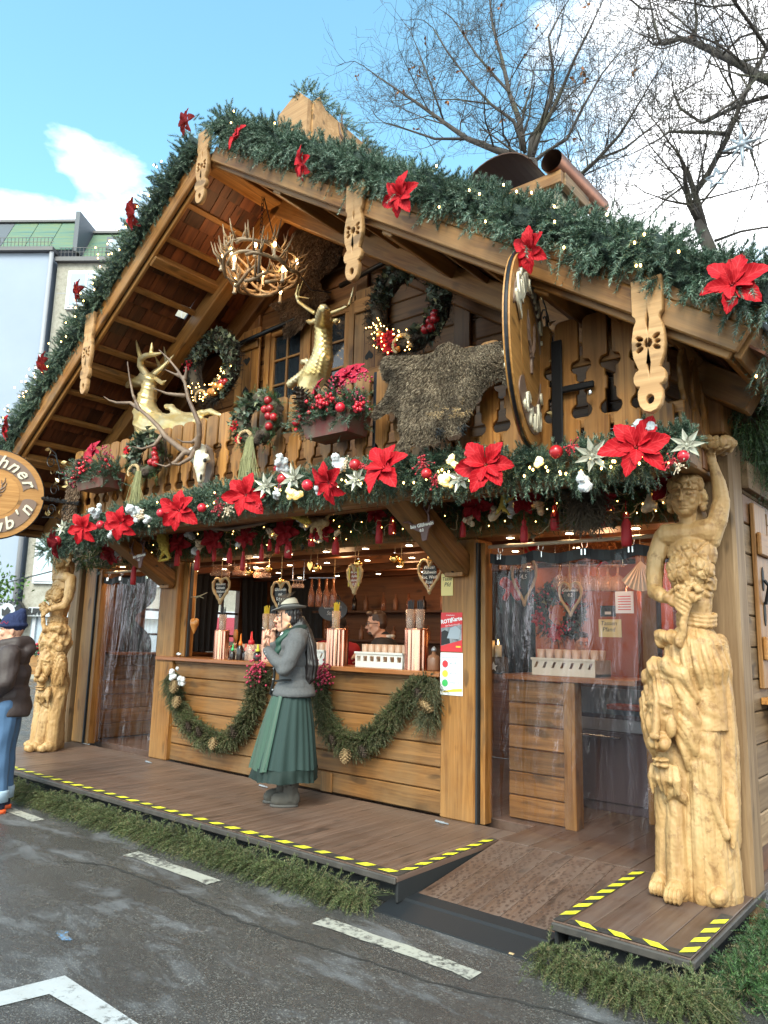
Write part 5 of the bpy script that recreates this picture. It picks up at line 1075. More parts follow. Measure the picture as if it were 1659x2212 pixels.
p=U(722,945,y=-1.08); flowerbox('weathered red flower box with pine cones and pink poinsettias beside the middle wreath',p,.56,1,[(-.12,-.08,.36,.26,(-.5,-.8,.3)),(.10,-.02,.44,.34,(.0,-.85,.5)),(.17,0,.47,.3,(.2,-.8,.6))],[('cone',-.13,-.16,.20,.20),('cone',.06,-.12,.28,.17),('berries',-.27,-.12,.17,.03),('berries',-.06,-.17,.22,.03),('berries',.03,-.19,.24,.025),('berries',.10,-.19,.22,.03),('spray',.22,-.12,.38,.05),('spray',.20,-.14,.30,.04),('spray',.30,-.1,.24,.04),('spray',.36,-.1,.2,.035),('spray',.33,-.05,.42,.03),('apple',.24,-.2,.15,.038),('apple',-.30,-.14,.14,.03),('berries',.36,-.12,.16,.02)])
p=U(212,1058,y=-1.08); flowerbox('dark red flower box with a crimson poinsettia at the left end of the balcony',p,.62,2,[(.02,-.1,.36,.34,(.0,-.95,.2)),(-.28,-.05,.32,.2,(-.6,-.8,.2))],[('spray',.24,-.1,.36,.05),('spray',.28,-.1,.30,.05),('spray',-.36,-.12,.18,.05),('spray',-.33,-.1,.10,.045),('berries',.0,-.2,.2,.03),('berries',-.2,-.14,.16,.03),('cone',-.2,-.1,.2,.15),('apple',-.3,-.1,.12,.03),('berries',.3,-.1,.2,.03)])
# ------------------------------------------------------------------ chandelier
cc=U(560,568,y=-.62); T=thing('antler_chandelier','antler chandelier with lit candle bulbs hanging from a chain in the gable','chandelier',cc)
b=MB(); b2=MB(); r=random.Random(4)
for ring_,Rr,zz,n in((0,.33,.02,9),(1,.36,-.14,9),(2,.22,-.26,6)):
    for k in range(n):
        a0=2*math.pi*k/n+ring_*.35; da=2*math.pi/n*1.55
        pts=[cc+Vector((Rr*(1+.12*math.sin(t*3+k))*math.cos(a0+da*t),Rr*(1+.12*math.sin(t*3+k))*math.sin(a0+da*t),zz+.10*t*t+.03*math.sin(t*5+k))) for t in np.linspace(0,1,7)]
        e=pts[-1]; out_=Vector((math.cos(a0+da),math.sin(a0+da),0)); pts+= [e+out_*.05+Vector((0,0,.06)),e+out_*.07+Vector((0,0,.14))]
        b.tube(pts,[.020,.021,.02,.019,.018,.016,.014,.010,.003],6)
        for t in(2,4,5):
            p=pts[t]; o_=(p-cc); o_.z=0; o_.normalize(); s=r.choice((-.5,1,1)); d=o_*s*r.uniform(.4,.9)+Vector((r.uniform(-.3,.3),r.uniform(-.3,.3),r.uniform(.5,1.1))); L_=r.uniform(.12,.20); 
            b.tube([p,p+d*L_*.5+o_*.02,p+d*L_+Vector((0,0,.03))],[.014,.010,.003],5)
b.obj('antler_ring','antler',T,True)
for k in range(12):
    a=2*math.pi*k/12+.2; Rr=.30+.08*(k%2); p=cc+Vector((Rr*math.cos(a),Rr*math.sin(a),-.05 if k%3 else -.22)); cdl=MB().lathe([(.022,-.05),(.022,-.035),(.014,-.03),(.014,.045),(.008,.05)],10,tuple(p)).obj('candle','cream_plastic',T,True)
    MB().lathe([(.006,.05),(.014,.068),(.015,.082),(.009,.105),(.002,.128)],10,tuple(p)).obj('bulb','candle_bulb',cdl,True)
top=Vector((cc[0],cc[1],roofz(cc[0])+.0)); ch=MB(); z_=cc[2]+.0; k=0
MB().tube([cc+Vector((0,0,-.2)),cc+Vector((0,0,.2))],.018,8).obj('stem','black_iron',T)
z_=cc[2]+.2
while z_<top[2]-.02:
    rr=Matrix.Translation((cc[0],cc[1],z_))@Matrix.Rotation(R(90)*(k%2),4,'Z'); ch.tube([rr@Vector((.014*math.cos(t),0,.026*math.sin(t))) for t in np.linspace(0,6.28,9)],.0035,4,False); z_+=.04; k+=1
ch.obj('chain','black_iron',T)
MB().tube([top+Vector((.02,0,-.05)),top+Vector((.1,.1,-.5)),top+Vector((.35,.4,-1.0)),top+Vector((.45,.6,-.98))],.006,5).obj('cable','cable_black',T)
lamp('chandelier_lamp',(cc[0],cc[1],cc[2]+.1),6,(1,.66,.33),.25)
# ------------------------------------------------------------------ round hanging signs
def round_sign(label,c,n,Rr,arm_to,seed,tw=1):
    "disc facing n, same front and back"
    c=Vector(c); n=Vector(n).normalized(); up=Vector((0,0,1)); x=up.cross(n).normalized()
    B=Matrix(((x[0],up[0],n[0],c[0]),(x[1],up[1],n[1],c[1]),(x[2],up[2],n[2],c[2]),(0,0,0,1)))
    T=thing('hanging_sign',label,'shop sign',c,'round signs on the balcony brackets')
    b=MB(); n_=56; b.prism([(Rr*math.cos(2*math.pi*k/n_),Rr*math.sin(2*math.pi*k/n_)) for k in range(n_)],-.022,.022); b.obj('sign_disc','carved_wood' if 0 else 'sign_wood',T,False,B)
    MB().tube([(Rr*1.003*math.cos(t),Rr*1.003*math.sin(t),0) for t in np.linspace(0,2*math.pi,57)],.012,6,False).obj('sign_rim','black_iron',T,False,B)
    for s in(1,-1):
        Bs=B@Matrix.Rotation(0 if s>0 else math.pi,4,'Y')
        def band(a0,a1,r0,r1):
            k=28; pts=[]
            cap=lambda a,sg:[( ((r0+r1)/2+ (r1-r0)/2*math.cos(t))*math.cos(a+sg*.10*math.sin(t)),((r0+r1)/2+(r1-r0)/2*math.cos(t))*math.sin(a+sg*.10*math.sin(t))) for t in np.linspace(0,math.pi,7)]
            out=[(r1*math.cos(a),r1*math.sin(a)) for a in np.linspace(a0,a1,k)]+cap(a1,1)[1:-1]+[(r0*math.cos(a),r0*math.sin(a)) for a in np.linspace(a1,a0,k)]+[p for p in reversed(cap(a0,-1)[1:-1])]
            return cutout('name_band',out,[],.008,'sign_brown',0,T,Bs@Matrix.Translation((0,0,.026)))
        band(R(170),R(10),Rr*.58,Rr*.88); band(R(226),R(350),Rr*.58,Rr*.88)
        MB().prism(ellip(0,0,Rr*.5,Rr*.5,40),.022,.025).obj('inner_disc','sign_wood',T,False,Bs)
        stag_head(Rr*.62,'sign_brown',T,Bs@Matrix.Translation((0,-Rr*.10,.025)))
        word='Münchner'; 
        for i,chh in enumerate(word):
            a=R(168)-R(152)*(i+.5)/len(word); text(chh,Rr*.40,'cream_paint',T,Bs@Matrix.Translation((Rr*.73*math.cos(a),Rr*.73*math.sin(a),.038))@Matrix.Rotation(a-math.pi/2,4,'Z'),.007,'sign_letter',shear=.3,bold=.006*Rr)
        word="Stub'n"
        for i,chh in enumerate(word):
            a=R(232)+R(112)*(i+.5)/len(word); text(chh,Rr*.40,'cream_paint',T,Bs@Matrix.Translation((Rr*.73*math.cos(a),Rr*.73*math.sin(a),.038))@Matrix.Rotation(a+math.pi/2,4,'Z'),.007,'sign_letter',shear=.3,bold=.006*Rr)
    return T,B
wood('sign_wood',(.34,.15,.035),(.50,.25,.075),var=.1)
signR=U(1138,760,y=-1.2); tR=Vector((-.30,.955,0)); T,B=round_sign('round wooden sign with raised cream letters seen nearly edge on beside the boar hide',signR,(.955,.30,0),.60,None,1)
def scroll(b,pts,r=.006): b.tube(pts,r,5)
def bracket(label,ap,bp_,name='sign_bracket',leafc='silver_petal'):
    "arm from wall point ap to disc edge bp_, with scrolls above and below"
    ap,bp_=Vector(ap),Vector(bp_); d=(bp_-ap); L_=d.length; d.normalize(); T=thing(name,label,'bracket',ap,'wrought iron sign brackets'); b=MB()
    b.tube([ap+d*L_*t+Vector((0,0,.006*math.sin(t*60))) for t in np.linspace(0,1,22)],[.024+.004*math.sin(k*2.2) for k in range(22)],6); b.obj('arm','black_iron',T)
    b=MB(); at=lambda a,z:ap+d*a*L_+Vector((0,0,z))
    def spiral(a,z,r0,s,turn=1.4,ph=0): return [at(a+s*r0*(1-t*.75)*math.cos(ph+turn*6.28*t)/L_,z+r0*(1-t*.75)*math.sin(ph+turn*6.28*t)) for t in np.linspace(0,1,20)]
    for a,z,r0,s in((.25,.11,.075,1),(.7,.12,.08,-1),(.3,-.11,.07,1),(.72,-.12,.075,-1),(.55,.30,.09,1),(.85,.45,.10,-1),(.2,.28,.07,-1)): scroll(b,spiral(a,z,r0,s))
    scroll(b,[at(0,.25),at(.15,.33),at(.4,.28),at(.6,.36),at(.75,.55),at(.95,.62)]); scroll(b,[at(0,-.2),at(.3,-.25),at(.6,-.2),at(.95,-.22)])
    b.obj('scrollwork','black_iron',T)
    P=np.array([tuple(at(a,z)) for a,z in((.1,.2),(.35,.2),(.5,.02),(.6,.22),(.8,.3),(.9,.6),(.2,-.18),(.5,-.17),(.8,-.2),(.6,.45),(.3,.38))]); P=np.repeat(P,2,0); geo('iron_leaves',leaves(P,RNG.normal(size=P.shape),.075,'x'),'gold_leaf',T); return T
pw=U(1212,845,y=-.90); bracket('black iron scroll bracket with leaves holding the round sign beside the boar hide',pw,signR+tR*.56,leafc='gold_leaf')
T=bpy.data.objects['sign_bracket']; tp=U(1197,738,y=-.92); bt=U(1212,965,y=-.92)
MB().cbox(((tp[0]+bt[0])/2,-.925,(tp[2]+bt[2])/2),(.075,.02,tp[2]-bt[2]),.006).obj('wall_plate','black_iron',T)
e=U(1283,848,y=-.92); MB().cbox(((pw[0]+e[0])/2,-.915,pw[2]),(e[0]-pw[0],.025,.045),.01).obj('strap','black_iron',T); MB().ell(e+Vector((-.02,-.02,0)),(.02,.012,.02)).obj('bolt','chrome',T,True)
sL=U(-12,1067,y=-1.55); toc=Vector((CAM[0]-sL[0],CAM[1]-sL[1],0)).normalized(); nl=(toc+Vector((.10,-.1,0))).normalized(); RL=psz(sL,97); T,B=round_sign('round wooden sign with cream lettering cut by the left edge of the picture',sL,nl,RL,None,2)
xL=Vector((0,0,1)).cross(nl).normalized(); bracket('slim iron scroll bracket with gilt leaves behind the sign at the left edge',U(172,1088,y=-.95),sL+xL*RL*.97)
# ------------------------------------------------------------------ fir along the platform foot
def ground_fir(label,path,rad,per,mat,nm='fir_border',grp='fir branches along the platform foot'):
    T=thing(nm,label,'fir border',path[0],grp); geo('fir_sprigs',garland_geo(path,rad,int(per*1.1),.18,46,.020,.0034,.45,.35,bias=(.1,-.75,-.02)),mat,T,'stuff'); geo('dry_sprigs',garland_geo(path,rad*.95,per//2,.19,38,.020,.003,.5,.4,bias=(.2,-.7,-.1)),'fir_dry',T,'stuff'); return T
ground_fir('long olive fir border along the front foot of the platform',[(XL-.1,-1.52,.02),(-4.6,-1.54,.04),(-2.5,-1.54,.04),(-1.2,-1.54,.042),(-.3,-1.54,.045),(.12,-1.54,.045),(.20,-1.50,.045)],.075,520,'fir_needles')
ground_fir('thick fir border in front of the right platform piece with the statue',[(1.34,-1.52,.04),(1.6,-1.57,.045),(1.85,-1.60,.045),(2.08,-1.58,.045),(2.20,-1.46,.045)],.085,640,'fir_needles')
ground_fir('bushy green fir border along the right side of the platform',[(2.22,-1.35,.04),(2.24,-1.0,.05),(2.24,-.6,.06),(2.28,-.2,.08),(2.36,.2,.09)],.10,700,'fir_fresh')
# ------------------------------------------------------------------ swags on the counter front
def swag(label,pts,cones,grp='fir swags on the counter front'):
    P=[U(u,v,y=-.03) for u,v in pts]; T=thing('fir_swag',label,'garland',P[0],grp)
    geo('fir_sprigs',garland_geo(P,.06,900,.11,32,.020,.0042,.25,.75,bias=(.0,-.3,-.25)),'fir_dry',T,'stuff'); geo('fir_sprigs',garland_geo(P,.06,520,.10,30,.020,.0042,.2,.7,bias=(0,-.2,-.1)),'fir_needles',T,'stuff')
    for u,v,px,rx in cones:
        p=U(u,v,y=-.15); s=psz(p,px)*.95; link('pine_cone',CONEP if rx%2 else CONE,T,Matrix.Translation(p+Vector((0,0,s*.45)))@Matrix.Rotation(R(180)+rx*.3-.4,4,'X')@Matrix.Rotation(rx*.5-.6,4,'Y')@Matrix.Scale(s,4))
    return T
T=swag('sagging fir swag with pine cones on the left half of the counter front',[(372,1450),(375,1490),(385,1520),(410,1560),(440,1590),(475,1602),(505,1590),(530,1560),(548,1520),(560,1470),(566,1450)],[(378,1482,28,1),(383,1515,26,1),(402,1570,26,2),(424,1580,24,2),(462,1605,26,1),(498,1580,28,2)])
for u,v in((376,1455),(392,1470)): cotton(u,v,20,'cotton_white',-.14,T)
T=swag('sagging fir swag with pine cones on the right half of the counter front',[(688,1450),(690,1500),(702,1550),(728,1590),(760,1608),(790,1600),(822,1575),(850,1540),(880,1505),(905,1480),(925,1475)],[(712,1597,26,2),(748,1632,32,1),(778,1622,28,2),(898,1498,28,2),(905,1530,38,3)])
P=[U(925,1462,y=-.05),U(930,1500,y=-.05),U(928,1540,y=-.05),U(922,1562,y=-.05)]; geo('fir_sprigs',garland_geo(P,.085,800,.12,32,.02,.0034,.3,.6,bias=(0,-.3,-.4)),'fir_dry',T,'stuff')
def berry_bunch(label,u,v,px):
    p=U(u,v,y=-.1); T=thing('berry_cluster',label,'berry cluster',p,'berry clusters on the counter front'); s=psz(p,px); blobs([p+Vector((RNG.normal()*s*.28,RNG.normal()*s*.15,RNG.normal()*s*.34)) for _ in range(90)],s*.055,'berry_pink','berries',T,6,4,'stuff'); MB().tube([p,p+Vector((0,.05,.12))],.006,5).obj('stem','twig_bark',T)
berry_bunch('magenta berry cluster on the counter front left of the woman',553,1447,46); berry_bunch('magenta berry cluster on the counter front behind the back of the woman',694,1462,48)
# ------------------------------------------------------------------ carved statues
def gauss(co,c,s): return np.exp(-(((co-np.array(c))/np.array(s))**2).sum(1))
def statue_mesh():
    b=MB(); r=random.Random(5)
    # lower robe: separate heavy folds that flare at the hem
    for x0,x1,y,ra,rb,zt in((.00,.02,-.10,.062,.050,.80),(.065,.055,-.13,.060,.048,.86),(.125,.095,-.12,.065,.055,.90),(.185,.125,-.08,.060,.055,.92),(.10,.08,.04,.19,.14,1.0),(.20,.15,.05,.10,.10,1.0)):
        b.chain([(x0,y,.03),(x0*.95+x1*.05,y*.97,.25),(x1,y*.8,zt)],[ra,ra*.92,rb],12)
    b.chain([(.135,-.06,.90),(.145,-.085,.60),(.12,-.10,.40)],[.085,.075,.06])
    # apron with a hard lower edge, cloak falling to a point
    b.lathe([(.01,.925),(.155,.93),(.150,1.0),(.150,1.42),(.01,1.43)],28,(.115,.01,0))
    b.chain([(.24,.05,1.38),(.255,.05,1.05),(.245,.03,.70),(.262,-.02,.45),(.268,-.06,.31)],[.045,.05,.055,.052,.016]); b.chain([(.19,.12,1.4),(.22,.11,.8),(.22,.10,.30)],[.08,.09,.07]); b.chain([(.12,-.14,.75),(.17,-.13,.52),(.235,-.09,.37)],[.018,.03,.03])
    b.ell((.175,-.13,.055),(.062,.10,.055)); b.ell((.20,-.03,.12),(.065,.09,.12))
    # peplum: big overlapping drapes
    b.ell((.055,.0,1.33),(.175,.15,.16))
    for k in range(11):
        a=R(-205+22*k); x,y=.055+.165*math.cos(a),.0+.135*math.sin(a); b.chain([(.06+.07*math.cos(a),.07*math.sin(a),1.52),(x*.9,y*.95,1.42),(x+.015*math.cos(a),y*1.05,1.28),(x*.98+.01,y,1.185)],[.03,.05,.062,.035],10)
    b.ell((-.13,-.09,1.455),(.075,.06,.045),Matrix.Rotation(.4,4,'Y')); b.ell((-.17,-.05,1.43),(.045,.06,.05)); b.ell((-.06,-.13,1.46),(.045,.045,.045)); b.ell((-.02,-.15,1.43),(.04,.035,.04))
    # waist, sash, bust
    b.chain([(.07,.0,1.50),(.075,.0,1.60),(.065,.0,1.74)],[.105,.100,.125],16)
    for z_ in(1.535,1.56,1.585): b.chain([(.075+.122*math.cos(t),.105*math.sin(t),z_+.01*math.sin(t*2)) for t in np.linspace(0,6.28,18)],[.016]*18,8)
    b.ell((.065,.0,1.80),(.15,.115,.15)); b.ell((.06,.01,1.96),(.165,.115,.14)); b.ell((-.015,-.075,1.86),(.085,.075,.09)); b.ell((.135,-.075,1.86),(.085,.075,.09))
    b.chain([(-.10,-.02,2.09),(.06,.0,2.09),(.17,.0,2.10)],[.068,.075,.08]); b.cap((.045,.015,2.08),(.045,-.01,2.22),.064,.056)
    # her right arm bent to the waist, hand with long fingers
    b.chain([(-.135,.01,2.07),(-.175,-.01,1.95),(-.190,-.03,1.83),(-.18,-.07,1.735)],[.066,.066,.058,.05],12); b.chain([(-.18,-.07,1.735),(-.12,-.15,1.70),(-.055,-.185,1.685)],[.052,.044,.032],12)
    b.ell((-.015,-.195,1.672),(.05,.022,.042))
    for k in range(4): b.chain([(.0,-.205,1.705-.026*k),(.045-.004*k,-.225,1.682-.028*k),(.088-.010*k,-.215,1.655-.026*k)],[.0125,.012,.009],8)
    b.chain([(-.04,-.2,1.715),(.0,-.215,1.745),(.045,-.21,1.75)],[.014,.013,.010],8)
    # flowers in the hand
    b.chain([(.005,-.19,1.43),(.05,-.205,1.58),(.07,-.19,1.66)],[.032,.022,.03],10)
    for k in range(9): a=k*.7; b.ell((.095+.05*math.cos(a),-.185-.02*(k%2),1.72+.035*math.sin(a)),(.035,.022,.03),Matrix.Rotation(a,4,'Y'),8,6)
    # raised left arm with bracelet
    b.chain([(.18,.02,2.07),(.235,.02,2.17),(.268,.015,2.28)],[.078,.068,.055],12); b.chain([(.268,.015,2.28),(.262,.005,2.38),(.232,-.01,2.50)],[.054,.046,.034],12); b.ell((.222,-.02,2.535),(.037,.03,.042))
    b.lathe([(.046,-.01),(.052,0),(.046,.01)],16,(.266,.012,2.335))
    for k in range(4): b.chain([(.245-.02*k,-.035,2.555),(.248-.024*k,-.062,2.59),(.24-.024*k,-.055,2.63)],[.012,.0115,.009],8)
    b.chain([(.195,-.02,2.53),(.165,-.06,2.575),(.162,-.07,2.62)],[.014,.013,.010],8)
    # bowl of leaves
    b.ell((.225,-.01,2.605),(.11,.10,.03))
    for k in range(12):
        a=2*math.pi*k/12; b.ell((.225+.120*math.cos(a),-.01+.115*math.sin(a),2.625+.008*math.cos(3*a)),(.062,.032,.042),Matrix.Rotation(a+.9,4,'Z')@Matrix.Rotation(.35,4,'X'),10,8)
    # head
    hx,hy,hz=.045,-.035,2.305
    b.ell((hx,hy+.015,hz+.03),(.083,.098,.115)); b.ell((hx,hy-.018,hz-.04),(.072,.076,.085)); b.ell((hx,hy-.070,hz-.094),(.028,.024,.022))
    b.chain([(hx,hy-.098,hz+.040),(hx,hy-.112,hz-.005),(hx,hy-.124,hz-.024)],[.010,.012,.015],8)
    for s in(-1,1):
        b.cap((hx+s*.014,hy-.098,hz+.050),(hx+s*.060,hy-.072,hz+.046),.0085,.007,8); b.ell((hx+s*.042,hy-.067,hz-.028),(.026,.021,.024)); b.ell((hx+s*.015,hy-.108,hz-.024),(.009,.009,.008))
        for k in range(4): b.ell((hx+s*(.092+.008*math.sin(k*2)),hy+.035-.01*(k%2),hz+.03-.03*k),(.020,.034,.026),Matrix.Rotation(k,4,'Z'),8,6)
    b.ell((hx,hy-.090,hz-.056),(.028,.012,.007)); b.ell((hx,hy-.088,hz-.071),(.024,.013,.009))
    b.ell((hx,hy+.012,hz+.085),(.104,.113,.082)); b.chain([(hx,hy+.01,hz+.13),(hx+.005,hy+.0,hz+.175)],[.06,.018])
    b.chain([(.07,.08,2.27),(.10,.11,2.08),(.12,.10,1.85)],[.05,.06,.05])
    # lion: legs, paws
    b.chain([(-.20,-.06,.05),(-.195,-.05,.35),(-.16,-.01,.8)],[.078,.070,.12]); b.chain([(-.085,-.14,.05),(-.095,-.12,.35),(-.085,-.10,.52)],[.086,.078,.070]); b.chain([(-.05,.0,.1),(-.05,.0,.8)],[.14,.14]); b.ell((-.10,-.0,.78),(.15,.12,.26))
    b.chain([(-.15,-.13,.53),(-.09,-.175,.585),(-.03,-.14,.55),(.0,-.11,.50)],[.03,.036,.034,.02],10)
    for x,y,s in((-.225,-.13,1),(-.09,-.21,1.12)):
        b.ell((x,y+.02,.06),(.068*s,.085*s,.062))
        for k in(-1.25,-.4,.45,1.3): b.ell((x+k*.030*s,y-.055*s,.042),(.019*s,.045*s,.040*s),None,8,6)
    lx,ly,lz=-.125,-.135,.99; fw=Vector((-.22,-.975,0)).normalized(); sd=Vector((.975,-.22,0)).normalized(); Lc=Vector((lx,ly,lz)); q=Matrix(((sd[0],-fw[0],0,0),(sd[1],-fw[1],0,0),(0,0,1,0),(0,0,0,1)))
    pt=lambda s,f,u:Lc+sd*s+fw*f+Vector((0,0,u))
    pf=lambda s,f,u:pt(s*1.12,f+.05,u)
    b.ell(pf(0,.0,.06),(.118,.10,.175),q); b.ell(pf(0,.045,-.13),(.078,.06,.062),q); b.chain([pf(0,.075,.09),pf(0,.098,-.02),pf(0,.112,-.085)],[.030,.031,.028]); b.ell(pf(0,.128,-.098),(.044,.022,.022),q); b.cap(pf(0,.125,-.11),pf(0,.11,-.16),.010,.010,8)
    for s in(-1,1):
        b.ell(pf(s*.040,.085,-.140),(.046,.034,.040),q); b.cap(pf(s*.022,.088,.088),pf(s*.088,.055,.072),.018,.013,8); b.ell(pf(s*.070,.045,-.04),(.04,.035,.07),q)
    b.ell(pf(0,.062,-.232),(.062,.050,.013),q); b.ell(pf(0,.058,-.262),(.058,.048,.018),q); b.chain([pt(-.05,.03,-.27),pt(0,.05,-.31),pt(.04,.02,-.36)],[.04,.045,.02])
    # mane of long flowing locks
    def lock(a0,base,out,ln,w,tw):
        p=pt(base*math.sin(a0),.02,.05+(base+.06)*math.cos(a0)); k_=.6 if a0<0 else .85; d=sd*math.sin(a0)*k_+Vector((0,0,math.cos(a0)*.4)); pts=[p]; n=7
        for i in range(n):
            d=(d.normalized()*.75+Vector((0,0,-.62))+sd*math.sin(a0)*out*k_*(1-i/n)-sd*math.sin(a0)*tw*(i/n)+fw*(-.22+.15*i/n)); d.normalize(); pts.append(pts[-1]+d*ln/n)
        b.chain(pts,[w*.7,w,w*1.1,w*1.05,w*.95,w*.8,w*.55,w*.2],10)
    for s in(-1,1):
        for k in range(8): lock(s*R(48+13*k),.090,.40,.36-.022*k+r.uniform(-.04,.04),.030,.30)
        for k in range(9): lock(s*R(34+13*k),.118,.30,.36-.018*k+r.uniform(-.04,.04),.036,.5)
    b.chain([pt(-.14,.0,.22),pt(-.05,.045,.285),pt(.05,.05,.29),pt(.15,.0,.24),pt(.20,-.05,.12)],[.05,.06,.062,.058,.04]); b.chain([pt(-.10,.02,.19),pt(.0,.065,.245),pt(.10,.04,.215),pt(.16,.0,.08),pt(.17,.0,-.1)],[.03,.036,.036,.036,.03])
    for k in range(9): xx=-.10+.025*k; b.chain([pf(xx*.8,.03-abs(xx)*.3,-.28),pf(xx*1.0+.01*math.sin(k*2),.04-abs(xx)*.2,-.34),pf(xx*.9,.01,-.40-.03*math.cos(k*1.7))],[.024,.024,.010],8)
    rg=np.random.default_rng(3)
    def cells(co,n,lo,hi,sc=(1,1,1)):
        C=rg.uniform(lo,hi,(n,3))*np.array(sc); D=np.sqrt((((co*np.array(sc))[:,None,:]-C[None])**2).sum(2)); D.sort(1); return D[:,1]-D[:,0],D[:,0]
    def disp(co,no):
        x,y,z=co.T; d=np.zeros(len(co)); w=lambda a,b_,s=.03:1/(1+np.exp(-np.clip((z-a)/s,-60,60)))*1/(1+np.exp(np.clip((z-b_)/s,-60,60)))
        rt=1/(1+np.exp(-np.clip((x+.02)/.02,-60,60))); ang=np.arctan2(y-.03,x-.07)
        d+=w(.05,.9)*rt*.0012*np.sin(ang*31+z*5)
        fold=np.sin(ang*17+(z-1.3)*24); d+=w(1.17,1.50)*(.009*np.sign(fold)*np.abs(fold)**.7)
        lion=gauss(co,(lx-.0,ly-.02,lz-.03),(.30,.32,.40)); facem=gauss(co,tuple(pt(0,.11,-.05)),(.11,.12,.19)); d+=lion*(1-np.minimum(1,facem*1.5))*.008*np.sin((x-lx)*95-np.abs(x-lx)*60+z*38+vnoise(co,18,3)*2.2)
        i=np.where((z>1.66)&(z<2.05)&(y<.06)&(x>-.13)&(x<.27))[0]; m=np.minimum(1,np.maximum(0,(2.04-.35*np.maximum(0,.10-x[i])-z[i])/.02))*np.minimum(1,(z[i]-1.66)/.03); g_,c_=cells(co[i],60,(-.12,-.22,1.66),(.26,-.02,2.05),(1,.6,.75)); d[i]+=m*(.006-.015*np.exp(-(g_/.010)**2)-.10*c_**2/.05*.02+.003*np.sin((x[i]+z[i]*.6)*160)*(c_<.03))
        i=np.where((z>hz+.045)&(z<2.52)&(np.abs(x-hx)<.13)&(y>-.2)&(y<.12))[0]; g_,c_=cells(co[i],46,(hx-.11,-.16,hz+.04),(hx+.11,.1,hz+.18)); d[i]+=.004-.013*np.exp(-(g_/.008)**2)
        i=np.where((z>2.57)&(x>.03))[0]; g_,c_=cells(co[i],30,(.06,-.17,2.56),(.40,.15,2.68)); d[i]+=.004-.014*np.exp(-(g_/.011)**2)
        d+=vnoise(co,120,4)*.0012+vnoise(co,42,9)*.0018
        for s in(-1,1):
            e=np.array((hx+s*.036,hy-.085,hz+.020)); d-=gauss(co,e,(.026,.03,.016))*.010; rr=np.sqrt(((x-e[0])/1.45)**2+(z-e[2])**2); fr=(y<hy-.045); d+=np.exp(-(rr/.0095)**2)*fr*.011; d-=np.exp(-((rr-.0145)/.003)**2)*fr*.005
            e=np.array(tuple(pf(s*.054,.078,.035))); d-=gauss(co,e,(.036,.036,.026))*.016; d+=gauss(co,e,(.019,.022,.013))*.020
        d-=np.exp(-((z-(hz-.0635))/.0035)**2)*np.exp(-((x-hx)/.024)**2)*(y<hy-.06)*.006
        q=co+no*d[:,None]; m=np.clip((q[:,2]-2.17)/.05,0,1)*np.clip((.185-q[:,0])/.02,0,1); q[:,0]+=(q[:,0]-hx)*.20*m; q[:,1]+=(q[:,1]-hy)*.10*m; lo=1-np.clip((q[:,2]-1.40)/.25,0,1); q[:,0]=q[:,0]+(.02-q[:,0])*.10*lo
        return q
    return blob(b,.0047,1,.5,disp,'statue_wood','statue_figure',.5)
t=NT('statue_wood'); v=t.mapped((9,9,1.0),shift=False); g=t.noise(v,1.3,6,.62,.3); c=t.ramp(g,[(.25,(.24,.125,.045)),(.5,(.40,.245,.105)),(.75,(.49,.335,.17))]); n2=t.noise(t.tc(),11,6,.7); c=t.mix(t.rng(n2,.53,.66,0,.8),c,(.15,.075,.028)); big=t.noise(t.tc(),2.2,3); c=t.mix(t.rng(big,.4,.7,0,.45),c,(.36,.18,.055))
t.set(Base_Color=c,Roughness=.52,Specular_IOR_Level=.4).bump(t.noise(t.mapped((1,1,.35),shift=False),60,5,.6),.25,.005); M['statue_wood']=t.m
SM=statue_mesh()
sr=thing('carved_statue','tall pale carved statue of a crowned woman with a lion at the right end','statue',(1.85,-.55,ZP),'carved wooden statues on the platform')
link('statue_figure',SM,sr,Matrix.Translation((1.80,-.50,ZP+.003))@Matrix.Rotation(R(4),4,'Z')@Matrix.Diagonal((.88,.92,1,1)))
sl=thing('carved_statue','carved wooden statue of a woman with a lion seen in profile at the left end','statue',(-5.72,-.62,ZP),'carved wooden statues on the platform')
link('statue_figure',SM,sl,Matrix.Translation((-5.72,-.52,ZP+.003))@Matrix.Diagonal((-1.0,1.0,.985,1)))
# ------------------------------------------------------------------ people
def head_into(b,c,fwd,up,s=1):
    c=Vector(c); f=Vector(fwd).normalized(); u=Vector(up).normalized(); sd=u.cross(f).normalized(); u=f.cross(sd); q=Matrix(((f[0],sd[0],u[0],0),(f[1],sd[1],u[1],0),(f[2],sd[2],u[2],0),(0,0,0,1))); P=lambda x,y,z:c+(f*x+sd*y+u*z)*s
    E=lambda p,r:b.ell(p,tuple(k*s for k in r),q,14,10)
    E(P(-.005,0,.03),(.098,.076,.102)); E(P(.025,0,-.045),(.070,.060,.080)); E(P(.068,0,-.098),(.024,.024,.022)); b.cap(P(.094,0,.018),P(.116,0,-.026),.008*s,.0125*s,8)
    for k in(-1,1):
        E(P(.098,k*.011,-.03),(.012,.008,.008)); b.cap(P(.088,k*.014,.034),P(.070,k*.056,.030),.009*s,.008*s,8); E(P(.066,k*.042,-.018),(.022,.022,.024)); E(P(.076,k*.031,.012),(.012,.015,.010)); E(P(-.012,k*.076,-.005),(.018,.008,.030)); b.cap(P(-.01,k*.058,-.05),P(.05,k*.03,-.095),.02*s,.018*s,8)
    E(P(.090,0,-.062),(.012,.022,.007)); E(P(.088,0,-.074),(.012,.020,.008))
    b.cap(P(-.03,0,-.07),P(-.045,0,-.17),.052*s,.055*s,12); return P,q
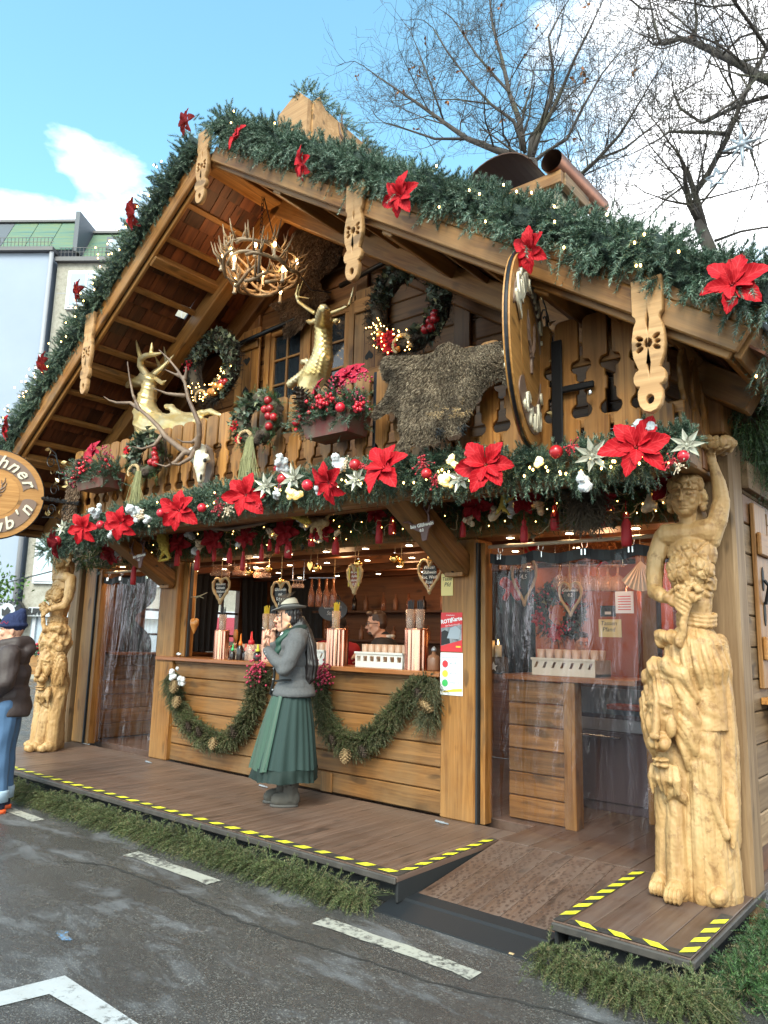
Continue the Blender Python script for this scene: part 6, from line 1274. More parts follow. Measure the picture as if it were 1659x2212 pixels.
def face_parts(T,P,s=1,brow='hair_black',iris='hair_black',lip='lip_red'):
    for k in(-1,1):
        e=MB().ell(P(.077,k*.031,.013),(.0125*s,)*3,None,10,8).obj('eye','eye_white',T,True); MB().ell(P(.086,k*.0315,.012),(.006*s,)*3,None,8,6).obj('iris',iris,e,True)
        MB().tube([P(.096,k*.013,.036),P(.092,k*.036,.043),P(.074,k*.058,.034)],[.004*s,.005*s,.002*s],6).obj('eyebrow',brow,T,True)
        b=MB(); b.tube([P(.091,k*.018,.017),P(.092,k*.032,.023),P(.080,k*.046,.015)],.003*s,5); b.obj('eyelid',brow,T,True)
    b=MB(); b.tube([P(.099,-.020,-.066),P(.104,-.008,-.062),P(.104,.008,-.062),P(.099,.020,-.066)],[.002*s,.006*s,.006*s,.002*s],6); b.tube([P(.097,-.016,-.072),P(.102,0,-.075),P(.097,.016,-.072)],[.002*s,.006*s,.002*s],6); b.obj('lips',lip,T,True)
def hand_into(b,wr,d,palm,curl,s=1,thumb=1):
    "palm from wrist along d; palm = palm normal; curl list per finger"
    wr=Vector(wr); d=Vector(d).normalized(); n=Vector(palm).normalized(); n=(n-d*n.dot(d)).normalized(); sd=d.cross(n)*thumb
    q=Matrix(((d[0],sd[0],n[0],0),(d[1],sd[1],n[1],0),(d[2],sd[2],n[2],0),(0,0,0,1)))
    b.ell(wr+d*.045*s,(.052*s,.038*s,.017*s),q,12,8); b.cap(wr-d*.01,wr+d*.03*s,.026*s,.024*s,10)
    for k,(L_,cu) in enumerate(zip((.070,.078,.073,.058),curl)):
        p=wr+d*.083*s+sd*(.029-.0195*k)*s; pts=[p]; a=0
        for j in range(3): a+=cu; pts.append(pts[-1]+(d*math.cos(a)+n*math.sin(a))*L_*s*(.45,.32,.25)[j])
        b.chain(pts,[.0095*s,.009*s,.008*s,.0065*s],8)
    p=wr+d*.03*s+sd*.030*s; b.chain([p,p+(d*.5+sd*.7+n*.35)*.035*s,p+(d*.95+sd*.75+n*.7)*.052*s],[.013*s,.0115*s,.008*s],8)
    return wr+d*.085*s+sd*.02*s
def limb(b,pts,r): b.chain([Vector(p) for p in pts],r,12)
# ---- woman in dirndl
wl=U(622,1738,z=ZP); WT=thing('person','woman in felt hat, grey jacket and green dirndl smoking and holding a phone','person',wl)
ang=math.atan2(-.70,-.71); WMx=Matrix.Translation(wl)@Matrix.Rotation(ang,4,'Z')
def wpart(b,name,mat,vox=None,disp=None,sm=2,parent=None):
    me=blob(b,vox,sm,.5,disp,mat,name,.4 if name=='body' else None) if vox else b.me(name,mat,True); return link(name,me,parent or WT,WMx)
b=MB(); hc=Vector((.07,.0,1.565)); fwd=Vector((1,.0,-.02))
P,q=head_into(b,hc,fwd,(0.05,0,1))
limb(b,[(.01,0,1.38),(0,0,1.25),(.0,0,1.05),(-.01,0,.92)],[.085,.10,.09,.10]); limb(b,[(.0,.12,1.34),(-.0,-.12,1.34)],[.062,.062])
for s in(1,-1): limb(b,[(-.01,s*.07,.9),(.0,s*.075,.5),(-.02,s*.075,.1)],[.08,.06,.04]); b.ell((.04,s*.075,.05),(.07,.035,.035))
LA=[(-.01,.185,1.345),(.075,.23,1.115),(.235,.165,1.28)]; RA=[(.0,-.185,1.345),(.10,-.21,1.13),(.20,-.09,1.36)]
limb(b,LA,[.045,.034,.027]); limb(b,RA,[.045,.034,.027])
hand_into(b,(.243,.162,1.30),(.16,-.02,1),(-1,.15,.1),(.30,.22,.9,1.1),1.05,-1); hand_into(b,(.197,-.085,1.375),(-.10,.22,1),(-.6,.7,.1),(.6,.65,.65,.7),1.0,1)
wpart(b,'body','skin',.0058,None,2); face_parts_obj=None
b=MB(); pw=lambda x,y,z:P(x,y,z)
def fp(T):
    for k in(-1,1):
        e=link('eye',MB().ell(P(.079,k*.031,.012),.012,None,10,8).me('eye','eye_white',True),T,WMx); link('iris',MB().ell(P(.088,k*.031,.011),.006,None,8,6).me('iris','hair_black',True),e,WMx)
        b=MB(); b.tube([P(.097,k*.013,.036),P(.093,k*.036,.044),P(.074,k*.060,.034)],[.004,.005,.002],6); link('eyebrow',b.me('eyebrow','hair_black',True),T,WMx)
        b=MB(); b.tube([P(.091,k*.018,.018),P(.093,k*.032,.023),P(.080,k*.048,.015)],.0035,5); link('eyelid',b.me('eyelid','hair_black',True),T,WMx)
    b=MB(); b.tube([P(.099,-.020,-.066),P(.105,-.008,-.061),P(.105,.008,-.061),P(.099,.020,-.066)],[.002,.006,.006,.002],6); b.tube([P(.097,-.016,-.073),P(.103,0,-.076),P(.097,.016,-.073)],[.002,.006,.002],6); link('lips',b.me('lips','lip_red',True),T,WMx)
fp(WT)
# hair: skull cap, ponytail, loose strand
b=MB(); b.ell(P(-.03,0,.045),(.093,.085,.092)); b.ell(P(-.045,0,-.005),(.072,.080,.085)); b.cap(P(-.07,0,-.02),P(-.11,.0,-.05),.055,.045)
b.chain([P(-.10,0,-.03),P(-.15,.03,-.12),P(-.195,.06,-.26),P(-.215,.08,-.40),P(-.205,.08,-.50),P(-.18,.08,-.57)],[.055,.06,.062,.058,.045,.015])
def hd(co,no): return co+no*(.0045*np.sin(np.arctan2(co[:,1],co[:,0]+.05)*38+co[:,2]*14)+vnoise(co,50,2)*.004)[:,None]
wpart(b,'hair','hair_black',.0065,hd,1)
b=MB(); b.tube([P(.055,.066,.05),P(.058,.078,-.0),P(.052,.074,-.07),P(.045,.07,-.12)],[.004,.004,.003,.001],5); wpart(b,'hair_strand','hair_black')
b=MB(); b.tube([P(-.012,.083+.003*math.sin(t),-.045-.018*(1-math.cos(t))) +Vector((.016*math.sin(t),0,0)) for t in np.linspace(0,6.28,14)],.0025,5); wpart(b,'earring','gold_bauble')
# hat
hq=WMx@Matrix.Translation(P(-.005,0,.075))@Matrix.Rotation(R(7),4,'Y')
b=MB(); n=36; V=[]; 
for r_,z_ in((.088,.0),(.112,.004),(.136,.004),(.144,.012),(.144,.018),(.136,.011),(.112,.012),(.09,.012)):
    for k in range(n): a=2*math.pi*k/n; V.append((r_*1.08*math.cos(a),r_*.92*math.sin(a),z_+(.030 if r_>.12 else .0)*abs(math.sin(a))**2*(r_-.1)/.06-.012*(math.cos(a)>.5)*(r_>.14)))
F=[(i*n+k,i*n+(k+1)%n,(i+1)*n+(k+1)%n,(i+1)*n+k) for i in range(7) for k in range(n)]
hat=link('hat',me_np('hat',V,F,'hat_felt',True),WT,hq)
link('hat_crown',MB().lathe([(.092,.0),(.094,.012),(.090,.05),(.080,.085),(.060,.104),(.03,.100),(.002,.094)],28).me('hat_crown','hat_cream',True),hat,hq)
link('hat_band',MB().lathe([(.094,.008),(.0965,.012),(.0945,.046),(.091,.050)],28).me('hat_band','velvet_black',True),hat,hq)
b=MB(); [b.tube([(.075,.05,.04),(.02+.02*k,.08,.10+.006*k),(-.05-.01*k,.07,.128+.008*k)],[.004,.006,.001],5) for k in range(4)]; link('hat_feather',b.me('hat_feather','twig_bark',True),hat,hq)
# jacket
b=MB(); b.ell((.0,.0,1.33),(.135,.175,.12)); b.ell((.01,0,1.22),(.150,.165,.14)); b.ell((-.005,0,1.08),(.135,.155,.14)); b.ell((-.01,0,.99),(.160,.180,.09)); limb(b,[(-.005,.13,1.385),(-.005,-.13,1.385)],[.07,.07]); b.cap((-.02,0,1.37),(-.035,0,1.475),.125,.088); b.chain([(-.02,.17,1.37),(-.03,.0,1.42),(-.02,-.17,1.37)],[.085,.10,.085]); b.ell((.055,0,1.24),(.11,.13,.10))
limb(b,[(-.01,.168,1.355),(.03,.22,1.22),(.075,.228,1.13)],[.085,.068,.062]); limb(b,[(.075,.228,1.13),(.16,.195,1.215),(.228,.17,1.285)],[.062,.053,.043]); limb(b,[(.0,-.168,1.355),(.10,-.21,1.13)],[.085,.062]); limb(b,[(.10,-.21,1.13),(.19,-.10,1.345)],[.062,.043])
b.lathe([(.12,.90),(.185,.90),(.19,.925),(.165,1.0),(.1,1.02)],28,(-.012,0,0))
def jd(co,no):
    x,y,z=co.T; d=.006*np.sin(z*62+x*30+y*20)*gauss(co,(.08,.22,1.15),(.09,.07,.08))*1.6+.004*vnoise(co,17,4)+.005*np.sin(z*45)*gauss(co,(0,0,1.1),(.2,.2,.07)); 
    lump=gauss(co,(-.0,.17,1.40),(.06,.05,.03)); d+=.010*lump*np.sin(x*90); return co+no*d[:,None]
jk=wpart(b,'jacket','wool_grey',.0075,jd,3)
pts=[]; 
b=MB(); pf=[(.105+.0*t,0.162-.0*t,1.03) for t in(0,)]
b.tube([(.150,.120,1.03),(.085,.176,1.04),(.015,.195,1.045)],[.008,.010,.008],6,True); wpart(b,'pocket_trim','velvet_black',parent=jk)
b=MB(); b.tube([(.15,.05,1.36),(.165,.04,1.2),(.165,.04,1.05),(.19,.03,.91)],[.010,.012,.012,.014],6); b.tube([(.188,.03,.905),(.12,.13,.902),(.0,.185,.902),(-.13,.14,.902),(-.195,.0,.903)],.006,6); wpart(b,'jacket_trim','velvet_black',parent=jk)
b=MB(); [b.ell((.172,.055,z_),(.009,.009,.009),None,8,6) for z_ in(1.13,1.04,.95)]; [b.ell((.235+.01*k,.205-.004*k,1.255+.02*k),(.008,.008,.008),None,8,6) for k in range(2)]; wpart(b,'buttons','steel_grey',parent=jk)
b=MB(); b.ell((.03,0,1.435),(.085,.092,.05)); b.chain([(.06,.06,1.43),(.13,.055,1.36),(.145,.05,1.25),(.13,.06,1.15)],[.03,.035,.032,.018]); b.chain([(-.03,.07,1.45),(-.05,0,1.45),(-.03,-.07,1.45)],[.04,.045,.04]); wpart(b,'scarf','scarf_green',.007,lambda co,no:co+no*(.006*np.sin(co[:,2]*70+co[:,0]*60+co[:,1]*50))[:,None],2)
b=MB(); b.chain([(.055,.055,1.455),(-.01,.085,1.475),(-.075,.05,1.485),(-.09,0,1.485),(-.075,-.05,1.485),(-.01,-.085,1.475),(.055,-.055,1.455)],[.022,.03,.034,.036,.034,.03,.022]); b.ell((-.04,0,1.44),(.085,.10,.04)); wpart(b,'jacket_collar','velvet_green',.0075)
b=MB(); b.chain([(.105,.03,1.425),(.12,.02,1.40)],[.022,.018]); wpart(b,'shirt_collar','shirt_white')
# skirt with pleats, hem, apron
def skirt(name,mat,r0,r1,z0,z1,npl,amp,a0=0,a1=2*math.pi,off=0,sx=0,flare=1.25,nz=14,sx0=0):
    na=150; V=[];F=[]
    for i in range(nz+1):
        t=i/nz; z_=z1+(z0-z1)*t
        for k in range(na+1):
            a=a0+(a1-a0)*k/na; s_=math.sin(a*npl+.6*math.sin(a*3)+1.3*math.sin(a*5+1)+.5*math.sin(t*3+a*4))*(.7+.45*math.sin(a*7+2)); rr=r0+(r1-r0)*t**(1/flare)+off+amp*(.25+.75*t)*(abs(s_)**.7*(1 if s_>0 else -1))+.012*math.sin(a*5+t*2)*t
            V.append((rr*1.0*math.cos(a)+sx0+sx*t,rr*1.02*math.sin(a),z_+.006*math.sin(a*7)*t))
    F=[(i*(na+1)+k,i*(na+1)+k+1,(i+1)*(na+1)+k+1,(i+1)*(na+1)+k) for i in range(nz) for k in range(na)]
    return link(name,me_np(name,V,F,mat,True),WT,WMx)
skirt('skirt','skirt_green',.145,.275,.315,.93,22,.011,sx=.035); skirt('skirt_hem','velvet_green',.276,.283,.215,.318,22,.0105,sx=.004,flare=1,nz=3,sx0=.035)
skirt('apron','apron_green',.147,.272,.30,.935,17,.009,R(-40),R(62),.017,.04)
for s in(1,-1):
    bx=-.02 if s>0 else .05
    b=MB(); b.lathe([(.056,.05),(.058,.13),(.062,.215),(.064,.255),(.05,.256)],14,(bx,s*.075,0)); b.ell((bx+.05,s*.075,.058),(.118,.050,.060)); b.ell((bx+.105,s*.075,.045),(.062,.048,.045)); b.ell((bx-.02,s*.075,.07),(.062,.050,.07)); bt=wpart(b,'boot','boot_suede',.008,lambda co,no:co+no*(vnoise(co,45,3)*.004)[:,None],2)
    b=MB(); b.prism([(bx+.047+.122*math.cos(a)*(1 if math.cos(a)>0 else .95),s*.075+.052*math.sin(a)) for a in np.linspace(0,6.28,22)[:-1]],.0,.020); wpart(b,'boot_sole','sole_rubber',parent=bt)
    b=MB(); b.ell((bx+.0,s*.075+.066*s,.19),(.012,.006,.012),None,8,6); wpart(b,'boot_button','hair_black',parent=bt)
    b=MB(); b.cap((bx-.0,s*.075,.22),(bx,s*.075,.36),.048,.055); wpart(b,'stocking','velvet_black')
ph=thing('mobile_phone','dark mobile phone held to the cheek of the woman in the hat','phone',WMx@Vector((.17,-.06,1.5))); link('phone_body',MB().cbox((0,0,0),(.012,.07,.145),.004).me('phone_body','phone_dark'),ph,WMx@Matrix.Translation((.155,-.065,1.475))@Matrix.Rotation(R(35),4,'Z')@Matrix.Rotation(R(-14),4,'Y'))
cg=thing('cigarette','lit white cigarette between the raised fingers of the woman in the hat','cigarette',WMx@Vector((.27,.15,1.47))); b=MB(); b.tube([(.262,.14,1.465),(.275,.205,1.475)],.004,8); link('paper_tube',b.me('paper_tube','shirt_white'),cg,WMx)
# ---- man at the left edge
ml=U(-8,1752,z=0); MT=thing('person','man in navy knit cap, dark brown jacket and blue jeans cut by the left edge','person',ml); MMx=Matrix.Translation(ml)@Matrix.Rotation(math.atan2(-.80,-.60),4,'Z')
def mpart(b,name,mat,vox=None,disp=None,sm=2,parent=None): return link(name,blob(b,vox,sm,.5,disp,mat,name,.4) if vox else b.me(name,mat,True),parent or MT,MMx)
b=MB(); P,q=head_into(b,(.03,0,1.585),(1,.1,-.05),(0,0,1),1.06); limb(b,[(.0,0,1.4),(.0,0,1.1),(0,0,.95)],[.13,.13,.13]); limb(b,[(0,.15,1.35),(0,-.15,1.35)],[.06,.06])
for s in(1,-1): limb(b,[(0,s*.09,.92),(.01,s*.095,.5),(-.02,s*.1,.1)],[.10,.07,.05]); b.ell((.05,s*.1,.05),(.12,.045,.045)); limb(b,[(-.01,s*.2,1.36),(-.01,s*.24,1.12),(.18,s*.15,1.0)],[.06,.05,.035]); hand_into(b,(.19,s*.145,1.0),(1,-s*.5,.0),(0,0,-1),(.5,.5,.5,.5),1.05,s)
mpart(b,'body','skin_tan',.0075)
for k in(-1,1):
    b=MB(); b.tube([P(.097,k*.013,.030),P(.093,k*.036,.036),P(.074,k*.058,.028)],[.004,.006,.003],6); mpart(b,'eyebrow','hair_grey'); e=mpart(MB().ell(P(.079,k*.031,.008),.012,None,8,6),'eye','eye_white'); mpart(MB().ell(P(.089,k*.031,.008),.005,None,8,6),'iris','hair_black',parent=e)
b=MB(); b.tube([P(.092,-.026,-.062),P(.106,0,-.070),P(.092,.026,-.062)],[.002,.006,.002],6); mpart(b,'lips','lip_red')
b=MB(); b.ell(P(-.012,0,.062),(.112,.097,.105)); b.cap(P(-.05,0,.115),P(-.075,0,.165),.07,.035); b.chain([P(.098*math.cos(t)-.012,.085*math.sin(t),.048) for t in np.linspace(0,6.28,16)],[.02]*16,8)
bn=mpart(b,'knit_cap','beanie_navy',.007,lambda co,no:co+no*(.003*np.sin(np.arctan2(co[:,1],co[:,0])*44))[:,None],2)
b=MB(); b.tube([P(.075,.078+.003*math.sin(i),.075+.012*math.sin(i*1.9))-Vector((.013*i-.03,-.008-.0012*i,0)) for i in range(8)],.0028,5); mpart(b,'cap_lettering','pink_petal',parent=bn)
b=MB(); b.ell((0,0,1.36),(.17,.21,.14)); b.ell((.01,0,1.18),(.185,.20,.2)); b.ell((0,0,1.0),(.19,.205,.18)); b.lathe([(.1,.83),(.20,.83),(.205,.9),(.195,1.0),(.1,1.02)],24); limb(b,[(-.01,.2,1.37),(-.02,.265,1.14),(.15,.19,1.0)],[.10,.085,.065]); limb(b,[(-.01,-.2,1.37),(-.02,-.265,1.14),(.15,-.19,1.0)],[.10,.085,.065])
b.chain([(.07,.08,1.46),(-.05,.11,1.47),(-.11,0,1.47),(-.05,-.11,1.47),(.07,-.08,1.46),(.1,0,1.43)],[.05,.055,.07,.055,.05,.045]); b.ell((-.13,0,1.41),(.07,.12,.07))
mpart(b,'jacket','jacket_brown',.009,lambda co,no:co+no*(.006*np.sin(co[:,2]*34+co[:,0]*18+np.sin(co[:,1]*22))+.005*vnoise(co,14,7))[:,None],3)
b=MB()
for s in(1,-1): limb(b,[(0,s*.09,.92),(.01,s*.10,.5),(-.015,s*.105,.17)],[.125,.098,.085])
b.ell((0,0,.88),(.15,.17,.12)); mpart(b,'jeans','denim',.009,lambda co,no:co+no*(.0035*np.sin(co[:,2]*23+co[:,0]*25+np.sin(co[:,1]*30)))[:,None],2)
for s in(1,-1):
    mpart(MB().lathe([(.07,.10),(.092,.10),(.094,.18),(.09,.20),(.07,.20)],18,(-.017,s*.105,0)),'jeans_cuff','denim_cuff'); mpart(MB().cap((-.02,s*.1,.05),(-.02,s*.1,.12),.045,.05),'sock','sock_navy')
    b=MB(); b.ell((.05,s*.1,.045),(.14,.052,.045)); b.ell((-.03,s*.1,.06),(.06,.05,.05)); sh=mpart(b,'shoe','sock_navy',.009); b=MB(); b.prism([(.05+.15*math.cos(a),s*.1+.058*math.sin(a)) for a in np.linspace(0,6.28,20)[:-1]],0,.035); mpart(b,'shoe_sole','shoe_orange',parent=sh)
# ---- people inside
def bar_person(label,c,face,coat,hair,glasses=False,hat=None,scale=1,hands=True,collar=True,lean=0):
    T=thing('person',label,'person',c); Mx=Matrix.Translation(Vector(c))@Matrix.Rotation(math.atan2(face[1],face[0]),4,'Z')@Matrix.Scale(scale,4)
    def part(b,name,mat,vox=None,disp=None,parent=None): return link(name,blob(b,vox,2,.5,disp,mat,name,.35) if vox else b.me(name,mat,True),parent or T,Mx)
    b=MB(); P,q=head_into(b,(.06+lean,0,1.60),(1,.1,-.12),(.05,0,1)); limb(b,[(lean*.6,0,1.4),(0,0,1.1),(0,0,.92)],[.12,.13,.13]); limb(b,[(lean*.6,.15,1.34),(lean*.6,-.15,1.34)],[.055,.055])
    for s in(1,-1): limb(b,[(0,s*.09,.92),(.01,s*.09,.5),(0,s*.09,.1)],[.1,.07,.05]); b.ell((.05,s*.09,.05),(.12,.045,.045)); limb(b,[(lean*.6,s*.2,1.36),(.08,s*.24,1.14),(.27,s*.06,1.24)],[.06,.05,.034]); hand_into(b,(.27,s*.055,1.245),(.9,-s*.45,.35),(0,-s,-.4),(.6,.65,.7,.7),1.0,s)
    part(b,'body','skin',.007)
    for k in(-1,1):
        b=MB(); b.tube([P(.097,k*.013,.034),P(.093,k*.036,.040),P(.074,k*.058,.032)],[.004,.005,.002],6); part(b,'eyebrow',hair); e=part(MB().ell(P(.079,k*.031,.012),.012,None,8,6),'eye','eye_white'); part(MB().ell(P(.089,k*.031,.011),.006,None,8,6),'iris','hair_black',parent=e)
    b=MB(); b.tube([P(.093,-.024,-.066),P(.106,0,-.068),P(.093,.024,-.066)],[.002,.006,.002],6); part(b,'lips','lip_red')
    b=MB(); b.ell(P(-.018,0,.055),(.098,.083,.092)); b.ell(P(-.045,0,.0),(.07,.079,.07)); b.ell(P(.05,0,.115),(.05,.06,.03)); part(b,'hair',hair,.008,lambda co,no:co+no*(vnoise(co,70,3)*.004)[:,None])
    if glasses:
        b=MB()
        for k in(-1,1): b.tube([P(.108,k*.034+.024*math.cos(t),.010+.017*math.sin(t)) for t in np.linspace(0,6.28,14)],.0032,5,False); b.tube([P(.104,k*.058,.014),P(.06,k*.082,.016),P(-.01,k*.086,.008)],.003,5)
        b.tube([P(.110,-.010,.012),P(.112,.010,.012)],.003,5); part(b,'glasses','hair_black')
        b=MB(); b.ell(P(.066,0,-.088),(.034,.042,.034)); part(b,'beard',hair,.006)
    if hat: 
        b=MB(); b.ell(P(-.01,0,.075),(.115,.10,.09)); part(b,'cap',hat,.009); part(MB().ell(P(-.03,0,.18),.045,None,10,8),'pompom','pompom')
    b=MB(); b.ell((lean*.6,0,1.35),(.15,.20,.14)); b.chain([(lean*.6,.14,1.39),(lean*.6,-.14,1.39)],[.075,.075]); b.cap((lean*.6,0,1.40),(lean*.6+.0,0,1.46),.11,.08); b.ell((.0,0,1.16),(.165,.19,.2)); b.ell((0,0,.98),(.17,.19,.16)); 
    for s in(1,-1): limb(b,[(lean*.6-.01,s*.19,1.36),(.08,s*.245,1.14)],[.09,.072]); limb(b,[(.08,s*.245,1.14),(.255,s*.075,1.235)],[.072,.05])
    part(b,'jacket',coat,.01,lambda co,no:co+no*(vnoise(co,20,3)*.006)[:,None])
    if collar: b=MB(); b.chain([(.07,.06,1.46),(-.02,.075,1.48),(-.06,0,1.48),(-.02,-.075,1.48),(.07,-.06,1.46)],[.014,.018,.02,.018,.014]); part(b,'collar','shirt_white')
    b=MB()
    for s in(1,-1): limb(b,[(0,s*.09,.92),(.01,s*.095,.5),(0,s*.095,.12)],[.12,.09,.075])
    part(b,'trousers','coat_black',.012); return T
zf=lambda v_,u_,y_: U(u_,v_,y=y_)
hp=U(828,1345,y=.92); bar_person('man in black glasses and dark jacket serving behind the counter',(hp[0]+.05,.92+.02,hp[2]-1.62),(-.80,-.60),'coat_black','hair_brown',True,lean=.06)
hp=U(722,1358,y=1.25); bar_person('person in a red coat and dark pompom cap behind the counter',(hp[0]+.05,1.25,hp[2]-1.60),(-.6,.8),'coat_red','hair_black',False,'coat_black',collar=False)
hp=U(1256,1388,y=1.95); bar_person('small child with brown hair behind the plastic curtain of the right doorway',(hp[0],1.95,ZP),(.5,-.85),'coat_red','hair_brown',False,None,(hp[2]-ZP)/1.62,collar=False)
# ------------------------------------------------------------------ plastic curtains in the doorways
t=NT('curtain_film'); nt2=t.t; tr=t.n('ShaderNodeBsdfTransparent'); tr.inputs[0].default_value=(.90,.87,.88,1); gl=t.n('ShaderNodeBsdfGlossy'); gl.inputs['Roughness'].default_value=.10; gl.inputs[0].default_value=(.95,.95,1,1); fr=t.n('ShaderNodeFresnel'); fr.inputs[0].default_value=1.45
bn=t.n('ShaderNodeBump'); bn.inputs['Strength'].default_value=.7; bn.inputs['Distance'].default_value=.05; t.l(t.noise(t.mapped((7,7,1.1),shift=False),1.3,4,.55,.8),bn.inputs['Height']); t.l(bn.outputs[0],gl.inputs['Normal']); t.l(bn.outputs[0],fr.inputs['Normal'])
ms=t.n('ShaderNodeMixShader'); mm=t.n('ShaderNodeMath',operation='MULTIPLY_ADD'); t.l(fr.outputs[0],mm.inputs[0]); mm.inputs[1].default_value=.55; mm.inputs[2].default_value=.0; mm.use_clamp=True; mn=t.n('ShaderNodeMath',operation='MINIMUM'); mn.inputs[1].default_value=.10; t.l(mm.outputs[0],mn.inputs[0]); t.l(mn.outputs[0],ms.inputs[0]); t.l(tr.outputs[0],ms.inputs[1]); t.l(gl.outputs[0],ms.inputs[2]); t.l(ms.outputs[0],t.t.nodes['Material Output'].inputs['Surface']); M['curtain_film']=t.m
def film(label,x0,x1,y,ztop,zbot,seed,gather):
    T=thing('plastic_curtain',label,'curtain',((x0+x1)/2,y,zbot)); n,m=150,36; V=[]
    for j in range(m+1):
        q=j/m; z_=ztop+(zbot-ztop)*q
        for i in range(n+1):
            p=i/n; x=x0+(x1-x0)*p; f=.020*math.sin(p*16+1.2*math.sin(q*3+seed))+.010*math.sin(p*37+seed+q*2+1.5*math.sin(q*5))+.004*math.sin(p*90+q*5)
            pull=sum(math.exp(-((p-g_)/.05)**2) for g_ in gather); f+=.03*pull*math.sin(q*9+p*60)*(1-q)
            V.append((x+.012*math.sin(q*7+p*20),y+f*(.5+.7*q)-.05*q*math.sin(p*3.1),z_+.015*math.sin(p*11+seed)*(j==m)))
    F=np.array([(j*(n+1)+i,j*(n+1)+i+1,(j+1)*(n+1)+i+1,(j+1)*(n+1)+i) for j in range(m) for i in range(n)])
    geo('film',(np.array(V),F),'curtain_film',T,None,None,True)
    V=[]; 
    for i in range(41): p=i/40; zz_=ztop+.012-.03*abs(math.sin(p*math.pi*4)); V+=[(x0+(x1-x0)*p,y-.012+.02*math.sin(p*38+seed),zz_+.035),(x0+(x1-x0)*p,y-.012+.02*math.sin(p*38+seed),zz_-.045)]
    link('top_band',evalmods(V,[(2*i,2*i+2,2*i+3,2*i+1) for i in range(40)],[('SOLIDIFY',dict(thickness=.004))]),T).data.materials.append(M['black_rubber'])
    b=MB(); b.tube([(x0-.04,y,ztop+.10),(x1+.04,y,ztop+.10)],.016,8); b.obj('curtain_rail','cream_plastic',T,True)
    for k in range(5):
        x=x0+(x1-x0)*(.06+.22*k); r_=MB(); r_.tube([(x+.022*math.sin(t),y,ztop+.075+.035*math.cos(t)) for t in np.linspace(-2.6,2.6,11)],.003,5); r_.obj('hook','chrome',T,True)
        for s in(-1,1): MB().cbox((x+s*.014,y-.02,ztop+.012),(.016,.012,.05),.003).obj('clip','chrome',T)
    return T
film('clear plastic strip curtain with silver clips closing the right doorway',.06,1.72,.10,2.27,.215,1,(.2,.38,.75))
film('clear plastic curtain closing the left doorway beside the statue',-5.83,-4.47,.10,2.27,.215,4,(.15,.7))
# ------------------------------------------------------------------ dark drapes
def drape(label,pts0,pts1,n=26,amp=.03,parent=None,tie=None):
    "cloth between a top and a bottom line"
    a0,a1=Vector(pts0[0]),Vector(pts0[1]); b0,b1=Vector(pts1[0]),Vector(pts1[1]); nn=(a1-a0).cross(b0-a0).normalized(); T=thing('black_drape',label,'curtain',(a0+b1)/2,None); V=[];m=14
    for j in range(m+1):
        q=j/m
        for i in range(n*3+1):
            p=i/(n*3); w=1 if tie is None else 1-(.62*math.exp(-((q-tie)/.16)**2)); pp=.5+(p-.5)*w if tie is None else p*w
            P=(a0.lerp(a1,pp)).lerp(b0.lerp(b1,pp),q); V.append(P+nn*amp*math.sin(p*n*1.3+.8*math.sin(q*4)))
    k=n*3+1; link('cloth',me_np('cloth',V,[(j*k+i,j*k+i+1,(j+1)*k+i+1,(j+1)*k+i) for j in range(m) for i in range(k-1)],'black_cloth',True),T); return T
xw=-6.02
drape('black drape bunched and tied left of the window in the left doorway',((xw,.50,2.38),(xw,1.02,2.38)),((xw,.50,1.32),(xw,1.02,1.32)),tie=.55)
drape('narrow black drape right of the window in the left doorway',((xw,1.40,2.38),(xw,1.66,2.38)),((xw,1.40,1.3),(xw,1.66,1.3)),12)
drape('black drape left of the window behind the straw heart',((xw+.02,1.68,2.5),(xw+.02,2.14,2.5)),((xw+.02,1.68,1.34),(xw+.02,2.06,1.34)),18)
drape('wide black drape right of the window behind the straw heart',((xw+.02,2.56,2.5),(xw+.02,3.08,2.5)),((xw+.02,2.66,1.3),(xw+.02,3.08,1.3)),22)
drape('long dark drape across the left part of the back wall behind the counter',((-5.9,3.06,2.5),(-4.7,3.06,2.5)),((-5.9,3.06,1.2),(-4.7,3.06,1.2)),40)
drape('long dark drape across the right part of the back wall behind the counter',((-1.9,3.06,2.5),(-.9,3.06,2.5)),((-1.9,3.06,1.2),(-.9,3.06,1.2)),30)
drape('dark blue black drape at the right end of the right doorway',((1.30,1.4,2.5),(1.85,1.4,2.5)),((1.34,1.4,.5),(1.85,1.4,.5)),20)
# back shelves with bottles and glasses
bs=thing('back_shelf','dark back shelf with bottles and mugs on the rear wall behind the counter','shelf',(-3.2,2.9,1.1))
for z_ in(1.15,1.55,1.95): board('shelf_board',bs,-4.6,-1.95,2.75,3.08,z_,z_+.03,'dark_wood',0)
for k in range(30):
    z_=(1.18,1.58,1.98)[k%3]; x=-4.5+.27*(k//3)+rnd.uniform(-.04,.04); h=rnd.uniform(.18,.28)
    bo=(MB().lathe([(.03,0),(.035,.01),(.035,h*.6),(.012,h*.75),(.012,h),(.002,h)],10,(x,2.9+rnd.uniform(-.05,.05),z_)).obj('bottle',rnd.choice(('bottle_dark','bottle_glass','stoneware')),None,True)); tag(bo,ORD[k//3]+' bottle from the left on the '+('lowest','middle','top')[k%3]+' shelf behind the counter','bottle','bottles on the back shelf')
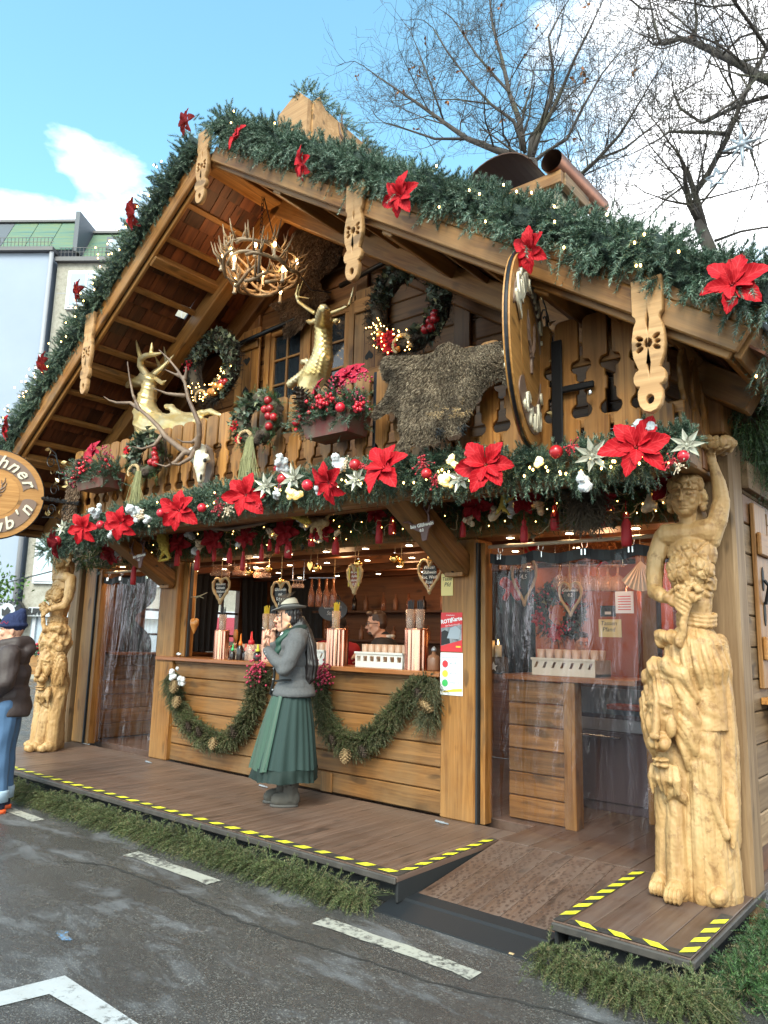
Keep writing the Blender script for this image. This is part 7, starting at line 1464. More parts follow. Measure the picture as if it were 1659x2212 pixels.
# ------------------------------------------------------------------ things on the counter
ZC=1.337
def dispenser(label,u,w_px,v0,cups):
    p=U(u,1430,y=.14); w=psz(p,w_px)*.5; top=U(u,v0,y=.14)[2]; T=thing('copper_dispenser',label,'dispenser',(p[0],.14,ZC),'copper dispensers on the counter'); n=48; b=MB()
    out=[((w*(1-.05*(k%4<2)))*math.cos(2*math.pi*k/n),(w*(1-.05*(k%4<2)))*math.sin(2*math.pi*k/n)) for k in range(n)]
    b.prism([(p[0]+x,.14+y_) for x,y_ in out],ZC,top-.012); b.obj('copper_body','copper',T)
    MB().lathe([(w*1.03,0),(w*1.03,.01),(w*.95,.013)],32,(p[0],.14,top-.012)).obj('lid','copper',T,True)
    for dx,col in cups:
        c=thing('straw_cup','clear cup of %s straws on %s'%(col,label.split(' with')[0].replace('copper dispenser','the copper dispenser')),'cup',(p[0]+dx,.14,top)); MB().lathe([(.036,.001),(.038,.005),(.044,.17),(.041,.17),(.035,.008)],20,(p[0]+dx,.14,top)).obj('cup','cup_glass',c,True)
        b=MB()
        for k in range(11): a=k*2.4; r_=.026*math.sqrt(k/11); b.tube([(p[0]+dx+r_*math.cos(a)*.8,.14+r_*math.sin(a)*.8,top+.006),(p[0]+dx+r_*1.25*math.cos(a),.14+r_*1.25*math.sin(a),top+.235+.01*(k%3))],.0045,5)
        b.obj('straws','straw_yellow' if col=='yellow' else 'straw_black',c)
    return T
dispenser('copper dispenser with black straws, leftmost on the counter',476,32,1361,((.0,'black'),))
dispenser('copper dispenser with yellow straws in front of the smoking hand',578,30,1361,((-.05,'yellow'),(.05,'black')))
dispenser('copper dispenser with yellow straws right of the woman',728,48,1358,((-.03,'yellow'),))
dispenser('wide copper dispenser with two cups beside the right post',899,52,1358,((-.07,'black'),(.035,'black')))
for o in bpy.data.objects:
    if o.name.startswith('straw_cup'):
        i=o.name[-1] if o.name[-4]=='.' else '0'
        o['label']={'0':'cup of black straws on the leftmost copper dispenser','1':'cup of yellow straws by the smoking hand of the woman','2':'cup of black straws by the smoking hand of the woman','3':'cup of yellow straws right of the woman','4':'left cup of black straws beside the right post','5':'right cup of black straws beside the right post'}[i]
# mugs handle on the third
def crate(label,u0,u1,v0,v1,y,win,mat='white_plastic',cups=True,zb=ZC):
    p0=U(u0,v1,y=y); p1=U(u1,v1,y=y); top=U((u0+u1)/2,v0,y=y)[2]; x0,x1=p0[0],p1[0]; h=(top-zb)*.62; T=thing('cup_crate',label,'crate',((x0+x1)/2,y+.12,zb),'plastic crates of cups'); n=max(2,int((x1-x0)/.075)); d=.30; th=.012
    holes=[]
    for k in range(n):
        cx=(k+.5)/n*(x1-x0); w=(x1-x0)/n*.30
        if win=='sq': holes.append([(cx-w,h*.42),(cx+w,h*.42),(cx+w,h*.78),(cx-w,h*.78)])
        else: holes.append([(cx-w,h*.45),(cx,h*.45),(cx+w,h*.82),(cx,h*.82)])
    cutout('crate_side',[(0,0),(x1-x0,0),(x1-x0,h),(0,h)],holes,th,mat,0,T,Matrix(((1,0,0,x0),(0,0,-1,y),(0,1,0,zb),(0,0,0,1))))
    bb=MB(); bb.box(((x0+x1)/2,y+d/2,zb+.012),(x1-x0,d,.02)); bb.box(((x0+x1)/2,y+d,zb+h/2),(x1-x0,th,h)); bb.box((x0+th/2,y+d/2,zb+h/2),(th,d-.02,h)); bb.box((x1-th/2,y+d/2,zb+h/2),(th,d-.02,h)); bb.obj('crate_frame',mat,T); bb=MB(); bb.box(((x0+x1)/2,y-.010,zb+h+.0),(x1-x0+.01,.018,.018)); bb.obj('crate_rim',mat,T)
    if cups:
        for k in range(n):
            for j in range(2): tag(MB().lathe([(.030,.02),(.036,top-zb-.004),(.033,top-zb-.002),(.028,.03)],12,(x0+(k+.5)/n*(x1-x0),y+.09+.13*j,zb)).obj('cup','cup_plastic',None,True),ORD[k]+(' cup in the front row of the ' if j==0 else ' cup in the back row of the ')+{'w':'white crate','l':'low cream crate','p':'crate behind the curtain'}[label[0]]+('' if label[0]!='w' else ' between dispensers' if 'between' in label else ' behind the woman'),'cup','cups in the '+label)
    return T
crate('white crate of cups between the two right copper dispensers',768,870,1392,1440,.10,'sq')
crate('white crate of cups on the counter directly behind the woman',584,700,1386,1436,.12,'dia')
crate('low cream crate behind the coloured squeeze bottles',506,560,1391,1424,.30,'sq','cream_plastic')
crate('pale crate of cups behind the curtain of the right doorway',1150,1286,1403,1446,.45,'dia','cream_plastic')
def squeeze(label,u,v,px,h,body,capm):
    p=U(u,v,y=.09); r_=psz(p,px)/2; T=thing('squeeze_bottle',label,'bottle',(p[0],.09,ZC),'squeeze bottles on the counter'); H=psz(p,h)
    MB().lathe([(r_*.95,0),(r_,.004),(r_,H*.42),(r_*.5,H*.55),(r_*.45,H*.58)],16,(p[0],.09,ZC)).obj('bottle_body',body,T,True); MB().lathe([(r_*.5,H*.55),(r_*.5,H*.68),(r_*.26,H*.72),(r_*.12,H),(.001,H)],14,(p[0],.09,ZC)).obj('nozzle',capm,T,True)
squeeze('small squeeze bottle with a green nozzle, leftmost of the bottles',502,1420,13,34,'bottle_dark','cap_green'); squeeze('squeeze bottle with an orange nozzle',518,1420,16,56,'bottle_dark','cap_orange'); squeeze('squat squeeze bottle with a pink red nozzle between orange and tall red',530,1422,14,36,'bottle_dark','cap_red'); squeeze('tall clear squeeze bottle with a bright red nozzle',541,1424,26,62,'cup_glass','cap_red'); squeeze('squeeze bottle with a lime yellow nozzle by the second dispenser',556,1424,18,36,'bottle_dark','cap_lime')
p=U(388,1420,y=.10); T=thing('ashtray','small shiny metal ashtray on the left end of the counter','ashtray',(p[0],.1,ZC)); MB().lathe([(.03,0),(.05,.005),(.058,.03),(.05,.05),(.042,.052),(.04,.03)],24,(p[0],.1,ZC)).obj('bowl','chrome',T,True)
p=U(937,1436,y=.12); T=thing('stoneware_bottle','brown stoneware bottle at the right end of the counter','bottle',(p[0],.12,ZC)); MB().lathe([(.05,0),(.055,.01),(.055,.10),(.045,.125),(.018,.14),(.018,.165)],18,(p[0],.12,ZC)).obj('bottle_body','stoneware',T,True); MB().lathe([(.022,.165),(.024,.18),(.012,.20),(.002,.205)],12,(p[0],.12,ZC)).obj('stopper','steel_grey',T,True)
p=U(508,1395,y=.35); T=thing('beer_tap','copper beer tap with wooden handle beside the leftmost dispenser','beer tap',(p[0],.35,ZC)); MB().lathe([(.03,0),(.022,.02),(.02,.14),(.03,.16),(.02,.18)],14,(p[0],.35,ZC)).obj('tap_column','copper',T,True); MB().lathe([(.012,.18),(.026,.22),(.028,.29),(.018,.32),(.002,.325)],14,(p[0],.35,ZC)).obj('handle','heart_wood',T,True); MB().tube([(p[0],.35,ZC+.13),(p[0]+.02,.26,ZC+.14),(p[0]+.02,.24,ZC+.06)],.009,8).obj('spout','copper',T,True)
# ------------------------------------------------------------------ hanging ornaments in the hatch
YH=.16
def string(T,p,top=2.60,m='straw'): MB().tube([p,(p[0],p[1],top)],.0028,4).obj('string',m,T)
def face_mx(p,size=1): return Matrix(((1,0,0,p[0]),(0,0,-1,p[1]),(0,1,0,p[2]),(0,0,0,1)))
def straw_heart(label,u,v,w,h,words,thick=.018,board=True,mat='straw',inner='slate_black',wscale=.6,y=YH):
    p=U(u,v,y=y); sx=psz(p,w)/2; sz=psz(p,h)/2; T=thing('straw_heart',label,'hanging heart',p,'hearts hanging in the stall'); H=heart(0,0,1,40); pts=[Vector((p[0]+x*sx,p[1]+.004*math.sin(k*3),p[2]+z_*sz+.1*sz)) for k,(x,z_) in enumerate(H)]; b=MB()
    b.tube(pts+pts[:2],[thick*(1+.18*math.sin(k*2.1)) for k in range(len(pts)+2)],8,False); me=b.me('straw_ring',mat,True); link('straw_ring',me,T)
    if board:
        k=wscale; MB().prism([(x*sx*k,z_*sz*k) for x,z_ in heart(0,.12,1,32)],-.006,.006,face_mx((p[0],p[1]+.0,p[2]))).obj('heart_board',inner,T)
        for i,wd in enumerate(words): text(wd,sz*.24,'chalk_white',T,face_mx((p[0],p[1]-.0075,p[2]+sz*(.42-.26*i))),.0006,'chalk_writing',shear=.15)
    string(T,(p[0],p[1],p[2]+sz*.6)); return T
straw_heart('straw heart with a chalk slate hanging before the left window',477,1275,55,62,['Heidelbeer','Glühwein','Himbeer','0,2','3,5'],.016)
straw_heart('dark chalk heart hanging behind the hat of the woman',606,1290,58,78,['Glühwein','mit','Schuss','0,2'],.014)
straw_heart('gingerbread coloured heart with white writing and ribbons, centre of the hatch',766,1250,36,68,['Kinderpunsch','Apfel','Holunder','0,2'],.020,True,'straw','gingerbread',.85)
straw_heart('large twig heart with a slate price board beside the right post',928,1243,60,82,['Winzer','Glühwein','Rot, Weiß','Rosé','0,2L'],.013,wscale=.62)
straw_heart('straw heart behind the curtain, left in the right doorway',1132,1255,58,110,['Punsch','4,5'],.013,y=.55)
straw_heart('straw heart with slate behind the curtain above the red wreath',1232,1292,52,80,['Glühwein','0,2'],.012,y=.62)
for dx in(-.05,.055): 
    p=U(766,1240,y=YH); MB().add([(p[0]+dx-.012,p[1]-.02,p[2]+.06),(p[0]+dx+.012,p[1]-.02,p[2]+.06),(p[0]+dx*1.2+.012,p[1]-.015,p[2]-.12),(p[0]+dx*1.2-.012,p[1]-.015,p[2]-.12)],[(0,1,2,3)]).obj('ribbon','golden_straw',bpy.data.objects['straw_heart.002'])
def bauble(label,u,v,px,y=YH,mat='gold_bauble'):
    p=U(u,v,y=y); r_=psz(p,px)/2; T=thing('gold_bauble',label,'bauble',p,'gold baubles hanging in the hatch'); MB().ell(p,r_,None,18,12).obj('ball',mat,T,True); MB().lathe([(r_*.22,r_*.95),(r_*.22,r_*1.15),(.001,r_*1.2)],8,tuple(p)).obj('cap','chrome',T); string(T,(p[0],p[1],p[2]+r_*1.1))
for a in(('gold bauble hanging beside the star in the hatch',853,1206,22),('gold bauble beside the small gilt heart',685,1227,17),('gold bauble above the gingerbread heart',774,1217,18),('gold bauble on top of the slate price heart',934,1203,22),('gold bauble left of the woman, above the wine glasses',539,1236,17),('gold bauble above the dark chalk heart',581,1229,16),('small gold bauble hanging in front of the dark chalk heart',607,1255,14)): bauble(*a)
p=U(867,1215,y=YH); T=thing('gold_star','five pointed gold star hanging next to a bauble in the hatch','star ornament',p); s=psz(p,27)/2; b=MB(); o=[(s*(1 if k%2==0 else .42)*math.sin(math.pi*k/5),s*(1 if k%2==0 else .42)*math.cos(math.pi*k/5),0) for k in range(10)]; b.add([(p[0]+x,p[1],p[2]+z_) for x,z_,_ in o]+[(p[0],p[1]-.02,p[2]),(p[0],p[1]+.02,p[2])],[(k,(k+1)%10,10) for k in range(10)]+[((k+1)%10,k,11) for k in range(10)]); b.obj('star_body','gold_bauble',T); string(T,(p[0],p[1],p[2]+s))
p=U(671,1222,y=YH); T=thing('gilt_heart','small gilt filigree heart beside a bauble in the hatch','heart ornament',p); MB().prism([(x,z_*1.3) for x,z_ in heart(0,0,.04,20)],-.01,.01,face_mx(p)).obj('heart_body','gold_bauble',T); string(T,(p[0],p[1],p[2]+.03))
p=U(420,1347,y=.02); T=thing('wooden_heart','orange wooden heart on a cord below a twig at the left of the hatch','heart ornament',p); b=MB(); b.ell((p[0]-.028,p[1],p[2]+.02),(.045,.028,.04),Matrix.Rotation(.5,4,'Y')); b.ell((p[0]+.028,p[1],p[2]+.02),(.045,.028,.04),Matrix.Rotation(-.5,4,'Y')); b.chain([(p[0],p[1],p[2]+.0),(p[0],p[1],p[2]-.06),(p[0]+.005,p[1],p[2]-.11)],[.05,.028,.006]); link('heart_body',blob(b,.006,2,.5,None,'heart_wood','heart_body'),T); q=U(423,1292,y=.02); MB().tube([p+Vector((0,0,.04)),q],.003,5).obj('cord','straw',T); b=MB(); 
for e in((448,1280),(440,1292),(412,1290)): b.tube([q,U((q and 430),1288,y=.0),U(*e,y=-.02)],[.008,.007,.003],6)
b.obj('twig','twig_pale',T)
# glasses and bottles hung from the ceiling
def rack(label,u0,u1,v0,v1,y,n,mat='cup_glass'):
    p0,p1=U(u0,v0,y=y),U(u1,v0,y=y); h=p0[2]-U(u0,v1,y=y)[2]; T=thing('glass_rack',label,'glass rack',p0,'racks of hanging glasses'); MB().tube([p0+Vector((-.04,0,.01)),p1+Vector((.04,0,.01))],.006,6).obj('rail','chrome',T)
    for s in(0,1): q=(p0,p1)[s]; MB().tube([q,(q[0],q[1],2.6)],.004,5).obj('hanger','chrome',T)
    gm=MB().lathe([(h*.30,0),(h*.30,-.004),(h*.05,-.01),(h*.05,-h*.35),(h*.28,-h*.5),(h*.33,-h*.8),(h*.30,-h),(h*.27,-h),(h*.29,-h*.8),(.002,-h*.42)],12).me('wine_glass',mat,True)
    for k in range(n): tag(link('wine_glass',gm,None,Matrix.Translation(p0.lerp(p1,(k+.5)/n))),ORD[k]+' glass of the '+label.replace('hanging rack','rack'),'glass','glasses in the '+label)
rack('hanging rack of small glasses above the straw heart',460,494,1222,1244,.5,6); rack('hanging rack of small glasses left of the dark chalk heart',506,531,1224,1242,.62,6); rack('third hanging rack of glasses above the yellow straws',552,582,1229,1248,.75,7); rack('small rack of glasses above the hat of the woman',632,656,1254,1270,.9,4); rack('rack of wine glasses behind the right doorway curtain',1200,1345,1222,1275,.9,7); rack('small rack of wine glasses high behind the curtain',1080,1160,1205,1230,.9,6)
bt=MB().lathe([(.012,0),(.013,-.10),(.034,-.16),(.036,-.30),(.030,-.31),(.001,-.31)],14).me('bottle','bottle_glass',True); T=thing('bottle_rail','thin chrome rail carrying four upturned red bottles behind the woman','rail',U(690,1250,y=.7)); 
for i,u in enumerate((674,690,706,721)): tag(link('bottle',bt,None,Matrix.Translation(U(u,1250,y=.7))),('leftmost','second','third','rightmost')[i]+' of four red bottles hanging upside down behind the woman','bottle','upturned red bottles')
MB().tube([U(668,1250,y=.7)+Vector((0,0,.01)),U(727,1250,y=.7)+Vector((0,0,.01))],.006,6).obj('rail','chrome',T)
# dark oval shop plate inside
p=U(720,1318,y=1.0); T=thing('oval_plate','dark oval metal plate with scrolls inside behind the counter','plate',p); MB().prism(ellip(0,0,.22,.12,28),0,.012,face_mx(p)).obj('plate_body','sign_black',T); text('Glühwein\nStub\'n',.07,'ink_grey',T,face_mx(p+Vector((0,-.016,0))),.001,shear=.2); b=MB(); b.tube([p+Vector((.1*math.cos(t)*s_-.0,0,.12+.06*math.sin(t))) for s_ in(1,) for t in np.linspace(0,9,24)],.006,5); b.obj('scroll','black_iron',T); string(T,p+Vector((0,0,.15)))
# ------------------------------------------------------------------ posters on the right post
def poster(label,u0,v0,u1,v1,mat,name='poster',cat_='poster',y=-.004,x=None):
    a=U(u0,v1,y=y); b_=U(u1,v0,y=y); T=thing(name,label,cat_,((a[0]+b_[0])/2,y,a[2])); W_,H_=b_[0]-a[0],b_[2]-a[2]; MB().cbox((a[0]+W_/2,y-.001,a[2]+H_/2),(W_,.003,H_),.0005).obj('sheet',mat,T)
    mk=lambda fx,fz:face_mx((a[0]+W_*fx,y-.0035,a[2]+H_*fz)); return T,mk,W_,H_,a
T,mk,w,h,a=poster('creased yellow note with handwriting at the top of the right post',953,1239,979,1287,'paper_yellow','paper_note','note'); text('Tasse',w*.36,'ink_black',T,mk(.5,.76),.0004,shear=.15); text('Pfd',w*.42,'ink_black',T,mk(.52,.5),.0004,shear=.25)
T,mk,w,h,a=poster('red notice with a photograph on the right post',952,1323,999,1407,'print_red'); 
def rect(T,mk,w,h,x0,z0,x1,z1,mat,name='print_patch',lift=0,pts=None):
    m=mk(0,0)@Matrix.Translation((0,0,lift)); o=pts or [(x0,z0),(x1,z0),(x1,z1),(x0,z1)]; return link(name,me_np(name,[(x*w,z_*h,0) for x,z_ in o],[tuple(range(len(o)))],mat),T,m)
rect(T,mk,w,h,0,0,0,0,'print_grey','photo_print',0,[(.02,.14),(.98,.30),(.98,.70),(.5,.64),(.02,.60)]); rect(T,mk,w,h,0,0,0,0,'ink_black','photo_print',.0006,[(.02,.15),(.45,.22),(.38,.5),(.2,.55),(.02,.5)]); rect(T,mk,w,h,0,0,0,0,'ink_grey','photo_print',.0008,[(.30,.34),(.85,.32),(.93,.55),(.7,.66),(.45,.60)])
text('ROTE',w*.21,'paper_white',T,mk(.27,.77)@Matrix.Rotation(.12,4,'Z'),.0004,bold=.0015); text('Karte',w*.22,'paper_white',T,mk(.74,.83)@Matrix.Rotation(.12,4,'Z'),.0004,bold=.0015); text('dem Taschendiebstahl',w*.075,'paper_white',T,mk(.55,.68)@Matrix.Rotation(.12,4,'Z'),.0004); text('A-Gewaltpolizei',w*.06,'paper_white',T,mk(.45,.93),.0004); rect(T,mk,w,h,.72,.11,.94,.15,'print_yellow')
T,mk,w,h,a=poster('white age limit notice with red, yellow and green discs on the right post',951,1411,1000,1500,'paper_white')
text('Jugendschutz Hinweis',w*.085,'ink_grey',T,mk(.42,.89),.0004)
for zz_,m_,tx in((.73,'print_red','ab 18'),(.50,'print_yellow','ab 16'),(.28,'print_green','unter 16')):
    link('disc_print',me_np('disc_print',[(x,y_,0) for x,y_ in ellip(0,0,w*.145,w*.145,20)],[tuple(range(20))],'ink_grey'),T,mk(.22,zz_)); link('disc_print',me_np('disc_print',[(x,y_,.0006) for x,y_ in ellip(0,0,w*.125,w*.125,20)],[tuple(range(20))],m_),T,mk(.22,zz_)); text(tx,w*.13,'ink_grey',T,mk(.42,zz_+.02),.0004,align='LEFT',bold=.0006)
    rect(T,mk,w,h,.42,zz_-.05,.92,zz_-.043,'ink_grey'); rect(T,mk,w,h,.42,zz_-.07,.85,zz_-.063,'ink_grey')
rect(T,mk,w,h,0,0,0,0,'print_yellow','print_patch',0,[(.02,.05),(.98,.10),(.98,.17),(.6,.15),(.25,.10)]); rect(T,mk,w,h,.3,.02,.9,.03,'ink_grey')
# antler shaped chalk signs under the braces
def chalk_sign(label,u,v,y,w_px,lines,tw=.0):
    p=U(u,v,y=y); s=psz(p,w_px); T=thing('chalk_sign',label,'sign',p,'antler chalk signs on the balcony braces'); B=face_mx(p)@Matrix.Rotation(tw,4,'Z'); b=MB()
    b.prism([(x*s,z_*s) for x,z_ in[(-.42,.10),(.48,.20),(.50,.12),(.30,-.06),(.22,-.42),(.05,-.45),(-.02,-.16),(-.30,-.05)]],0,.014)
    for pts in([(-.35,.08),(-.55,.25),(-.62,.52),(-.50,.78)],[(-.60,.40),(-.78,.52),(-.82,.70)],[(-.5,.22),(-.72,.22),(-.85,.34)],[(.30,.16),(.28,.40),(.12,.62),(-.12,.70)],[(.25,.48),(.32,.70),(.22,.86)],[(.1,.62),(.08,.78),(-.02,.9)]): b.tube([(x*s,z_*s,.008) for x,z_ in pts],[.05*s,.045*s,.035*s,.012*s][-len(pts):],6)
    b.obj('antler_board','rust_brown' if 0 else 'sign_dark',T,False,B)
    for i,l_ in enumerate(lines): text(l_,s*(.17 if i==0 else .13),'chalk_white',T,B@Matrix.Translation((.03*s,(.075-.17*i)*s,.0155))@Matrix.Rotation(.10,4,'Z'),.0006,'chalk_writing',bold=.001)
chalk_sign('dark antler sign with white writing on the right balcony brace',912,1140,-.66,66,['Bio Glühwein','0.2'])
chalk_sign('dark antler sign with faint writing on the left balcony brace',302,1205,-.66,50,['Bio Glühwein','0.2'])
# ------------------------------------------------------------------ right doorway interior
p=U(1068,1428,y=.50); T=thing('candle_log','bark log with two candles and white stars behind the curtain','candle holder',(p[0],.5,ZC)); MB().lathe([(.12,0),(.125,.02),(.12,.12),(.10,.13)],18,(p[0],.5,ZC),None).obj('log','log_bark',T,True)
for dx,h_ in((-.02,.14),(.05,.10)): cn=MB().lathe([(.032,.13),(.032,.13+h_),(.028,.13+h_)],14,(p[0]+dx,.48,ZC)).obj('candle','candle_wax',T,True); MB().lathe([(.001,.13+h_),(.009,.145+h_),(.001,.18+h_)],8,(p[0]+dx,.48,ZC)).obj('flame','flame',cn,True)
for dx,dz,s in((-.06,.06,.022),(.07,.05,.04)): q=Vector((p[0]+dx,.37,ZC+dz)); b=MB(); b.prism([(s*(1 if k%2==0 else .45)*math.sin(math.pi*k/5),s*(1 if k%2==0 else .45)*math.cos(math.pi*k/5)) for k in range(10)],0,.006,face_mx(q)); b.obj('star','chalk_white',T)
T,ring,rr=wreath('dark red wreath hanging behind the plastic curtain',U(1210,1322,y=.95),(0,-1,0),.24,.10,'dark',[('berries',k*40,.2,.04) for k in range(9)]+[('flower',-90,.2,.09),('flower',200,.1,.08),('flower',30,.2,.08)],seed=21,dens=.6)
T=thing('red_bow','bright red bow hanging behind the curtain at the left','bow',U(1105,1262,y=.9)); b=MB(); q=U(1105,1262,y=.9)
for s in(-1,1): b.ell(q+Vector((s*.07,0,.01)),(.07,.05,.055)); b.chain([q,q+Vector((s*.07,0,-.13))],[.02,.03],8)
b.ell(q,(.03,.05,.03)); link('ribbon',blob(b,.01,2,.5,lambda co,no:co+no*(vnoise(co,30,2)*.01)[:,None],'coat_red','ribbon'),T)
T,mk,w,h,a=poster('yellow deposit note with handwriting on the post behind the curtain',1294,1338,1342,1376,'paper_yellow','paper_note','note',.97); text('Tassen\nPfand',w*.26,'ink_black',T,mk(.45,.6),.0004,shear=.15)
T,mk,w,h,a=poster('small dark framed plate on the post behind the curtain',1297,1308,1330,1332,'sign_black','framed_plate','sign',.97); rect(T,mk,w,h,.3,.2,.7,.45,'chalk_white')
T,mk,w,h,a=poster('pale red price sheet behind the curtain near the statue',1330,1277,1368,1325,'paper_white','price_sheet','note',.75)
for k in range(6): rect(T,mk,w,h,.15,.15+.12*k,.85,.19+.12*k,'print_red')
T=thing('fridge','dark glass door fridge with crates under the counter of the right doorway','fridge',(.62,1.25,ZP)); board('cabinet',T,.12,.94,1.22,1.7,ZP,1.28,'fridge_grey',2); board('fridge_door',T,.14,.92,1.195,1.218,ZP+.08,.85,'fridge_grey',2); board('handle',T,.3,.7,1.17,1.19,.80,.82,'chrome',0); board('control_strip',T,.14,.92,1.195,1.218,.86,.96,'steel_grey',0); board('crate_front',T,.16,.9,1.19,1.217,1.0,1.22,'crate_blue',0)
P=U(1275,1180,y=.85); T=thing('tinsel','orange copper tinsel bunch hanging at the ceiling behind the curtain','tinsel',P); geo('tinsel_strands',sprigs(np.array([tuple(P)]*260)+RNG.normal(size=(260,3))*np.array([.14,.05,.09]),RNG.normal(size=(260,3)),.07,14,.03,.003),'oak_orange',T,'stuff')
P=U(1120,1215,y=.95)
for lab,uu,vv in(('red artificial flowers high behind the curtain near the tinsel',1300,1200),('red artificial flowers behind the curtain above the left heart',1145,1190)):
    P=U(uu,vv,y=.9); T=thing('red_flowers',lab,'flowers',P); 
    for k in range(8): link('petal',PETALS[('red_petal',)][k%3],T,Matrix.Translation(P+Vector(RNG.normal(size=3)*.04))@Vector((rnd.uniform(-1,1),-1,rnd.uniform(-1,1))).to_track_quat('X','Z').to_matrix().to_4x4()@Matrix.Scale(.12,4))
P=U(1385,1255,y=.6); T=thing('straw_fan','pleated pale fan decoration hanging behind the curtain near the statue','fan',P); b=MB(); n=18; V=[(P[0],P[1],P[2]+.16)]+[(P[0]+.20*math.sin(-.9+1.8*k/n),P[1]+.012*(k%2),P[2]+.16-.24*math.cos(-.9+1.8*k/n)) for k in range(n+1)]; b.add(V,[(0,k+1,k+2) for k in range(n)]); b.obj('fan_sheet','pompom',T); string(T,(P[0],P[1],P[2]+.16))
# garden hose valve bits on the platform
for lab,u,v in(('small metal pin lying at the foot of the left counter post',322,1646),('small metal pin on the platform behind the boots of the woman',570,1698),('small metal pin at the foot of the right counter post',955,1776)):
    p=U(u,v,z=ZP+.012); T=thing('metal_pin',lab,'bolt',p,'metal pins on the platform'); b=MB(); b.tube([p+Vector((-.06,.0,0)),p+Vector((.03,-.01,0))],.010,8); b.tube([p+Vector((.03,-.01,0)),p+Vector((.07,-.015,0))],.006,8); b.obj('pin','steel_grey',T)
p=U(1412,2147,z=.008); T=thing('food_scrap','small yellow crumb of food lying on the asphalt near the fir border','litter',p); MB().cbox(p,(.05,.03,.012),.004,None).obj('scrap','plaster_cream',T)
p=U(1105,2060,z=.008); T=thing('food_scrap','tiny yellow scrap lying on the asphalt below the rubber ramp','litter',p); MB().cbox(p,(.03,.015,.008),.003).obj('scrap','straw',T)
# ------------------------------------------------------------------ houses across the street
t=NT('copper_green'); v=t.tc(); n=t.noise(t.mapped((5.0,.18,.18),shift=False),1.6,4,.7,.3); c=t.ramp(n,[(.30,(.035,.085,.08)),(.44,(.06,.135,.105)),(.52,(.12,.155,.07)),(.60,(.055,.135,.12)),(.75,(.085,.08,.075))]); t.set(Base_Color=c,Roughness=.6); M['copper_green']=t.m
t=NT('stone_clad'); n=t.noise(t.tc(),7,7,.75); n2=t.noise(t.tc(),.4,3); c=t.ramp(n,[(.3,(.20,.185,.15)),(.55,(.31,.29,.245)),(.75,(.38,.365,.325))]); c=t.mix(t.rng(n2,.3,.7,0,.4),c,(.24,.22,.18)); t.set(Base_Color=c,Roughness=.85).bump(n,.3,.02); M['stone_clad']=t.m
H0=Vector((-17.2,14.8,0)); HX=Vector((math.cos(R(36)),math.sin(R(36)),0)); HN=Vector((HX[1],-HX[0],0))
def onH(u,v,off=0):
    d=Vector(_f+_r*(u-829.5)/FPX-_u*(v-1106)/FPX); c=Vector(CAM); P=H0+HN*off; k=(P-c).dot(HN)/d.dot(HN); q=c+d*k; return (q-H0).dot(HX),q[2]
HM=Matrix(((HX[0],-HN[0],0,H0[0]),(HX[1],-HN[1],0,H0[1]),(0,0,1,0),(0,0,0,1)))   # local x along street, y away, z up
def hb(name,T,x0,x1,z0,z1,y0,y1,mat,bev=.01):
    b=MB(); b.cbox(((x1-x0)/2,0,0),(x1-x0,y1-y0,z1-z0),bev); return b.obj(name,mat,T,False,HM@Matrix.Translation((x0,(y0+y1)/2,(z0+z1)/2)))
xa,za=onH(116,560); xl,_=onH(-420,560); z1=onH(40,545)[1]; zt=onH(0,455)[1]; xr,_=onH(420,600)
A=thing('house','pale grey blue rendered house with patchy green copper mansard at the far left','house',HM@Vector((xa-4,0,0)),'houses across the street'); B=thing('house','stone clad house with white windows and green copper roof behind the left roof edge','house',HM@Vector((xa+5,0,0)),'houses across the street')
hb('wall',A,xl,xa-.12,0,z1-.1,-.12,7,'wall_greyblue'); hb('wall',B,xa+.12,xr+16,0,z1-.25,.12,8,'stone_clad')
hb('gutter',A,xl,xa+.1,z1-.10,z1+.08,-.35,.2,'gutter_dark'); hb('gutter',B,xa+.1,xr+16,z1-.45,z1-.25,-.1,.5,'gutter_dark')
def mansard(T,x0,x1,z0,zt_,y0,dy,n):
    w=(x1-x0)/n
    for k in range(n):
        a=x0+k*w; p0=HM@Vector((a+w/2,y0,z0)); p1=HM@Vector((a+w/2,y0+dy,zt_)); Mx,Lg=frame(p0,p1,-HN); b=MB(); b.cbox((Lg/2,0,0),(Lg,w-.02,.05),.01); b.obj('roof_panel','copper_green' if rnd.random()<.8 else 'slate_roof',T,False,Mx)
    hb('ridge_cap',T,x0,x1,zt_-.02,zt_+.1,y0+dy-.15,y0+dy+3,'gutter_dark')
mansard(A,xl,xa+.75,z1+.1,zt,.0,1.0,11); mansard(B,xa+.95,xr+16,z1-.2,zt-.35,.35,1.0,18)
b=MB(); b.prism([(xa+.75,0),(xa+.95,0),(xa+.95,1),(xa+.75,1)],0,1); 
hb('roof_return',A,xa+.70,xa+.9,z1+.1,zt,.1,1.9,'slate_roof')
for T,x0,x1,z_,y0 in((A,xl,xa+.1,z1+.1,-.25),(B,xa+.2,xr+4,z1-.2,.05)):
    b=MB(); k=int((x1-x0)/.16)
    for i in range(k): 
        x=x0+(i+.5)*.16; b.tube([(x,y0,z_),(x+.03,y0-.08,z_+.38)],.012,4)
    b.tube([(x0,y0-.08,z_+.38),(x1,y0-.08,z_+.38)],.012,4); b.tube([(x0,y0-.04,z_+.2),(x1,y0-.04,z_+.2)],.012,4); o=b.obj('snow_guard','gutter_dark',T,False,HM)
o=MB().tube([(xa,-.2,z1),(xa,-.2,.3)],.09,10).obj('downpipe','pipe_grey',A,True,HM)
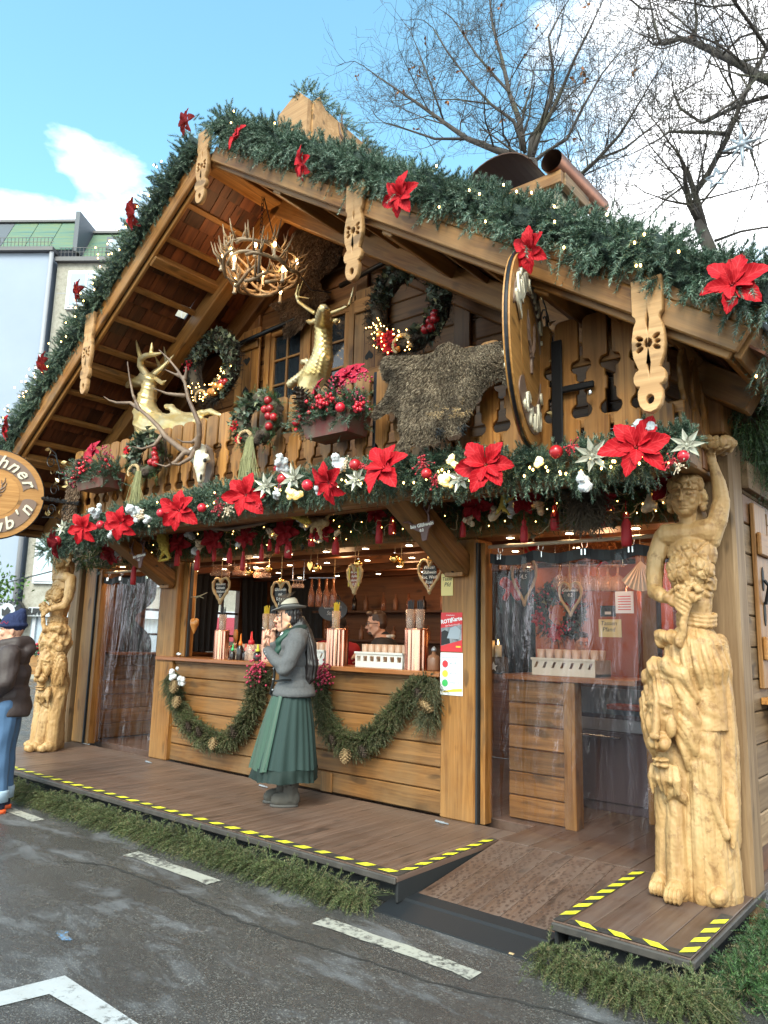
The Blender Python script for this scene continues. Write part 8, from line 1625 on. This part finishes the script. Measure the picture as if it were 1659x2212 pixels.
def hwin(T,u0,v0,u1,v1,off=.1,bars=0,glass_='facade_glass'):
    x0,zt_=onH(u0,v0); x1,zb=onH(u1,v1); w=hb('window',T,x0,x1,zb,zt_,off-.12,off+.06,'frame_white',.01); hb('glass',w,x0+.16,x1-.16,zb+.16,zt_-.16,off-.14,off-.10,glass_)
    hb('frame_edge',w,x0+.08,x1-.08,zb+.08,zt_-.08,off-.16,off-.125,'frame_white'); 
    hb('glass',w,x0+.17,x1-.17,zb+.17,zt_-.17,off-.175,off-.15,glass_)
    hb('mullion',w,(x0+x1)/2-.05,(x0+x1)/2+.05,zb+.1,zt_-.1,off-.20,off-.17,'frame_white') if bars else None
    return x0,x1,zb,zt_
hwin(B,148,585,226,668,.1,1); hwin(B,80,1150,146,1262,.1,0,'blind_blue'); hwin(B,250,600,330,680,.1,1); hwin(B,190,1150,300,1262,.1,1); hwin(B,95,860,150,960,.1,1); hwin(B,330,1160,430,1270,.1,1); hwin(B,500,1160,600,1270,.1,1)
x0,zt_=onH(222,505); x1,zb=onH(262,545); d_=hb('dormer_window',B,x0,x1+.8,zb-.1,zt_+.1,.4,1.4,'slate_roof'); hb('glass',d_,x0+.15,x1+.65,zb+.05,zt_-.05,.36,.41,'facade_glass')
for k,x in enumerate(np.arange(xa+2.4,xr+14,3.2)): hb('stone_joint',B,x,x+.03,0,z1-.5,.112,.13,'pipe_grey',.001)
for z_ in np.arange(3.5,z1-.5,3.0): hb('stone_joint',B,xa+.2,xr+16,z_,z_+.03,.114,.13,'pipe_grey',.001)
# shop front with sign
SFp=thing('shop_front','pale shop front with glass doors and a dark letter fascia behind the left statue','shop front',HM@Vector((xa+2,-.3,0)))
x0,zt_=onH(70,1312); x1,zb=onH(330,1338); hb('fascia',SFp,x0,x1+6,zb,zt_,-.30,.11,'sign_white')
xt,zm=onH(62,1325); text('RUFFS',(zt_-zb)*.85,'sign_black',SFp,HM@Matrix(((1,0,0,xt),(0,0,-1,-.32),(0,1,0,(zt_+zb)/2),(0,0,0,1))),.03,'fascia_letters','LEFT',bold=.02)
x2,z2_=onH(38,1323); rr=(onH(38,1296)[1]-z2_); r_=MB().lathe([(.001,-.25),(rr,-.25),(rr,.2),(.001,.2)],32,(0,0,0),Matrix.Rotation(R(90),4,'X')).obj('round_box','sign_black',SFp,True,HM@Matrix.Translation((x2,-.5,z2_)))
MB().lathe([(.001,0),(rr*.68,0),(rr*.68,.03),(.001,.03)],28,(0,0,0),Matrix.Rotation(R(90),4,'X')).obj('round_emblem','sign_white',r_,False,HM@Matrix.Translation((x2,-.76,z2_)))
for k,ch in enumerate("RUFF'S"): a=R(155)-R(130)*(k+.5)/6; text(ch,rr*.42,'sign_white',r_,HM@Matrix(((1,0,0,x2),(0,0,-1,-.765),(0,1,0,z2_),(0,0,0,1)))@Matrix.Translation((rr*.83*math.cos(a),rr*.83*math.sin(a),0))@Matrix.Rotation(a-math.pi/2,4,'Z'),.01,'emblem_letter')
MB().prism([(-.3*rr,-.3*rr),(.1*rr,-.35*rr),(.35*rr,.1*rr),(.1*rr,.4*rr),(-.1*rr,.1*rr),(-.35*rr,.25*rr)],0,.03,HM@Matrix(((1,0,0,x2),(0,0,-1,-.80),(0,1,0,z2_),(0,0,0,1)))).obj('emblem_mark','sign_black',r_)
for uu in(70,95,118,150,185,240): x,_=onH(uu,1400); hb('door_post',SFp,x-.07,x+.07,.05,zb,-.1,.1,'sign_white')
xe,_=onH(420,1400); hb('shop_glass',SFp,x0,xe,.1,zb,.0,.09,'facade_glass')
fx,fz=onH(98,1390); T=thing('banner','dark blue banner with a white letter hanging outside the shop behind the left statue','banner',HM@Vector((fx,-2,fz))); b=MB(); x0_,z0_=onH(108,1370,2); x1_,zb_=onH(82,1452,2)
b.add([(x0_+.15,-2,z0_+.3),(x1_-.1,-2.1,zb_+.4),(x1_+.05,-2.05,zb_),(x0_+.2,-2,zb_+.1)],[(0,1,2,3)]); link('cloth',evalmods([tuple(p) for p in b.v],b.f,[('SOLIDIFY',dict(thickness=.02))]),T,HM).data.materials.append(M['flag_blue']); text('F',.5,'sign_white',T,HM@Matrix(((1,0,0,(x0_+x1_)/2+.08),(0,0,-1,-2.12),(0,1,0,(z0_+zb_)/2-.02),(0,0,0,1))),.005)
MB().tube([(x0_+.2,-2,0),(x0_+.2,-2,z0_+.35)],.03,6).obj('pole','steel_grey',T,False,HM)
x,_=onH(85,1425,3); T=thing('flower_stand','wooden crate of red flowers outside the shop behind the left statue','flowers',HM@Vector((x,-3,0))); hb('stand',T,x-.3,x+1.2,0,.75,-3.2,-2.7,'honey_wood'); Pq=np.array([tuple(HM@Vector((x+rnd.uniform(-.2,1.1),-2.95+rnd.uniform(-.2,.2),.95+rnd.uniform(-.18,.2)))) for _ in range(220)]); geo('leaves',leaves(Pq,RNG.normal(size=Pq.shape),.16,'x'),'fir_fresh',T,'stuff'); blobs([Vector(p)+Vector((0,0,.05)) for p in Pq[::5]],.05,'berry_red','blossoms',T,6,4)
T=thing('awning','dark red shop awning with gold lettering seen through the stall window','awning',HM@Vector((onH(500,1350)[0],-1,2.5))); x0,zt_=onH(440,1325); x1,zb=onH(640,1360); link('awning_cloth',me_np('awning_cloth',[(x0,0.05,zt_),(x1,.05,zt_),(x1,-1.2,zb),(x0,-1.2,zb),(x1,-1.2,zb-.5),(x0,-1.2,zb-.5)],[(0,3,2,1),(3,5,4,2)],'awning_red'),T,HM)
sc=MB(); 
for k in range(2): pass
# kerb and pavement
kp=[HM@Vector(p) for p in((-40,-3.6,.12),(60,-3.6,.12),(60,8,.12),(-40,8,.12))]; o=link('pavement',me_np('pavement',kp+[p-Vector((0,0,.12)) for p in kp[:2]],[(0,1,2,3),(4,5,1,0)],'stone_clad'),None); o['kind']='structure'
# ------------------------------------------------------------------ other houses that close the square off to the right and rear
t=NT('far_plaster'); t.set(Base_Color=(.48,.44,.36),Roughness=.9); M['far_plaster']=t.m
# ------------------------------------------------------------------ trees
t=NT('bark'); n=t.noise(t.mapped((6,6,1.2),shift=False),3,5,.6); c=t.ramp(n,[(.3,(.028,.022,.020)),(.7,(.085,.068,.058))]); ms_=t.noise(t.tc(),1.3,4); c=t.mix(t.rng(ms_,.5,.65,0,.45),c,(.055,.06,.025)); t.set(Base_Color=c,Roughness=.9).bump(n,.4,.02); M['bark']=t.m
def bare_tree(label,y0,trunk,limbs,seed,group,twig=1.0,depthv=.22,leaf=None,lev=4,base=None):
    r=random.Random(seed); rg=np.random.default_rng(seed); T=thing('bare_tree',label,'tree',(base or (U(*trunk[0][:2],y=y0)[0],y0,0)),group); b=MB(); tw=MB(); P_leaf=[]
    def tubeadd(m,pts,ra,seg): m.tube(pts,ra,seg,False)
    def grow(p,d,L_,rad,k):
        n=5; pts=[p]; q=Vector(p); dd=Vector(d).normalized(); w=.30 if k<2 else .42
        for i in range(n):
            dd=(dd+Vector(rg.normal(size=3)*w*.5)+Vector((0,0,.06))).normalized(); q=q+dd*L_/n; pts.append(q)
        tubeadd(b if rad>.02 else tw,pts,[max(.0030,rad*(1-.75*i/n)) for i in range(n+1)],6 if rad>.03 else 3)
        if leaf and k>=lev-1 and r.random()<.006: P_leaf.append(pts[-1])
        if k>=lev: return
        m=r.randint(3,4) if k<lev-1 else r.randint(2,4)
        for j in range(m):
            i=r.randint(1,n); nd=(dd*.8+Vector(rg.normal(size=3)*.75)+Vector((0,0,.10))).normalized(); grow(pts[i],nd,L_*r.uniform(.45,.75),max(.0036,rad*.5*(1-.5*i/n)+.0015),k+1)
    tp=[U(u,v,y=y0) for u,v,_ in trunk]; tr_=[psz(p,w)*.40 for p,(_,_,w) in zip(tp,trunk)]
    if base: tp=[Vector(base)]+tp; tr_=[tr_[0]*1.35]+tr_
    b.tube(tp,tr_,10)
    for limb_ in limbs:
        n=len(limb_); off=r.uniform(-depthv,depthv)*6; pts=[U(u,v,y=y0+off*(i/(n-1))) for i,(u,v,_) in enumerate(limb_)]; ra=[psz(p,w)*.38 for p,(_,_,w) in zip(pts,limb_)]; b.tube(pts,ra,7)
        for i in range(n-1):
            seg=(pts[i+1]-pts[i]).length; c_=max(2,int(seg/ .36*twig))
            for j in range(c_):
                f=r.random(); p=pts[i].lerp(pts[i+1],f); d=(pts[i+1]-pts[i]).normalized(); nd=(d*.7+Vector(rg.normal(size=3)*.7)+Vector((0,0,.25))).normalized(); grow(p,nd,r.uniform(.9,1.9),max(.008,ra[i]*.36),1)
        grow(pts[-1],(pts[-1]-pts[-2]),1.4,ra[-1],2)
    b.obj('trunk','bark',T,True); o=tw.obj('twigs','bark',T); o['kind']='stuff'
    if leaf and P_leaf: Pq=np.array([tuple(p) for p in P_leaf]); Pq=np.repeat(Pq,3,0); geo('dead_leaves',leaves(Pq,rg.normal(size=Pq.shape)+np.array([0,0,-.5]),.12,'x'),'oak_orange',T,'stuff')
    return T
bare_tree('wide bare tree branching behind the chimney of the stall',8.0,[(1150,420,46),(1145,350,42)],[
 [(1140,345,24),(1075,325,20),(1010,300,15),(960,265,12),(905,225,9),(860,195,6),(815,165,4)],[(1010,300,9),(940,300,7),(880,280,5),(830,265,3)],[(1130,320,22),(1122,260,16),(1100,200,13),(1085,130,10),(1065,60,7),(1058,0,5)],[(1145,345,22),(1150,300,19),(1170,265,16),(1190,210,12),(1195,150,9),(1185,80,6),(1215,20,4)],[(1146,345,20),(1165,290,14),(1205,215,11),(1240,130,8),(1275,60,6),(1300,5,3)],[(1135,330,12),(1110,262,10),(1060,225,8),(1010,170,6),(965,110,5),(935,60,3)],[(1100,200,8),(1030,120,6),(985,50,4)],[(960,265,6),(930,180,5),(900,100,3)],
 [(1150,425,18),(1230,400,14),(1290,345,11),(1340,290,8),(1385,215,5)],[(1290,345,8),(1350,320,6),(1420,265,4)],[(1150,352,12),(1180,328,10),(1225,300,9),(1260,230,7),(1300,160,5),(1340,110,3)],[(1060,225,5),(990,215,4),(930,215,2)]],3,'bare trees behind the stall',1.15,leaf=True,base=(-4.4,8.0,0))
bare_tree('bare forked tree with mossy trunk behind the right end of the roof',7.0,[(1560,640,40),(1535,545,36),(1510,480,30)],[
 [(1512,480,24),(1490,440,19),(1480,395,13),(1478,368,8)],[(1520,490,22),(1505,430,18),(1485,370,12),(1478,358,5)],[(1495,425,18),(1530,375,17),(1570,300,15),(1600,225,13),(1635,150,11),(1670,70,9)],[(1575,290,12),(1520,285,10),(1445,285,7),(1425,300,5),(1370,330,3)],[(1520,265,11),(1560,245,11),(1600,225,12),(1670,205,12)],[(1515,265,9),(1470,235,7),(1455,200,5),(1450,160,3)],[(1535,560,12),(1450,530,9),(1380,505,7),(1300,465,5),(1270,420,3)],[(1545,520,9),(1600,500,7),(1660,490,5)],[(1555,330,8),(1600,330,6),(1660,300,5)],[(1480,400,7),(1440,430,5),(1400,470,3)],[(1590,255,8),(1610,290,6),(1640,380,4)],[(1600,230,6),(1560,160,5),(1530,100,3)]],8,'bare trees behind the stall',1.5,base=(-1.2,7.0,0))
bare_tree('thick mossy bough of a bare tree reaching in from the upper right',5.6,[(1720,200,34),(1659,165,30)],[
 [(1690,185,30),(1640,165,26),(1600,140,24),(1560,120,22),(1530,105,20),(1500,92,17),(1470,83,15),(1440,93,13),(1412,96,8)],[(1500,88,9),(1505,50,8),(1500,-20,6)],[(1425,92,8),(1415,55,7),(1405,10,5),(1400,-30,3)],[(1412,20,6),(1385,18,5),(1350,-10,4)],[(1560,118,7),(1600,80,6),(1659,60,4)],[(1640,160,9),(1600,210,7),(1540,250,5)],[(1660,110,10),(1620,50,10),(1590,10,9),(1560,-40,8)],[(1590,10,6),(1530,15,5),(1490,5,4)],[(1540,108,5),(1520,170,4),(1470,200,3)],[(1600,140,5),(1570,60,4),(1540,10,3)]],15,'bare trees behind the stall',1.5,base=(2.6,5.6,0))
# leafy sprig at the left frame edge
p=U(-22,1270,x=-12.0); T=thing('street_tree','small leafy green tree at the left edge in front of the grey blue wall','tree',(p[0],p[1],0)); b=MB(); b.tube([(p[0],p[1],0),(p[0]+.05,p[1],1.5),p],[.09,.07,.04],8); b.obj('trunk','bark',T,True); P=np.array(tuple(p))+RNG.normal(size=(420,3))*np.array([.30,.30,.22]); geo('crown',leaves(P,RNG.normal(size=P.shape),.10,'x'),'tree_green',T,'stuff')
# trees seen through the stall windows
# star decorations hung in the branches
def star_frame(label,u,v,px,y,n=5,mat='star_frost'):
    p=U(u,v,y=y); s=psz(p,px)/2; T=thing('star_light',label,'star decoration',p,'star lights in the trees'); pts=[p+Vector((s*(1 if k%2==0 else .45)*math.sin(math.pi*k/n),0,s*(1 if k%2==0 else .45)*math.cos(math.pi*k/n))) for k in range(2*n)]; b=MB(); b.tube(pts+pts[:1],.022,6,False); b.obj('star_tube',mat,T); MB().tube([pts[0],pts[0]+Vector((0,0,.9))],.006,4).obj('cord','cable_black',T)
star_frame('open five pointed star hanging between the trees right of the chimney',1266,328,42,6.5); star_frame('open star hanging low in the branches of the right tree',1548,385,46,5.5); star_frame('tiny star hanging just above the garland right of the chimney',1290,478,16,5.0)
p=U(1602,312,y=5.0); T=thing('snowflake_light','large frosted eight armed snowflake hanging in the right tree','star decoration',p); s=psz(p,105)/2
for k in range(8):
    a=k*math.pi/4; L_=s*(1.0 if k%4==0 else (.72 if k%2==0 else .55)); MB().tube([p,p+Vector((L_*math.sin(a),0,L_*math.cos(a)))],[.035,.012],8).obj('snowflake_arm','star_frost',T,True)
MB().ell(p,.06,None,10,8).obj('hub','star_frost',T,True)
# overhead wire from the left statue to the street
MB().tube([U(215,1200,y=-.3),U(120,1232,y=.5),U(0,1262,y=2.0),U(-60,1270,y=3)],.012,5).obj('overhead_wire','cable_black',None); o=bpy.data.objects['overhead_wire']; tag(o,'thin black cable running from the balcony to the left edge','cable')
